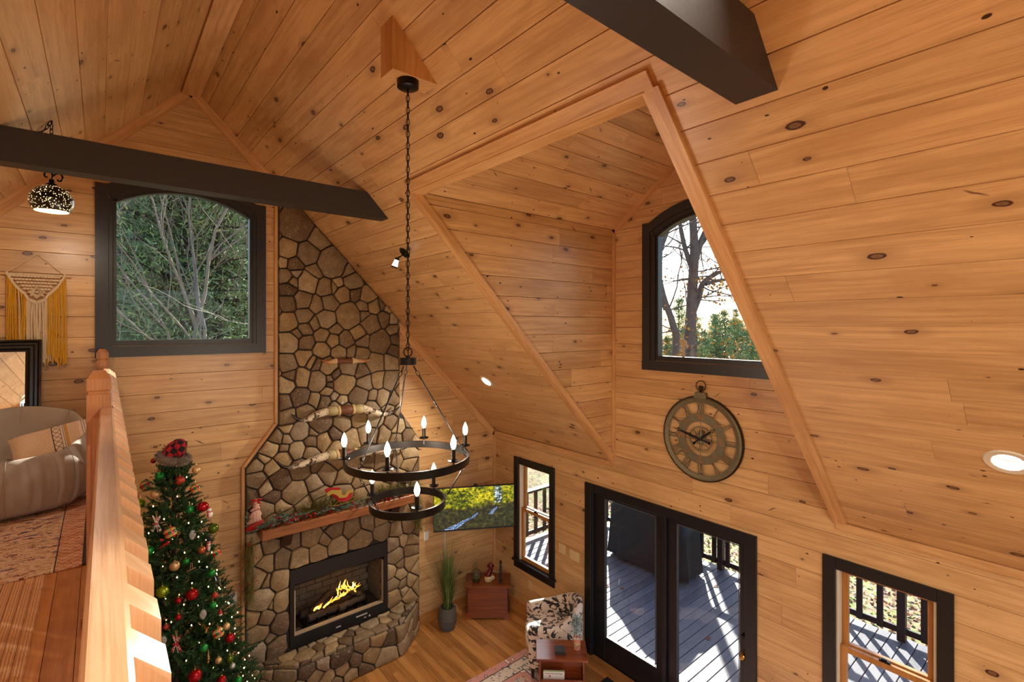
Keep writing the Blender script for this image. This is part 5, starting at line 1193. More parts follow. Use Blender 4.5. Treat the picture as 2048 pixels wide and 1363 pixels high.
# macrame
mac = empty('macrame_wall_hanging', (-.415, 5.80, 4.43), 'cream and mustard macrame hanging on a wooden dowel under the globe lamp', 'wall hanging')
ropec = plain('cream_cotton', srgb(214, 192, 158), .95, noise_amt=.15, nscale=90, bumpy=.5, bscale=300); rope_y = plain('mustard_cotton', srgb(206, 150, 30), .95, noise_amt=.2, nscale=90, bumpy=.5, bscale=300)
MB().tube([(-.65, 5.79, 4.432), (-.195, 5.79, 4.430)], .007, 10).build('dowel', plain('pale_dowel', srgb(210, 170, 110), .5), mac)
MB().tube([(-.60, 5.79, 4.436), (-.412, 5.812, 4.606), (-.232, 5.79, 4.436)], .003, 6).ball((-.405, 5.812, 4.608), .007).build('hanging_cord', ropec, mac)
rm = random.Random(4); MX = lambda t: -.595 + t*.362      # t across
cy_, cc_ = MB(), MB()
def vtop(t):     # lower edge of the knotted part: deep V with swags
    u = abs(t-.5)*2; return 4.43 - (.215 if u < .34 else .175 - .175*((u-.34)/.66)**1.6) - (.03*(1-u/.34) if u < .34 else 0)
for i in range(74):
    t = (i+.5)/74; u = abs(t-.5)*2; yel = u > .36 and (u > .62 or rm.random() < .75)
    x = MX(t)+rm.gauss(0, .002); z0_ = vtop(t); z1_ = 3.86 - .20*t - (.04 if .3 < t < .7 else 0) + rm.gauss(0, .02)
    pts = [(x, 5.795-.004*(i % 3), z0_+.004)]
    for k in range(1, 6): x += rm.gauss(0, .0026); pts.append((x, 5.797-.004*(i % 3), z0_ + (z1_-z0_)*k/5))
    (cy_ if yel else cc_).tube(pts, [.0034]*5+[.0052], 5)
cy_.build('mustard_fringe', rope_y, mac, True, kind='stuff'); cc_.build('cream_fringe', ropec, mac, True, kind='stuff')
kn_ = MB()
for r_ in range(7):
    z = 4.418 - r_*.026
    for i in range(15):
        t = .06 + .88*(i + .5*(r_ % 2))/15; 
        if z < vtop(t)+.012 or abs(t-.5)*2 > .96-.13*r_: continue
        kn_.ball((MX(t), 5.786, z), .0115, 8, 5, (1.05, .6, .8))
for i in range(56): kn_.tube([(MX(i/55), 5.783, 4.441), (MX(i/55), 5.780, 4.424)], .0034, 5)
for s in (-1, 1):
    for w in range(3):
        a0 = [(MX(.5+s*(.5-.5*k/10)), 5.784, vtop(.5+s*(.5-.5*k/10))+.004+w*.009) for k in range(11)]; kn_.tube(a0, .0042, 5)
for w in range(3): kn_.tube([(MX(.5)-.045+w*.009, 5.778, 4.285), (MX(.5), 5.776, 4.33-w*.009), (MX(.5)+.045-w*.009, 5.778, 4.285), (MX(.5), 5.776, 4.235+w*.009), (MX(.5)-.045+w*.009, 5.778, 4.285)], .0038, 5)
kn_.build('knotted_panel', ropec, mac, True)
# rugs
def rug_mat(name, base, cols, scale, border=None):
    m, n, p, L = new_mat(name); tc = N(n, 'ShaderNodeTexCoord'); src = tc.outputs['Object']
    a = noise(n, vmap(n, src, (scale*.6, scale*1.8, 1)), 1, 4, .75, .8); b = noise(n, vmap(n, src, (scale*2.2, scale*5, 1), (5, 2, 0)), 1, 3, .8)
    r = ramp(n, cols, math_(n, 'ADD', math_(n, 'MULTIPLY', a.outputs[0], .6), math_(n, 'MULTIPLY', b.outputs[0], .4)), 'CONSTANT'); L(r.outputs[0], p.inputs['Base Color'])
    p.inputs['Roughness'].default_value = .95; nf = noise(n, src, 260, 2); bump(n, p, nf.outputs[0], .6, .004); return m, n, p, L, r, src
rm1, n, p, L, r, src = rug_mat('distressed_rug', None, [(0, srgb(44, 44, 56)), (.40, srgb(100, 116, 128)), (.43, srgb(170, 60, 40)), (.455, srgb(226, 200, 170)), (.50, srgb(222, 206, 184)), (.525, srgb(214, 150, 84)), (.55, srgb(70, 66, 76)), (.565, srgb(228, 204, 170)), (.60, srgb(176, 58, 42)), (.62, srgb(58, 54, 64))], 7)
se = N(n, 'ShaderNodeSeparateXYZ'); L(src, se.inputs[0])
ch = N(n, 'ShaderNodeTexChecker'); ch.inputs['Scale'].default_value = 36; L(src, ch.inputs[0]); ch.inputs[1].default_value = (*srgb(186, 70, 44), 1); ch.inputs[2].default_value = (*srgb(214, 170, 130), 1)
RX1 = -.062; edge = math_(n, 'GREATER_THAN', se.outputs[0], .56-.13)
c = mix(n, math_(n, 'MULTIPLY', edge, .55), r.outputs[0], ch.outputs[0]); c = mix(n, math_(n, 'MULTIPLY', math_(n, 'GREATER_THAN', se.outputs[0], .56-.02), 1), c, srgb(60, 46, 42)); c = mix(n, math_(n, 'GREATER_THAN', math_(n, 'ABSOLUTE', math_(n, 'SUBTRACT', se.outputs[0], .425)), .003), srgb(60, 46, 42), c); L(c, p.inputs['Base Color'])
MB().cham((-1.60, 3.67, ZL), (-.06, 5.70, ZL+.011), .004).build('distressed_area_rug', rm1, loc=(-.62, 4.6, ZL)); tag(bpy.data.objects['distressed_area_rug'], 'faded multicolour oriental rug under the bean bag in the loft', 'rug')
jm, n, p, L = new_mat('jute'); tc = N(n, 'ShaderNodeTexCoord'); wv = N(n, 'ShaderNodeTexWave'); wv.bands_direction = 'X'; wv.inputs['Scale'].default_value = 30; wv.inputs['Distortion'].default_value = 2.5; wv.inputs['Detail Scale'].default_value = 6; L(tc.outputs['Object'], wv.inputs[0])
L(ramp(n, [(.1, srgb(196, 146, 96)), (.5, srgb(222, 176, 128)), (1, srgb(232, 190, 144))], wv.outputs[0]).outputs[0], p.inputs['Base Color']); p.inputs['Roughness'].default_value = .95; bump(n, p, wv.outputs[0], .5, .006)
jute = MB(); JX = [-1.4 + i*.0405 for i in range(30)]
for i, x in enumerate(JX[:-1]): jute.cham((x, 1.9, ZL), (x+.0385, 3.655+.004*math.sin(i*2.1), ZL+.009), .004)
jute.build('jute_runner', jm, loc=(-.9, 2.8, ZL)); tag(bpy.data.objects['jute_runner'], 'plain tan braided jute rug at the near edge of the loft', 'rug')

# ================================================================ CHRISTMAS TREE
TX, TY = .465, 4.88; TH = 2.98
ct = empty('christmas_tree', (TX, TY, 0), 'tall slim decorated Christmas tree between the loft railing and chimney', 'christmas tree')
def TR(z): return max(.03, (TH - z)*.285 + .03)
rt = np.random.default_rng(8); PA, DA, LA = [], [], []; stems = MB()
z = .30
nb_ = 0
while z < TH-.03:
    R = TR(z); k = int(9 + R*34); off = rt.uniform(0, 6.28)
    for j in range(k):
        a = off + TAU*j/k + rt.normal()*.1; rr = R*rt.uniform(.80, 1.0); o = np.array([math.cos(a), math.sin(a), 0.]); up = .22 if z < 2.6 else .8
        p0 = np.array([TX, TY, z]) + o*R*.30; tip = np.array([TX, TY, z + rr*up - .05*R + rt.normal()*.02]) + o*rr; d = tip - p0; ln = np.linalg.norm(d)
        a_, b_, c_ = sprig_pts(p0, d, ln, .036, int(70 + 150*R), 1.0); PA.append(a_); DA.append(b_); LA.append(c_)
        for s in range(int(3 + R*11)):
            t = rt.uniform(.25, 1); q0 = p0 + d*t; dd = d/ln + rt.normal(size=3)*.55; a_, b_, c_ = sprig_pts(q0, dd, rt.uniform(.05, .11), .030, 62, .9); PA.append(a_); DA.append(b_); LA.append(c_)
        nb_ += 1
        if j % 2 == 0: stems.tube([p0, tip], [.005, .002], 4, cap=False)
    z += .066
needle_mesh('foliage', np.concatenate(PA), np.concatenate(DA), np.concatenate(LA), .0021, M['fir'], ct, 'stuff')
stems.build('branches', plain('branch_brown', srgb(44, 32, 20), .9), ct, kind='stuff'); MB().tube([(TX, TY, .0), (TX, TY, TH-.1)], [.04, .01], 10).build('trunk', plain('trunk_brown', srgb(50, 36, 22), .9), ct)
MB().lathe([(.26, 0), (.25, .03), (.06, .10), (.05, .22), (0, .22)], (TX, TY, 0), 20).build('stand', M['blackmetal'], ct, True)
def on_tree(u, v, out=.0):
    f = (ray(u, v)); ax = FWD.x*TX + FWD.y*TY; lo, hi = ax - 1.0, ax
    t = ax - .9
    for _ in range(90):
        p = C0 + f*t
        if math.hypot(p.x-TX, p.y-TY) < TR(p.z)*.99 + out or t > ax: break
        t += .01
    return C0 + f*t
lamps_ = MB(); rl = random.Random(3); NL = 330
for i in range(NL):
    z = .45 + (TH-.55)*((i+.5)/NL)**1.0; 
    z = TH-.15 - (TH-.6)*math.sqrt((i+.5)/NL); a = i*2.399; r_ = TR(z)*rl.uniform(.84, 1.0); lamps_.ball((TX+math.cos(a)*r_, TY+math.sin(a)*r_, z+.05*r_), .0042, 6, 4, (1,1,1.7))
lamps_.build('fairy_lights', emit_mat('fairy_light_glow', (1, .74, .34), 6), ct, kind='stuff')
wr_ = MB(); wpts = []
for i in range(420):
    z = TH-.2 - (TH-.7)*i/420; a = i*.13; wpts.append((TX+math.cos(a)*TR(z)*.93, TY+math.sin(a)*TR(z)*.93, z + .02*math.sin(i*1.3)))
wr_.tube(wpts, .0022, 4).build('light_wire', plain('green_wire', srgb(20, 50, 38), .6), ct)
# ornaments
glo = lambda nm, c, r=.16, m_=.55: plain(nm, c, r, m_, noise_amt=.1)
OM = dict(red=glo('red_glass', srgb(158, 14, 22)), matte=plain('red_glitter', srgb(170, 52, 40), .5, .3, noise_amt=.4, nscale=120), gold=plain('gold_glitter_ball', srgb(206, 168, 116), .42, .6, noise_amt=.3, nscale=130), lime=glo('lime_glass', srgb(132, 150, 20)), green=plain('green_glitter', srgb(16, 130, 50), .35, .4, noise_amt=.4, nscale=120), olive=glo('olive_glass', srgb(82, 104, 24)), silver=plain('silver_glitter', srgb(186, 184, 178), .35, .7, noise_amt=.3, nscale=90), copper=plain('copper_mercury', srgb(176, 92, 60), .3, .7, noise_amt=.4, nscale=70))
pl_, n, p, L = new_mat('plaid_ball'); tc = N(n, 'ShaderNodeTexCoord'); se = N(n, 'ShaderNodeSeparateXYZ'); L(vmap(n, tc.outputs['Object'], (1,1,1), (0,0,0), (.4, .3, .2)), se.inputs[0])
def band_(v, k, w): return math_(n, 'LESS_THAN', math_(n, 'ABSOLUTE', math_(n, 'SUBTRACT', math_(n, 'FRACT', math_(n, 'MULTIPLY', v, k)), .5)), w)
c = mix(n, band_(se.outputs[0], 24, .22), srgb(14, 92, 48), srgb(168, 22, 24)); c = mix(n, math_(n, 'MULTIPLY', band_(se.outputs[2], 24, .22), .6), c, srgb(206, 180, 110)); c = mix(n, band_(math_(n, 'ADD', se.outputs[2], .008), 24, .05), c, srgb(220, 190, 120)); c = mix(n, band_(math_(n, 'ADD', se.outputs[0], .008), 24, .05), c, srgb(200, 30, 30))
L(c, p.inputs['Base Color']); p.inputs['Roughness'].default_value = .22; OM['plaid'] = pl_
def ball_orn(u, v, rp, mt, label):
    c = on_tree(u, v, .02); r = max(.014, rp*(FWD.dot(c-C0))/F_PX*1.12); o = empty('ball_ornament', c, label, 'ornament', 'baubles on the Christmas tree')
    mb = MB().ball(c, r, 20, 12); mb.build('bauble', OM[mt], o, True)
    MB().lathe([(.006, r*.97), (.006, r+.008), (0, r+.008)], c, 8).tube([c + Vector((0,0,r+.006)), c + Vector((0,.004,r+.016)), c + Vector((0,.012,r+.03))], .0009, 4).build('cap', gold, o)
for a in [(307,921,4.5,'red','tiny red bauble high on the tree just under the plaid hat'), (393,939,7,'gold','gold bauble beside the pompom of the plaid hat'), (321,951,8,'green','topmost green glitter bauble, left below the hat'), (360,960,8,'matte','red glitter bauble centred below the hat'),
  (292.5,970,10,'plaid','plaid bauble at the upper left edge near the railing'), (391,976.5,9,'plaid','plaid bauble at the upper right edge of the tree'), (311,987,8,'gold','pale gold bauble below the upper left plaid bauble'), (281,1006,8,'lime','lime bauble half hidden by the railing near the top'),
  (379,1018,7,'green','green glitter bauble left of the shiny red one by the snowman'), (406,1012.6,9,'red','shiny red bauble touching the round snowman'), (341,1064.5,11,'plaid','big plaid bauble beside the white crossed skis'), (427,1056,8.5,'olive','olive green bauble below the round snowman'),
  (298,1100.6,8,'green','green glitter bauble against the railing left of the red bird'), (403,1099,7,'copper','copper mercury bauble left of the tall snowman'), (434,1106,7,'plaid','plaid bauble right of the tall snowman'), (349.5,1131,8.5,'gold','gold glitter bauble at mid height in the middle'),
  (372,1121.5,5,'green','small dark green bauble right of the central gold one'), (423,1145,6.5,'green','bright green bauble left of the silver deer'), (325,1183,10,'lime','large lime bauble at mid height on the left'), (384,1188,10,'red','large red bauble at mid height in the centre'),
  (357,1200,5.5,'red','small red bauble between the lime and the large red one'), (430,1190,5,'matte','small red glitter bauble under the silver deer'), (426,1210,6,'green','green bauble just above the gnome'), (357,1233.6,5.5,'red','small red bauble above the red crossed skis'),
  (453,1252,6,'gold','gold bauble on the right edge below the gnome'), (436,1265,10,'plaid','plaid bauble right of the gold reindeer head'), (460,1275,8,'red','red bauble at the lower right edge of the tree'), (332,1253,4.5,'matte','tiny red bauble upper left of the red crossed skis'),
  (407.6,1295,7,'green','green bauble above the gold icicle'), (437,1320,5.5,'gold','gold bauble right of the gold icicle'), (460,1315.6,6.5,'olive','olive bauble near the bottom right edge'), (465,1331,5,'silver','small silver bauble under the olive one at bottom right'),
  (390,1351,11,'red','largest red bauble at the bottom of the view'), (443.5,1359,7.5,'red','red bauble cut by the bottom edge of the view'), (477,1359,6,'green','green bauble at the very bottom right by the hearth')]: ball_orn(*a)
def cone_orn(u, v, label):
    c = on_tree(u, v, .02); o = empty('pinecone_ornament', c, label, 'ornament'); pc = MB()
    for k in range(8):
        t = k/7; rr = .020*math.sin(math.pi*(.15+.75*t))
        for j in range(8):
            a = TAU*(j+.5*(k % 2))/8; pc.ball(c + Vector((math.cos(a)*rr, math.sin(a)*rr, -.030+.058*(1-t))), .0062, 6, 4, (1,1,1.3))
    pc.build('cone', OM['silver'], o, True); MB().tube([c+Vector((0,0,.03)), c+Vector((0,0,.07))], .0008, 4).build('hanging_loop', OM['silver'], o)
cone_orn(385, 1069, 'silver glitter pinecone right of the big plaid bauble'); cone_orn(406, 1228, 'silver pinecone above the gold reindeer head'); cone_orn(326, 1281, 'silver pinecone left of the red crossed skis'); cone_orn(308, 1225, 'silver pinecone hanging beside the railing at mid height')
whitep, redp, blkp = plain('white_enamel', srgb(226, 220, 210), .4), plain('red_enamel', srgb(180, 26, 30), .35), plain('black_felt', srgb(18, 16, 18), .8)
def skis(u, v, base, strip, label):
    c = on_tree(u, v, .03); o = empty('crossed_skis_ornament', c, label, 'ornament'); bs, stp = MB(), MB(); pl = MB()
    for s in (-1, 1):
        d = (LAT*s*.52 + Vector((0,0,1))).normalized(); w = d.cross(FWD).normalized()
        q = lambda l, ww: c + d*l + w*ww - FWD*(.004 if s > 0 else 0)
        out = [q(-.068, -.009), q(-.068, .009), q(.050, .008), q(.066, .004), q(.070, 0), q(.066, -.004), q(.050, -.008)]; bs.prism(out, FWD*.003)
        for l in (-.052, -.036, .026, .042): stp.prism([q(l, -.0075)-FWD*.0006, q(l, .0075)-FWD*.0006, q(l+.007, .0075)-FWD*.0006, q(l+.007, -.0075)-FWD*.0006], -FWD*.0006)
        d2 = (LAT*s*.28 + Vector((0,0,1))).normalized(); pl.tube([c - d2*.068 - FWD*.009, c + d2*.056 - FWD*.009], .0014, 5)
    bs.build('ski', base, o); stp.build('ski_stripes', strip, o); pl.build('ski_pole', whitep, o)
    b = MB()
    for i in range(7): b.ball(c - FWD*.012 + LAT*(i-3)*.006 + Vector((0,0,(i % 2)*.006-.003)), .005, 6, 4)
    b.build('ribbon_bow', redp, o); MB().tube([c+Vector((0,0,.01)), c+LAT*.006+Vector((0,0,.095)), c-LAT*.006+Vector((0,0,.095)), c+Vector((0,0,.01))], .001, 4).build('twine', M['rope'], o)
skis(313, 1046, whitep, redp, 'white crossed skis with red bands on the upper left of the tree'); skis(353, 1285.5, redp, whitep, 'red crossed skis with white bands low on the tree')
def snowman(u, v, tall, label):
    c = on_tree(u, v, .02); o = empty('snowman_ornament', c, label, 'ornament')
    if tall:
        MB().lathe([(.002, -.055), (.010, -.045), (.015, -.02), (.013, .01), (.014, .03), (0, .035)], c, 14).build('snowman_body', whitep, o, True); MB().lathe([(.022, .03), (.022, .034), (.014, .036), (.013, .062), (0, .062)], c, 14).build('top_hat', blkp, o, True)
        MB().lathe([(.0145, .012), (.0165, .016), (.0145, .022)], c, 12).box(c-LAT*.003-FWD*.018+Vector((-.003,-.003,-.03)), c-FWD*.018+Vector((.004,.003,.012))).build('scarf', redp, o, True)
    else:
        MB().ball(c + Vector((0,0,-.016)), .026, 16, 10).ball(c + Vector((0,0,.020)), .017, 14, 8).build('snowman_body', whitep, o, True)
        MB().lathe([(.017, .002), (.020, .006), (.017, .012)], c, 14).obox(c-FWD*.027+LAT*.004+Vector((0,0,-.014)), LAT*.005, FWD*.001, (0,0,.018)).build('scarf', redp, o, True)
        MB().lathe([(.004, .034), (.010, .036), (.012, .042), (0, .048)], c-LAT*.004, 10).build('knit_cap', redp, o, True)
        e = MB()
        for s in (-1, 1): e.ball(c - FWD*.016 + LAT*s*.005 + Vector((0,0,.024)), .002, 6, 4)
        e.build('eyes', blkp, o)
snowman(419, 1024, False, 'round white snowman with a red striped scarf on the right edge'); snowman(417.5, 1088, True, 'tall thin snowman in a black top hat on the right edge')
c = on_tree(331, 1088, .02); o = empty('cardinal_ornament', c, 'red cardinal bird with berries left of centre on the tree', 'ornament')
MB().tube(smooth_path([c-LAT*.045-Vector((0,0,.03)), c-LAT*.02-Vector((0,0,.012)), c, c+LAT*.02+Vector((0,0,.014)), c+LAT*.028+Vector((0,0,.026))]), [.004]*2+[.007]*3+[.011]*4+[.010]*3+[.009]*3+[.006, .002], 8).build('bird_body', redp, o, True)
b = MB()
for i in range(9): b.ball(c - LAT*(.02+.01*(i % 3)) + Vector((0,0,.028+.006*(i//3))), .005, 6, 4)
b.build('berries', redp, o)
silv = plain('silver_acrylic', srgb(190, 190, 196), .15, .8)
c = on_tree(437, 1161, .02); o = empty('silver_deer_ornament', c, 'silver prancing deer on the right edge of the tree', 'ornament'); d = MB()
d.tube([c-LAT*.022+Vector((0,0,-.004)), c+LAT*.012+Vector((0,0,.002)), c+LAT*.018+Vector((0,0,.014))], [.007, .010, .006], 8).tube([c-LAT*.018, c-LAT*.026+Vector((0,0,.03)), c-LAT*.034+Vector((0,0,.038))], [.006, .004, .003], 6)
for a, l in ((-.02, -.045), (-.014, -.05), (.012, -.04), (.018, -.048)): d.tube([c+LAT*a, c+LAT*(a-.004)+Vector((0,0,l*.5)), c+LAT*(a+.006)+Vector((0,0,l))], [.004, .0025, .0015], 5)
for s in (0, .01): d.tube([c-LAT*.030+Vector((0,0,.038)), c-LAT*(.022-s)+Vector((0,0,.062)), c-LAT*(.028-s)+Vector((0,0,.078))], .0014, 4)
d.build('deer', silv, o, True)
gd = plain('polished_gold', srgb(190, 150, 74), .25, .9)
c = on_tree(413, 1255, .03); o = empty('gold_reindeer_head_ornament', c, 'gold reindeer head with wide antlers low on the tree', 'ornament'); d = MB()
d.tube([c+Vector((0,0,.004)), c-Vector((0,0,.018)), c-FWD*.012-Vector((0,0,.034))], [.011, .010, .006], 10)
for s in (-1, 1):
    pts = smooth_path([c+LAT*s*.006+Vector((0,0,.010)), c+LAT*s*.025+Vector((0,0,.016)), c+LAT*s*.048+Vector((0,0,.024)), c+LAT*s*.062+Vector((0,0,.042))]); d.tube(pts, .002, 5)
    for k in (3, 5, 7, 9): d.tube([pts[k], pts[k]+Vector((0,0,.020))+LAT*s*.004], [.0018, .0008], 4)
    d.ball(c+LAT*s*.014+Vector((0,0,.002)), .005, 6, 4, (1.6, 1, .7))
d.build('reindeer_head', gd, o, True)
c = on_tree(441, 1225, .02); o = empty('gnome_ornament', c, 'small gnome in a red hat on the right edge near the outlet', 'ornament'); MB().lathe([(.014, -.004), (.012, .008), (.004, .026), (.001, .034)], c, 10).build('gnome_hat', redp, o, True); MB().ball(c-Vector((0,0,.012)), .013, 10, 8).build('gnome_beard', whitep, o, True)
c = on_tree(416.5, 1314.5, .02); o = empty('gold_icicle_ornament', c, 'slim gold icicle drop near the bottom of the tree', 'ornament'); MB().lathe([(.001, .07), (.004, .05), (.008, .015), (.012, .006), (.008, -.002), (.012, -.010), (.007, -.020), (.009, -.028), (.001, -.05)], c, 12).build('icicle', gd, o, True)
c = on_tree(288, 1032, .02); o = empty('gold_twist_ornament', c, 'gold twisted drop beside the railing under the lime bauble', 'ornament'); MB().lathe([(.001, .05), (.006, .035), (.010, .018), (.006, .008), (.012, -.004), (.007, -.016), (.010, -.026), (.001, -.045)], c, 12).build('twisted_drop', gd, o, True)
c = on_tree(383, 1138, .02); o = empty('twig_star_ornament', c, 'rustic twig ornament with a twine loop at mid height', 'ornament'); MB().tube([c-LAT*.03-Vector((0,0,.015)), c+LAT*.03+Vector((0,0,.015))], .004, 6).tube([c-LAT*.01+Vector((0,0,.0)), c-LAT*.004+Vector((0,0,.05)), c+LAT*.006+Vector((0,0,.05)), c+LAT*.01], .0015, 5).build('twig', plain('pale_twig', srgb(176, 140, 96), .8), o, True)
# hat
bf, n, p, L = new_mat('buffalo_plaid'); tc = N(n, 'ShaderNodeTexCoord'); ck = N(n, 'ShaderNodeTexChecker'); ck.inputs['Scale'].default_value = 24; L(vmap(n, tc.outputs['Object'], (1,1,1), (.01,.013,.007), (.5,.9,.4)), ck.inputs[0]); ck.inputs[1].default_value = (*srgb(158, 16, 30), 1); ck.inputs[2].default_value = (*srgb(24, 14, 16), 1); L(ck.outputs[0], p.inputs['Base Color']); p.inputs['Roughness'].default_value = .95
fur = plain('grey_fur', srgb(120, 104, 90), 1, noise_amt=.4, nscale=60)
HT = C0 + ray(352, 905)*(FWD.dot(Vector((TX, TY, 0)))-.02); hat = empty('plaid_santa_hat', HT, 'red and black plaid hat with grey fur brim capping the tree', 'hat')
MB().tube(smooth_path([HT+LAT*(-.02)+Vector((0,0,-.02)), HT+Vector((0,0,.03)), HT+LAT*.03+Vector((0,0,.062)), HT+LAT*.058-FWD*.03+Vector((0,0,.035)), HT+LAT*.075-FWD*.05+Vector((0,0,-.02))], 5), [.085, .084, .082, .080, .078, .074, .070, .066, .062, .058, .054, .052, .049, .045, .040, .036, .032, .028, .022, .016, .010], 16).build('hat_cone', bf, hat, True)
brim = MB().tube([HT + LAT*(math.cos(a)*.092-.02) + FWD*math.sin(a)*.085 + Vector((0,0,-.04+.012*math.cos(a)*-2)) for a in [TAU*i/24 for i in range(24)]], .030, 10, closed=True); brim.build('fur_brim', fur, hat, True)
rgh = np.random.default_rng(2); nn = 3500; aa = rgh.uniform(0, TAU, nn); bb_ = rgh.uniform(0, TAU, nn)
ctr = np.array(HT)[None, :] + np.outer(np.cos(aa)*.092-.02, np.array(LAT)) + np.outer(np.sin(aa)*.085, np.array(FWD)) + np.outer(-.04-.024*np.cos(aa), [0, 0, 1])
on_ = np.outer(np.cos(aa), np.array(LAT))*np.cos(bb_)[:, None] + np.outer(np.sin(aa), np.array(FWD))*np.cos(bb_)[:, None] + np.outer(np.sin(bb_), [0, 0, 1])
furl = leafy('fur_tufts', [srgb(84, 72, 62), srgb(130, 114, 98), srgb(170, 154, 136)], .95, 60)
needle_mesh('brim_fur', ctr + on_*.028, on_+rgh.normal(size=(nn, 3))*.5, .022, .0012, furl, hat, 'stuff')
pc_ = HT+LAT*.085-FWD*.055+Vector((0,0,-.055)); MB().ball(pc_, .026, 12, 8).build('pompom', fur, hat, True); dv = rgh.normal(size=(1200, 3)); dv /= np.linalg.norm(dv, axis=1, keepdims=True); needle_mesh('pompom_fur', np.array(pc_)+dv*.022, dv, .018, .0012, furl, hat, 'stuff')
# ================================================================ GROUND FLOOR THINGS
def wallplate(name, c, u, v, nrm_, w, h, mat, label, cat, kind):
    c, u, v, nrm_ = map(Vector, (c, u, v, nrm_)); r = empty(name, c, label, cat)
    MB().obox(c + nrm_*.003, u*w/2, v*h/2, nrm_*.003).build('cover_plate', mat, r)
    d = MB()
    if kind == 'rocker': d.obox(c + nrm_*.0075, u*.016, v*.033, nrm_*.0025)
    elif kind == 'double': 
        for s in (-1, 1): d.obox(c + nrm_*.009 + u*s*.023, u*.005, v*.012, nrm_*.005)
    elif kind == 'triple':
        for s in (-1, 0, 1): d.obox(c + nrm_*.009 + u*s*.040, u*.005, v*.012, nrm_*.005)
    else:
        for s in (-1, 1): d.obox(c + nrm_*.006 + v*s*.02, u*.014, v*.013, nrm_*.002)
    d.build('switch' if kind != 'outlet' else 'socket', mat, r)
YW = YB - .0005
wallplate('wall_switch_plate', (1.065, YW, 1.145), (1,0,0), (0,0,1), (0,-1,0), .075, .118, M['white'], 'white keypad switch plate on the pine wall left of the stone chimney', 'switch', 'rocker')
wallplate('wall_switch_plate', (.937, YW, 1.149), (1,0,0), (0,0,1), (0,-1,0), .07, .115, M['almond'], 'almond outlet plate half hidden by the right side of the tree', 'outlet', 'outlet')
wallplate('wall_switch_plate', (3.371, YW, 1.173), (1,0,0), (0,0,1), (0,-1,0), .07, .115, M['white'], 'white switch plate between the chimney and the television', 'switch', 'rocker')
wallplate('wall_switch_plate', (XR-.0005, 4.404, 1.157), (0,1,0), (0,0,1), (-1,0,0), .12, .118, M['almond'], 'almond switch plate nearer the corner window of the pair', 'switch', 'double')
wallplate('wall_switch_plate', (XR-.0005, 4.190, 1.142), (0,1,0), (0,0,1), (-1,0,0), .165, .118, M['almond'], 'wider almond switch plate nearer the glass door', 'switch', 'triple')
wallplate('wall_switch_plate', (XR-.0005, 5.013, .444), (0,1,0), (0,0,1), (-1,0,0), .07, .115, M['almond'], 'almond outlet plate low under the corner window behind the chair', 'outlet', 'outlet')
# potted grass
pot = empty('potted_grass', (3.53, 5.55, 0), 'tall green ornamental grass in a ribbed grey pot beside the chimney', 'plant')
P0 = Vector((3.53, 5.55, 0)); rp = [(.0, .0), (.085, .0), (.105, .05), (.122, .13), (.118, .20), (.100, .27), (.096, .285), (.086, .285), (.08, .24), (0, .24)]
rib = []
for i in range(28):
    z = .285*i/27; r_ = np.interp(z, [0, .05, .13, .20, .285], [.088, .106, .122, .117, .096]); rib.append((float(r_)+(.0022 if i % 2 else 0), z))
MB().lathe([(0, 0)] + rib + [(.085, .285), (.08, .25), (0, .25)], P0, 28).build('pot', plain('grey_stoneware', srgb(88, 84, 80), .8, noise_amt=.2, nscale=30), pot, 25)
M['grass'] = leafy('grass_blades', [srgb(46, 66, 30), srgb(84, 106, 52), srgb(134, 148, 84)]); gb = MB(); rgp = random.Random(6)
for i in range(330):
    a = rgp.uniform(0, TAU); r0 = rgp.uniform(0, .06); ln = rgp.uniform(.5, .98); sp = abs(rgp.gauss(0, .24))+.02; o = Vector((math.cos(a), math.sin(a), 0)); b0 = P0 + o*r0 + Vector((0,0,.25)); s_ = Vector((-math.sin(a), math.cos(a), 0)); w = rgp.uniform(.002, .0042); row = []
    drp = rgp.uniform(0, .25) if sp > .2 else 0
    for k in range(6):
        t = k/5; p = b0 + o*(ln*sp*t**1.6*1.2) + Vector((0,0,ln*(t - sp*.35*t*t - drp*t**3))); ww = w*(1-t**2)
        if p.y > YB-.015: p.y = YB-.015
        row += [p - s_*ww, p + s_*ww]
    gb.add(row, [(2*k, 2*k+1, 2*k+3, 2*k+2) for k in range(5)])
gb.build('grass_blades', M['grass'], pot, True, kind='stuff')
# chest
chw = wood_mat('chest_cherry', srgb(150, 74, 30), srgb(96, 38, 14), .25, .3, coat=.3); ca = math.radians(-38)
cx_, cyv = Vector((.775, -.632, 0)).normalized(), None; cyv = Vector((-cx_.y, cx_.x, 0))
FC = Vector((4.045, 5.345, 0)); CW, CD, CHh = .600, .36, .455       # front centre on the floor
Mc = Matrix.Translation(FC) @ Matrix(((cx_.x, cyv.x, 0, 0), (cx_.y, cyv.y, 0, 0), (0, 0, 1, 0), (0, 0, 0, 1)))
che = empty('wooden_blanket_chest', FC + cyv*CD/2, 'reddish wooden blanket chest with dovetailed corners under the television', 'chest')
def cpart(name, boxes, mat=chw, parent=che, ch=.003, uax=0):
    mb = MB()
    for a, b in boxes: mb.cham(a, b, ch)
    mb.move(Mc); Mi = Mc.inverted(); return mb.build(name, mat, parent, uvs=lambda v, n_: ((Mi @ v)[uax], (Mi @ v)[1-uax]+(Mi @ v)[2]))
cpart('front_panel', [((-CW/2+.012, .012, .06), (CW/2-.012, .03, CHh-.02))]); cpart('back_panel', [((-CW/2+.012, CD-.03, .06), (CW/2-.012, CD-.012, CHh-.02))])
for s in (-1, 1): cpart('side_panel', [((s*(CW/2-.012)-(.018 if s > 0 else 0), .012, .06), (s*(CW/2-.012)+(0 if s > 0 else .018), CD-.012, CHh-.02))], uax=1)
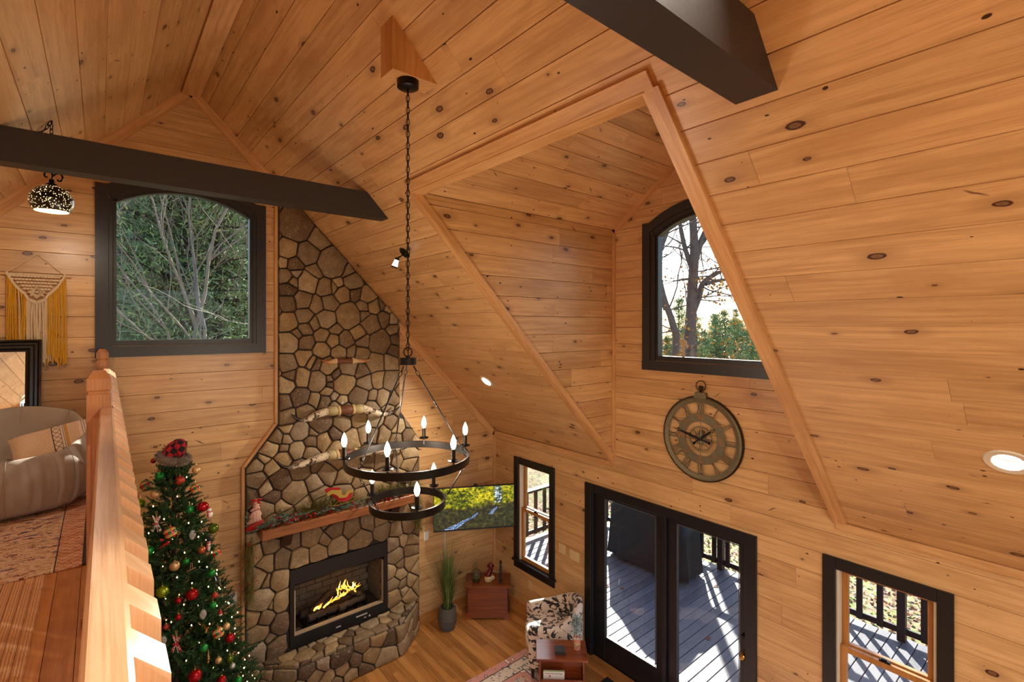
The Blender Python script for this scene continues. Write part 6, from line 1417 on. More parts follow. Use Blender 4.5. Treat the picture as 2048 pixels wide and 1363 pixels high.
cpart('lid', [((-CW/2-.012, -.014, CHh-.020), (CW/2+.012, CD+.01, CHh+.004))])
bs_ = MB()
bs_.prism([(-CW/2-.002, 0, 0), (-CW/2-.002, 0, .085), (CW/2+.002, 0, .085), (CW/2+.002, 0, 0), (CW/2-.065, 0, 0), (CW/2-.085, 0, .028), (-CW/2+.085, 0, .028), (-CW/2+.065, 0, 0)], (0, .018, 0))
for s in (-1, 1): bs_.box((s*(CW/2+.002)-(.016 if s > 0 else 0), .018, .0), (s*(CW/2+.002)+(0 if s > 0 else .016), CD, .085))
Mi = Mc.inverted(); bs_.move(Mc); bs_.build('base_moulding', chw, che, uvs=lambda v, n_: ((Mi @ v)[0], (Mi @ v)[2]))
dt = MB()
for s in (-1, 1):
    for k in range(13): z = .10 + k*.026; dt.prism([(s*(CW/2-.013), .0105, z), (s*(CW/2-.035), .0105, z+.003), (s*(CW/2-.035), .0105, z+.010), (s*(CW/2-.013), .0105, z+.013)], (0, .002, 0))
dt.move(Mc); dt.build('dovetails', plain('dark_end_grain', srgb(44, 18, 8), .6), che)
LZ = CHh+.004
def onchest(x, y): return Mc @ Vector((x, y, LZ))
jg = empty('glass_decanter', onchest(-.165, .14), 'clear glass decanter with a side handle, leftmost on the wooden chest', 'decanter'); c = onchest(-.165, .14)
gls = glass_mat('green_tinted_glass', (.80, .86, .76), .25, .02); MB().lathe([(0, .004), (.050, .006), (.058, .03), (.068, .075), (.070, .11), (.060, .14), (.030, .165), (.016, .175), (.014, .245), (.018, .255), (.016, .262)], c, 24).build('flask', gls, jg, True)
MB().tube([c - LAT*.018 + Vector((0,0,.25)), c - LAT*.040 + Vector((0,0,.24)), c - LAT*.040 + Vector((0,0,.17)), c - LAT*.03 + Vector((0,0,.16))], .007, 8).build('handle', gls, jg, True)
MB().lathe([(0, .008), (.048, .010), (.056, .03), (.060, .05), (0, .05)], c, 20).build('liquid', plain('olive_liquid', srgb(70, 74, 44), .2), jg, True)
dg = empty('ceramic_dog_figurine', onchest(.02, .16), 'glossy dark red ceramic dog sitting on a cream base, on the chest', 'figurine'); c = onchest(.02, .16); rdc = plain('oxblood_glaze', srgb(92, 8, 14), .12, coat=.6); crc = plain('cream_glaze', srgb(190, 162, 120), .35, noise_amt=.2)
MB().lathe([(0, 0), (.058, .0), (.066, .015), (.064, .05), (.055, .068), (0, .07)], c - LAT*.008, 18, sx=1.1, sy=.85).build('base', crc, dg, True)
MB().tube(smooth_path([c - LAT*.03 + Vector((0,0,.065)), c - LAT*.012 + Vector((0,0,.10)), c + LAT*.012 + Vector((0,0,.14)), c + LAT*.018 + Vector((0,0,.18))]), [.048, .050, .050, .048, .046, .042, .039, .036, .033, .031, .030, .029, .028], 14).ball(c + LAT*.016 - FWD*.008 + Vector((0,0,.215)), .037, 16, 10).ball(c + LAT*.018 - FWD*.042 + Vector((0,0,.203)), .019, 12, 8, (1, 1.2, .85)).build('dog_body', rdc, dg, True)
for s in (-1, 1): MB().ball(c + LAT*(.016+s*.038) + Vector((0,0,.200)), .014, 10, 8, (.6, 1, 1.9)).build('ear', rdc, dg, True)
MB().tube([c + LAT*.05 - FWD*.03 + Vector((0,0,.055)) + LAT*.017*math.cos(a) + Vector((0,0,.017*math.sin(a))) for a in [TAU*i/14 for i in range(14)]], .006, 6, closed=True).build('paw_ring', M['cream'], dg, True)
rtm = empty('upright_router', onchest(.175, .13), 'slim upright black router at the right end of the chest', 'router'); c = onchest(.175, .13)
MB().cham((-.017, -.06, 0), (.017, .06, .265), .006).move(Matrix.Translation(c) @ Matrix.Rotation(math.atan2(cx_.y, cx_.x), 4, 'Z')).build('router_case', M['black'], rtm); MB().cham((-.024, -.066, 0), (.024, .066, .012), .004).move(Matrix.Translation(c) @ Matrix.Rotation(math.atan2(cx_.y, cx_.x), 4, 'Z')).build('stand', M['black'], rtm)
wc = MB().tube(smooth_path([c + Vector((.0, .05, .10)), c + Vector((-.05, .10, .12)), c + Vector((-.10, .14, .06)), c + Vector((-.14, .17, .01))]), .0022, 5); wc.build('white_cable', M['white'], rtm)
cb = MB().tube(smooth_path([(3.60, 5.79, .44), (3.66, 5.72, .36), (3.72, 5.66, .30), (3.66, 5.64, .24), (3.64, 5.60, .17), (3.70, 5.58, .14), (3.72, 5.62, .20), (3.68, 5.70, .22), (3.67, 5.78, .30)]), .0024, 5).build('coiled_cable', M['cream']); tag(cb, 'coiled pale cable hanging at the left side of the chest', 'cable')
# armchair
hide, n, p, L = new_mat('cowhide_print'); tc = N(n, 'ShaderNodeTexCoord'); a = noise(n, vmap(n, tc.outputs['Object'], (13, 13, 17)), 1, 3, .55, .9); b = noise(n, tc.outputs['Object'], 2.2, 1)
L(ramp(n, [(.520, srgb(214, 196, 178)), (.530, srgb(26, 18, 18))], math_(n, 'ADD', math_(n, 'MULTIPLY', a.outputs[0], .8), math_(n, 'MULTIPLY', b.outputs[0], .22))).outputs[0], p.inputs['Base Color']); p.inputs['Roughness'].default_value = .75; p.inputs['Sheen Weight'].default_value = .3
ac = Vector((4.13, 4.16, .0)); fdir = Vector((-.77, .638, 0)).normalized(); sdir_ = Vector((-fdir.y, fdir.x, 0)); ach = empty('cowhide_tub_chair', ac, 'black and white cowhide print tub armchair beside the glass door', 'armchair')
def AP(x, y, z): return ac + fdir*x + sdir_*y + Vector((0,0,z))
NU = 40; vs = []; sec = []
for i in range(NU+1):
    t = -1 + 2*i/NU; a = t*math.radians(128); ex_ = .34; cxx, cyy = -math.cos(a)*.34, math.sin(a)*.345
    if abs(a) > math.pi/2: cxx = -math.cos(a)*.50
    hgt_ = .60 + .19*(.5+.5*math.cos(min(1, abs(t)*1.15)*math.pi)); nx, ny = -math.cos(a), math.sin(a); ln = math.hypot(nx, ny*1.0); sec.append((cxx, cyy, nx/ln, ny/ln, hgt_))
pf = [(.0, .14), (.0, .30), (.004, .50), (.004, -.035), (-.018, -.008), (-.045, .0), (-.072, -.010), (-.088, -.038), (-.088, .42), (-.088, .30)]
for cxx, cyy, nx, ny, hh_ in sec:
    for k, (o_, z_) in enumerate(pf):
        zz = z_ if k in (0, 1, 2) or k >= 8 else hh_ + z_
        vs.append(AP(cxx + nx*o_, cyy + ny*o_, zz))
K = len(pf); fs = [(i*K+k, (i+1)*K+k, (i+1)*K+k+1, i*K+k+1) for i in range(NU) for k in range(K-1)] + [tuple(range(K)), tuple(range(NU*K+K-1, NU*K-1, -1))]
MB().add(vs, fs).build('tub_shell', hide, ach, 60)
sv = []; SN = 28
for zz, s_ in ((.28, .96), (.30, 1), (.42, 1), (.455, .965), (.47, .88), (.475, .5), (.475, 0)):
    for j in range(SN):
        a = TAU*j/SN; cxx = math.cos(a); cyy = math.sin(a); e = .62; sv.append(AP(.035 + math.copysign(abs(cxx)**e, cxx)*(.30)*s_, math.copysign(abs(cyy)**e, cyy)*.255*s_, zz))
MB().add(sv, [(k*SN+j, k*SN+(j+1) % SN, (k+1)*SN+(j+1) % SN, (k+1)*SN+j) for k in range(6) for j in range(SN)]).build('seat_cushion', hide, ach, 60)
mbx = MB(); q_ = [AP(.30, -.27, .14), AP(.30, .27, .14), AP(-.2, .25, .14), AP(-.2, -.25, .14)]; mbx.prism(q_, (0, 0, .16)).build('front_apron', hide, ach)
for x, y in ((.26, -.25), (.26, .25), (-.2, -.2), (-.2, .2)): MB().lathe([(.022, .15), (.012, 0)][::-1], AP(x, y, 0), 12).build('leg', M['black'], ach, True)
# side table
tb = Vector((3.72, 3.635, 0)); tx, ty = Vector((.738, -.675, 0)).normalized(), None; ty = Vector((-tx.y, tx.x, 0)); Mt = Matrix.Translation(tb) @ Matrix(((tx.x, ty.x, 0, 0), (tx.y, ty.y, 0, 0), (0, 0, 1, 0), (0, 0, 0, 1))); Mti = Mt.inverted()
tblw = wood_mat('table_cherry', srgb(140, 66, 30), srgb(88, 34, 14), .3, .16, coat=.6); stb = empty('magazine_side_table', tb, 'glossy reddish side table with magazine rack below, beside the cowhide chair', 'side table')
def tp(name, boxes, uax=0, mat=tblw):
    mb = MB()
    for a, b in boxes: mb.cham(a, b, .004)
    mb.move(Mt); return mb.build(name, mat, stb, uvs=lambda v, n_: ((Mti @ v)[uax], (Mti @ v)[1-uax]+(Mti @ v)[2]))
tp('table_top', [((-.265, -.165, .578), (.265, .165, .600))]); tp('top_moulding', [((-.24, -.14, .562), (.24, .14, .578))])
for s in (-1, 1): tp('end_panel', [((s*.225-.009, -.12, 0), (s*.225+.009, .12, .562))], 1)
bk = MB(); pts = [(-.215, -.05, .16), (.215, -.05, .16), (.215, -.05, .47)] + [(.215-.43*i/10, -.05, .47+.05*math.sin(math.pi*i/10)) for i in range(1, 10)] + [(-.215, -.05, .47)]
Mleg = lambda v: Mt @ Vector(v)
bk.prism([(x, .0, z) for x, y_, z in pts], (0, .012, 0)).move(Mt); bk.build('rack_divider', tblw, stb, uvs=lambda v, n_: ((Mti @ v)[0], (Mti @ v)[2]))
tp('rack_front', [((-.215, -.115, .14), (.215, -.103, .36))]); tp('rack_floor', [((-.215, -.115, .13), (.215, .115, .145))]); tp('rack_back', [((-.215, .103, .14), (.215, .115, .36))])
bo = empty('children_book', Mt @ Vector((-.08, -.06, .2)), 'childrens book with a green edged white cover standing in the magazine rack', 'book')
MB().cham((-.19, -.075, .146), (.03, -.063, .425), .002).move(Mt).build('book_cover', whitep, bo); MB().box((-.19, -.0762, .417), (.03, -.0750, .425)).move(Mt).build('green_edge', plain('green_print', srgb(120, 150, 50), .5), bo)
text('title', 'Cooper the Little Digger', .0185, Mt @ Matrix.Translation((-.08, -.0765, .398)) @ Matrix.Rotation(math.pi/2, 4, 'X'), blkp, bo, .0003)
MB().ball(Mt @ Vector((-.12, -.077, .372)), .013, 10, 6, (1, .2, .8)).build('red_picture', redp, bo)
mg = empty('folded_magazine', Mt @ Vector((.06, .05, .2)), 'black magazine leaning behind the rack divider of the side table', 'magazine'); MB().cham((-.02, .03, .146), (.19, .042, .50), .002).move(Mt).build('magazine_cover', plain('grey_cover', srgb(60, 66, 72), .4), mg)
cz = .600; co = empty('stone_coaster_stack', Mt @ Vector((-.01, -.03, cz)), 'stack of square black granite coasters on the side table', 'coasters'); grn = plain('black_granite', srgb(36, 38, 42), .5, noise_amt=.9, nscale=160)
for k in range(4): MB().cham((-.052, -.052, 0), (.052, .052, .0085), .002).move(Mt @ Matrix.Translation((-.015, -.035, cz+k*.009)) @ Matrix.Rotation(.06*math.sin(k*2), 4, 'Z')).build('coaster', grn, co)
gc = Mt @ Vector((.165, .02, cz)); gl = empty('frosted_sprig_in_glass', gc, 'pale frosted evergreen sprig in a pink painted glass on the side table', 'decoration')
pk, n, p, L = new_mat('painted_pink_glass'); tc = N(n, 'ShaderNodeTexCoord'); se = N(n, 'ShaderNodeSeparateXYZ'); L(tc.outputs['Object'], se.inputs[0]); bnd = math_(n, 'LESS_THAN', math_(n, 'ABSOLUTE', math_(n, 'SUBTRACT', se.outputs[2], .062)), .017)
nz = noise(n, tc.outputs['Object'], 75, 1); pic = ramp(n, [(.5, srgb(214, 190, 132)), (.56, srgb(60, 84, 50)), (.68, srgb(160, 40, 36))], nz.outputs[0]); L(mix(n, bnd, srgb(206, 138, 112), pic.outputs[0]), p.inputs['Base Color']); p.inputs['Roughness'].default_value = .12
MB().lathe([(0, 0), (.036, 0), (.039, .006), (.041, .115), (.038, .115), (.036, .095), (0, .095)], gc, 24).build('tumbler', pk, gl, True); sn = MB()
for i in range(26): sn.ball(gc + Vector((rs.uniform(-.026, .026), rs.uniform(-.026, .026), .096+rs.uniform(0, .006))), .009, 6, 4)
sn.build('filler_snow', whitep, gl); MB().tube([gc+Vector((0,0,.05)), gc+Vector((.004,.004,.34))], [.003, .002], 6).build('stem', plain('sprig_stem', srgb(110, 80, 56), .8), gl)
A = [], [], []
for i in range(75):
    t = rg.uniform(.45, 1); q = sprig_pts((gc.x, gc.y, gc.z + .34*t), (rg.normal(), rg.normal(), rg.uniform(-.1, .9)), rg.uniform(.05, .10)*(1.25-t*.5), .018, 46, .8)
    for a_, b_ in zip(A, q): a_.append(b_)
needle_mesh('frosted_sprigs', np.concatenate(A[0]), np.concatenate(A[1]), np.concatenate(A[2]), .0028, leafy('frosted_needles', [srgb(110, 130, 128), srgb(158, 176, 172), srgb(200, 212, 208)]), gl, 'stuff')
# lower rug and mat
rr_, n, p, L = new_mat('persian_rug'); tc = N(n, 'ShaderNodeTexCoord'); src = tc.outputs['Object']; se = N(n, 'ShaderNodeSeparateXYZ'); L(src, se.inputs[0])
a = noise(n, src, 17, 3, .6, 1.5); vo = N(n, 'ShaderNodeTexVoronoi'); vo.inputs['Scale'].default_value = 13; L(src, vo.inputs[0]); tone = ramp(n, [(.38, srgb(150, 84, 76)), (.46, srgb(196, 160, 146)), (.56, srgb(206, 186, 170)), (.64, srgb(120, 128, 138)), (.7, srgb(60, 56, 64))], a.outputs[0])
dY = math_(n, 'SUBTRACT', 1.57, math_(n, 'ABSOLUTE', se.outputs[1])); dX = math_(n, 'SUBTRACT', 1.30, math_(n, 'ABSOLUTE', se.outputs[0])); dE = math_(n, 'MINIMUM', dX, dY)
flw = ramp(n, [(.25, srgb(226, 200, 184)), (.3, srgb(70, 60, 66)), (.42, srgb(200, 142, 132))], vo.outputs['Distance'])
c = mix(n, 1, tone.outputs[0], (1, 1, 1), 'MULTIPLY')
def inb(lo, hi): return math_(n, 'MULTIPLY', math_(n, 'GREATER_THAN', dE, lo), math_(n, 'LESS_THAN', dE, hi))
c = mix(n, inb(.0, .10), c, flw.outputs[0]); c = mix(n, inb(.10, .112), c, srgb(60, 56, 66)); c = mix(n, inb(.112, .26), c, mix(n, ramp(n, [(.57, (0,0,0)), (.6, (1,1,1))], a.outputs[0]).outputs[0], srgb(212, 196, 180), srgb(84, 84, 96))); c = mix(n, inb(.26, .272), c, srgb(60, 56, 66)); c = mix(n, inb(.272, .34), c, flw.outputs[0]); c = mix(n, inb(-.1, .012), c, srgb(196, 144, 132))
L(c, p.inputs['Base Color']); p.inputs['Roughness'].default_value = .95
MB().cham((1.45, 1.43, 0), (4.05, 4.57, .008), .003).build('persian_area_rug', rr_, loc=(2.75, 3.0, 0)); tag(bpy.data.objects['persian_area_rug'], 'pale pink bordered Persian rug on the floor in front of the chair', 'rug')
MB().cham((4.07, 2.45, .0), (4.43, 3.60, .014), .005).build('door_mat', plain('black_mat', srgb(22, 20, 20), .95, noise_amt=.3, nscale=80), loc=(4.2, 3.0, 0)); tag(bpy.data.objects['door_mat'], 'black door mat on the wood floor inside the glass door', 'mat')
# pale wooden bird on the dormer sill
wbm = plain('pale_wood_cutout', srgb(190, 170, 140), .7); bz = DW['gz0']; wp = atX(1366, 710, XR+.03); wb_ = empty('wooden_sill_figure', (wp.x, wp.y, bz), 'small pale wooden cutout standing on the dormer window sill', 'figurine')
MB().prism([(wp.x, wp.y+.012, bz), (wp.x, wp.y-.012, bz), (wp.x, wp.y-.012, bz+.12), (wp.x, wp.y-.05, bz+.09), (wp.x, wp.y-.035, bz+.155), (wp.x, wp.y, bz+.185), (wp.x, wp.y+.045, bz+.175), (wp.x, wp.y+.035, bz+.135), (wp.x, wp.y+.012, bz+.135)], (.012, 0, 0)).build('cutout', wbm, wb_)
# ================================================================ OUTSIDE
def gz(x, y):
    h = -1.15
    if x > 13: h -= (x-13)*.20
    if y > 9: h += (y-9)*.05*min(1, max(0, (20-x)/14))
    return h + .12*mnoise.noise(Vector((x*.15, y*.15, 0)))
gm_, n, p, L = new_mat('leaf_litter'); tc = N(n, 'ShaderNodeTexCoord'); vo = N(n, 'ShaderNodeTexVoronoi'); vo.inputs['Scale'].default_value = 15; L(tc.outputs['Object'], vo.inputs[0]); se = N(n, 'ShaderNodeSeparateColor'); L(vo.outputs['Color'], se.inputs[0]); bl = noise(n, tc.outputs['Object'], .9, 3)
lit = ramp(n, [(0, srgb(70, 48, 34)), (.3, srgb(116, 86, 62)), (.55, srgb(160, 128, 98)), (.8, srgb(186, 158, 128)), (1, srgb(140, 74, 36))], se.outputs[0]); gr_ = ramp(n, [(.50, (0,0,0)), (.62, (1,1,1))], math_(n, 'ADD', math_(n, 'MULTIPLY', bl.outputs[0], .6), math_(n, 'MULTIPLY', se.outputs[1], .4)))
L(mix(n, gr_.outputs[0], lit.outputs[0], srgb(112, 128, 62)), p.inputs['Base Color']); p.inputs['Roughness'].default_value = .9
G = 56; mb = MB(); xs = [-45 + 165*(i/G) for i in range(G+1)]; ys = [-60 + 165*(i/G) for i in range(G+1)]
mb.add([(x, y, gz(x, y)) for x in xs for y in ys], [(i*(G+1)+j, (i+1)*(G+1)+j, (i+1)*(G+1)+j+1, i*(G+1)+j+1) for i in range(G) for j in range(G)]); mb.build('ground', gm_, kind='structure')
nl_ = 9000; xx = rg.uniform(8.3, 17, nl_); yy = rg.uniform(-2, 10, nl_); zz = np.array([gz(a, b) for a, b in zip(xx, yy)]) + .02
lo = needle_mesh('fallen_leaves', np.stack([xx, yy, zz], 1), np.stack([rg.normal(size=nl_), rg.normal(size=nl_), rg.uniform(0, .5, nl_)], 1), rg.uniform(.06, .11, nl_), .03, leafy('dry_leaves', [srgb(110, 76, 50), srgb(190, 152, 118), srgb(222, 196, 160)], .7), None, 'stuff', two=True); tag(lo, 'dry fallen leaves scattered on the grass beyond the deck', 'leaves')
# deck
dk = MB().box((4.66, -2.6, -.30), (8.05, 7.05, -.16)).build('deck', plain('deck_joist', srgb(40, 40, 44), .8), kind='structure')
M['deck'] = wood_mat('weathered_deck', srgb(108, 108, 114), srgb(74, 76, 84), 0, .6, tone=.3, coords='OBJ', across=1)
y = -2.55; k = 0
m0 = None
while y < 7.0:
    if m0 is None: o = MB().cham((4.66, y, -.14), (8.12, y+.132, -.10), .004).build('deck_board', M['deck'], dk, uvs=lambda v, n_: (v.x, v.y)); m0 = o.data; y00 = y
    else: o = bpy.data.objects.new('deck_board', m0); COL.objects.link(o); o.parent = dk; o.location = (0, y-y00, 0)
    y += .140
M['deckrail'] = plain('dark_stained_rail', srgb(42, 33, 34), .55, noise_amt=.2)
dr_ = empty('deck_railing', (8.05, 2.2, -.1), 'dark stained deck railing with upright balusters seen through the glass', 'railing')
MB().cham((8.0, -2.6, .80), (8.14, 7.1, .84)).build('top_rail', M['deckrail'], dr_); MB().cham((8.03, -2.6, -.02), (8.07, 7.05, .06)).build('bottom_rail', M['deckrail'], dr_)
MB().cham((4.66, 6.98, .80), (8.1, 7.12, .84)).build('top_rail', M['deckrail'], dr_); MB().cham((4.66, 7.03, -.02), (8.05, 7.07, .06)).build('bottom_rail', M['deckrail'], dr_)
yb = 1.661 - .232*18; ob = MB().cham((8.0, yb-.035, -.02), (8.04, yb+.035, .80)).build('baluster', M['deckrail'], dr_); y00 = yb
for k in range(1, 42):
    y = yb + .232*k
    if y > 7: break
    o = bpy.data.objects.new('baluster', ob.data); COL.objects.link(o); o.parent = dr_; o.location = (0, y-y00, 0)
ob2 = MB().cham((4.8, 7.0, -.02), (4.87, 7.04, .80)).build('baluster', M['deckrail'], dr_)
for k in range(1, 14): o = bpy.data.objects.new('baluster', ob2.data); COL.objects.link(o); o.parent = dr_; o.location = (k*.235, 0, 0)
for y in (-2.5, -.5, 1.661, 4.1, 7.0): MB().cham((7.98, y-.045, -.2), (8.08, y+.045, .80)).build('post', M['deckrail'], dr_)
# covered grill
gc_ = plain('black_grill_cover', srgb(17, 19, 25), .6, noise_amt=.15, nscale=5); gl_ = empty('covered_grill', (7.32, 4.95, -.1), 'big grill under a black fabric cover standing on the deck', 'grill')
vs = []; SN = 44; GC = Vector((7.32, 4.95, -.1)); lv = [(0.06, 1.02), (.3, 1.0), (.7, .98), (.92, .99), (1.02, .96), (1.22, .80), (1.36, .55), (1.40, .25), (1.40, 0)]
for zz_, s_ in lv:
    for j in range(SN):
        a = TAU*j/SN; ca_, sa_ = math.cos(a), math.sin(a); e = .38; fold = 1 + (.05*math.sin(9*a)+.03*math.sin(17*a+1))*max(0, 1-zz_)*1.0; wide = 1 if zz_ < .95 else (.62 + .38*max(0, (1.06-zz_)/.11) if zz_ < 1.06 else .62)
        vs.append(GC + Vector((math.copysign(abs(ca_)**e, ca_)*.34*s_*fold, math.copysign(abs(sa_)**e, sa_)*.76*s_*fold*wide, zz_)))
MB().add(vs, [(k*SN+j, k*SN+(j+1) % SN, (k+1)*SN+(j+1) % SN, (k+1)*SN+j) for k in range(len(lv)-1) for j in range(SN)]).build('fabric_cover', gc_, gl_, 70)
for s in (-1, 1): MB().lathe([(.05, -.02), (.05, .02)], GC + Vector((.2, s*.55, .05)), 14, (1, 0, 0)).box(GC+Vector((-.25, s*.55-.02, 0)), GC+Vector((-.21, s*.55+.02, .12))).build('wheel', M['black'], gl_)
# --- trees
bark = plain('grey_bark', srgb(132, 122, 112), .9, noise_amt=.3, nscale=6, bumpy=.6, bscale=30); barkd = plain('pine_bark', srgb(60, 48, 40), .9, noise_amt=.3, nscale=6); M['pinefar'] = leafy('forest_needles', [srgb(66, 90, 62), srgb(112, 140, 92), srgb(160, 180, 124)], .7, .7)
M['autumn'] = leafy('autumn_leaves', [srgb(150, 84, 30), srgb(206, 140, 46), srgb(222, 176, 84)], .6, 1)
def limb(mb, p, d, l, r, depth, rnd, tips, droop=0.0, spread=.55):
    n_ = 5; pts = [p]; dd = d.normalized()
    for i in range(n_):
        dd = (dd + Vector((rnd.gauss(0, .13), rnd.gauss(0, .13), rnd.gauss(0, .09) + .03))).normalized(); pts.append(pts[-1] + dd*l/n_)
    mb.tube(pts, [r*(1-.5*i/n_) for i in range(n_+1)], 7 if depth > 2 else (5 if depth > 1 else 3), cap=False)
    tips.append((pts[-1], dd, depth))
    if depth == 0: return
    for k in range(2 if depth == 1 else 3):
        i = rnd.randint(2, n_); ax = Vector((rnd.gauss(0, 1), rnd.gauss(0, 1), rnd.gauss(0, .6))); nd = (dd + ax.normalized()*spread*1.3).normalized()
        limb(mb, pts[i], nd, l*rnd.uniform(.55, .8), r*.5*(1-.3*i/n_)*1.1, depth-1, rnd, tips)
    limb(mb, pts[-1], (dd + Vector((rnd.gauss(0, .2), rnd.gauss(0, .2), .1))), l*.75, r*.5, depth-1, rnd, tips)
def bare_tree(seed, h, r, leaves=0):
    rn_ = random.Random(seed); mb = MB(); tips = []; limb(mb, Vector((0,0,0)), Vector((rn_.gauss(0, .08), rn_.gauss(0, .08), 1)), h*.45, r, 4, rn_, tips)
    root = empty('bare_tree', (0,0,0)); mb.build('trunk', bark, root, True)
    if leaves:
        tp_ = [t for t in tips if t[2] < 2]; idx = [rn_.randrange(len(tp_)) for _ in range(leaves)]; P = np.array([tp_[i][0] for i in idx]) + rg.normal(size=(leaves, 3))*.16
        needle_mesh('leaves', P, rg.normal(size=(leaves, 3)), .12, .04, M['autumn'], root, 'stuff', two=True)
    return root
def pine_tree(seed, h, cnt):
    rr2 = np.random.default_rng(seed); root = empty('pine_tree', (0,0,0)); MB().tube([(0,0,0), (0,0,h)], [h*.014, .02], 7).build('trunk', barkd, root, True); br = MB(); P, D = [], []
    z = h*.18
    while z < h:
        R = h*.20*(1-(z/h)**1.6)+.2; k = 6
        for j in range(k):
            a = rr2.uniform(0, TAU); o = np.array([math.cos(a), math.sin(a), rr2.uniform(-.1, .35)]); rr3 = R*rr2.uniform(.5, 1.1); tip = np.array([0, 0, z]) + o*rr3
            br.tube([(0,0,z), tuple(tip)], [.03, .01], 3, cap=False); m_ = cnt; t = rr2.uniform(.3, 1.05, m_)[:, None]; q = np.array([0, 0, z]) + o*rr3*t + rr2.normal(size=(m_, 3))*.17; P.append(q); D.append(rr2.normal(size=(m_, 3)) + o*.6 + [0, 0, .5])
        z += h*.036
    br.build('branches', barkd, root, kind='stuff'); P = np.concatenate(P); needle_mesh('foliage', P, np.concatenate(D), rr2.uniform(.12, .26, len(P)), .020, M['pinefar'], root, 'stuff'); return root
protoP = [pine_tree(20+i, h, 95) for i, h in enumerate((13, 15, 11))]; protoB = [bare_tree(40+i, h, .075) for i, h in enumerate((12, 13, 10))]; 
rt2 = random.Random(12)
def place(proto, x, y, label, cat, group, first, s=1, dz=0):
    loc = (x, y, gz(x, y)-.1+dz); rot = (0, 0, rt2.uniform(0, TAU)); sc_ = s*rt2.uniform(.85, 1.15)
    if proto.name not in first: first.add(proto.name); proto.location = loc; proto.rotation_euler = rot; proto.scale = (sc_,)*3; o = proto
    else: o = copy_tree(proto, loc, rot, sc_)
    tag(o, label, cat, group); return o
first = set()
# woods behind the gable window
def dirpt(u, f): p = ray(u, 651.4)*f; return p.x, p.y
for i in range(30):
    u = 205 + 330*rt2.random(); f = rt2.uniform(13, 30); x, y = dirpt(u, f); place(protoP[i % 3], x, y, 'green pine in the dense woods behind the gable window', 'tree', 'pines behind the gable window', first)
for i in range(14):
    u = 200 + 340*rt2.random(); f = rt2.uniform(10, 19); x, y = dirpt(u, f); place(protoB[i % 3], x, y, 'leafless tree in the woods behind the gable window', 'tree', 'bare trees behind the gable window', first)
# distant wooded slope seen through the dormer window
for i in range(64):
    u = 1290 + 330*rt2.random(); f = rt2.uniform(26, 75); x, y = dirpt(u, f)
    s = 1.0; top = 4 - f*(.012 + .06*max(0, (1460-u)/170)*0) ; loc_top = gz(x, y) + 13*s; place(protoP[i % 3], x, y, 'pine on the wooded slope seen through the dormer window', 'tree', 'pines below the dormer window', first, s, dz=(4 + f*(.012 + (.03 if u > 1430 else -.02)) - loc_top) - f*rt2.uniform(.0, .07))
protoA = bare_tree(77, 11, .12, 5200)
for i in range(10):
    u = 1300 + 200*rt2.random(); f = rt2.uniform(24, 40); x, y = dirpt(u, f); place(protoA, x, y, 'orange leaved autumn tree below the dormer window', 'tree', 'autumn trees below the dormer window', first, .9, dz=(4 - f*rt2.uniform(.0, .05)) - (gz(x, y) + 11.5))
# surrounding woods near the other openings
for i in range(22):
    a = rt2.uniform(0, 1); x, y = 20+rt2.uniform(0, 14), -14+a*22; place(protoP[i % 3], x, y, 'pine in the woods beyond the yard', 'tree', 'pines beyond the yard', first, .9, dz=-7)
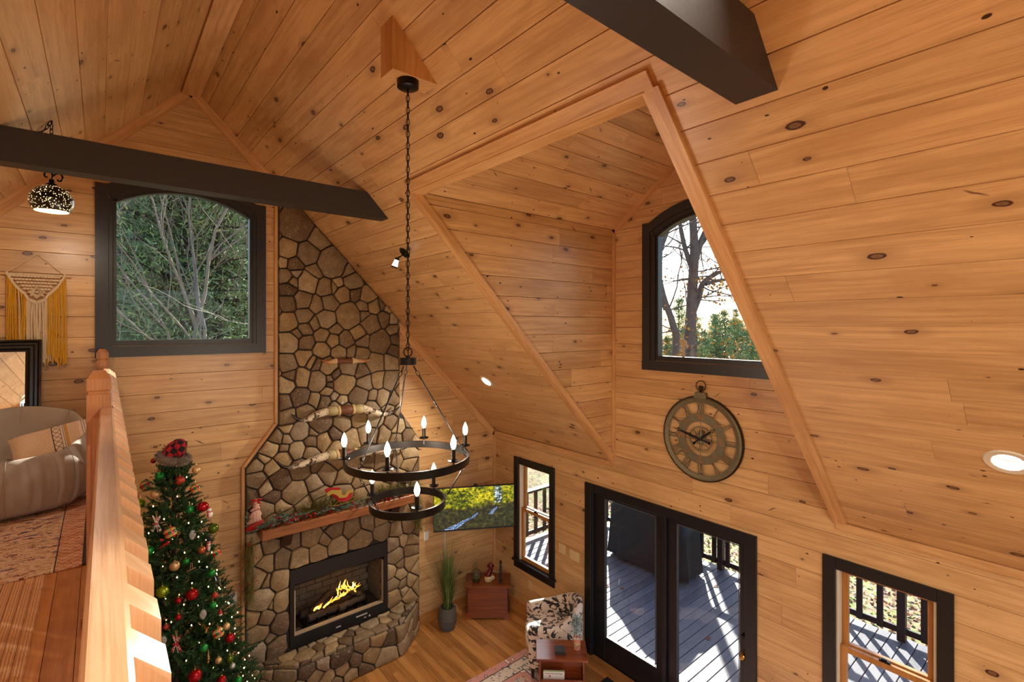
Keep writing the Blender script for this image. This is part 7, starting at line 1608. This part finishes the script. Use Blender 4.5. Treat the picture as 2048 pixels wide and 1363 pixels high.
# the many-stemmed tree outside the dormer window, built where it stands
F0 = 11.5; rn_ = random.Random(9)
def W(u, v, f=F0): return C0 + ray(u, v)*f
ok = empty('many_stemmed_oak', (W(1385, 720).x, W(1385, 720).y, gz(*W(1385, 720).xy)), 'forked oak with sparse orange leaves right outside the dormer window', 'tree'); mb = MB(); tips = []
base = Vector((W(1385, 720).x, W(1385, 720).y, gz(*W(1385, 720).xy)))
stems_ = [([base, W(1382, 720), W(1380, 640), W(1385, 560), W(1390, 500), W(1385, 440), W(1378, 380), W(1374, 320)], .155), ([W(1384, 640), W(1398, 595), W(1412, 565), W(1440, 540), W(1475, 525), W(1520, 480)], .085), ([W(1388, 520), W(1400, 480), W(1412, 430), W(1425, 350)], .085), ([W(1412, 568), W(1440, 560), W(1480, 556), W(1530, 550)], .05),
  ([base + Vector((-.6, .5, 0)), W(1352, 720), W(1345, 650), W(1328, 590), W(1322, 520), W(1335, 450), W(1340, 380)], .10), ([W(1340, 620), W(1318, 575), W(1300, 540), W(1280, 480)], .055), ([W(1385, 560), W(1368, 500), W(1362, 430), W(1355, 360)], .07), ([W(1390, 510), W(1425, 460), W(1450, 430)], .05)]
for pts, r0 in stems_:
    sp2 = smooth_path([Vector(q) + Vector((rn_.gauss(0, .04), rn_.gauss(0, .04), 0)) for q in pts], 4); mb.tube(sp2, [r0*(1-.62*i/(len(sp2)-1)) for i in range(len(sp2))], 9, cap=False)
    for k in range(4, len(sp2), 3):
        for _ in range(2): limb(mb, sp2[k], Vector((rn_.gauss(0, 1), rn_.gauss(0, 1), rn_.gauss(.3, .5))), rn_.uniform(.7, 1.5), .020, 2, rn_, tips)
mb.build('trunk', plain('dark_oak_bark', srgb(104, 94, 88), .9, noise_amt=.3, nscale=8, bumpy=.5, bscale=25), ok, True)
nL = 3200; tp_ = [t for t in tips if t[2] < 2]; P = np.array([tp_[rn_.randrange(len(tp_))][0] for _ in range(nL)]) + rg.normal(size=(nL, 3))*.09; keepm = (P[:, 2] < 5.4) ; P = P[keepm]
needle_mesh('leaves', P, rg.normal(size=(len(P), 3)), .085, .028, M['autumn'], ok, 'stuff', two=True)

lfm = plain('dry_oak_leaf', srgb(118, 62, 36), .8)
for (u, v, lab) in ((1417, 1276, 'dry brown oak leaf lying on the sunlit deck boards'), (1215, 1172, 'dry curled leaf on the deck near the left edge of the left door pane'), (1244, 1176, 'dry leaf on the shaded deck in the left door pane'), (1432, 1172, 'dry leaf on the deck by the foot of the railing')):
    p = atZ(u, v, -.097); k = 14; pts = [p + Vector((math.cos(TAU*i/k)*(.055 if i % 2 else .026), math.sin(TAU*i/k)*(.040 if i % 2 else .020), .012 if i % 2 else .003)) for i in range(k)]
    m_ = MB().add(pts + [p], [(i, (i+1) % k, k) for i in range(k)]); m_.tube([p, p + Vector((.06, .02, .006))], .0015, 4); tag(m_.build('fallen_leaf', lfm, loc=p), lab, 'leaf')
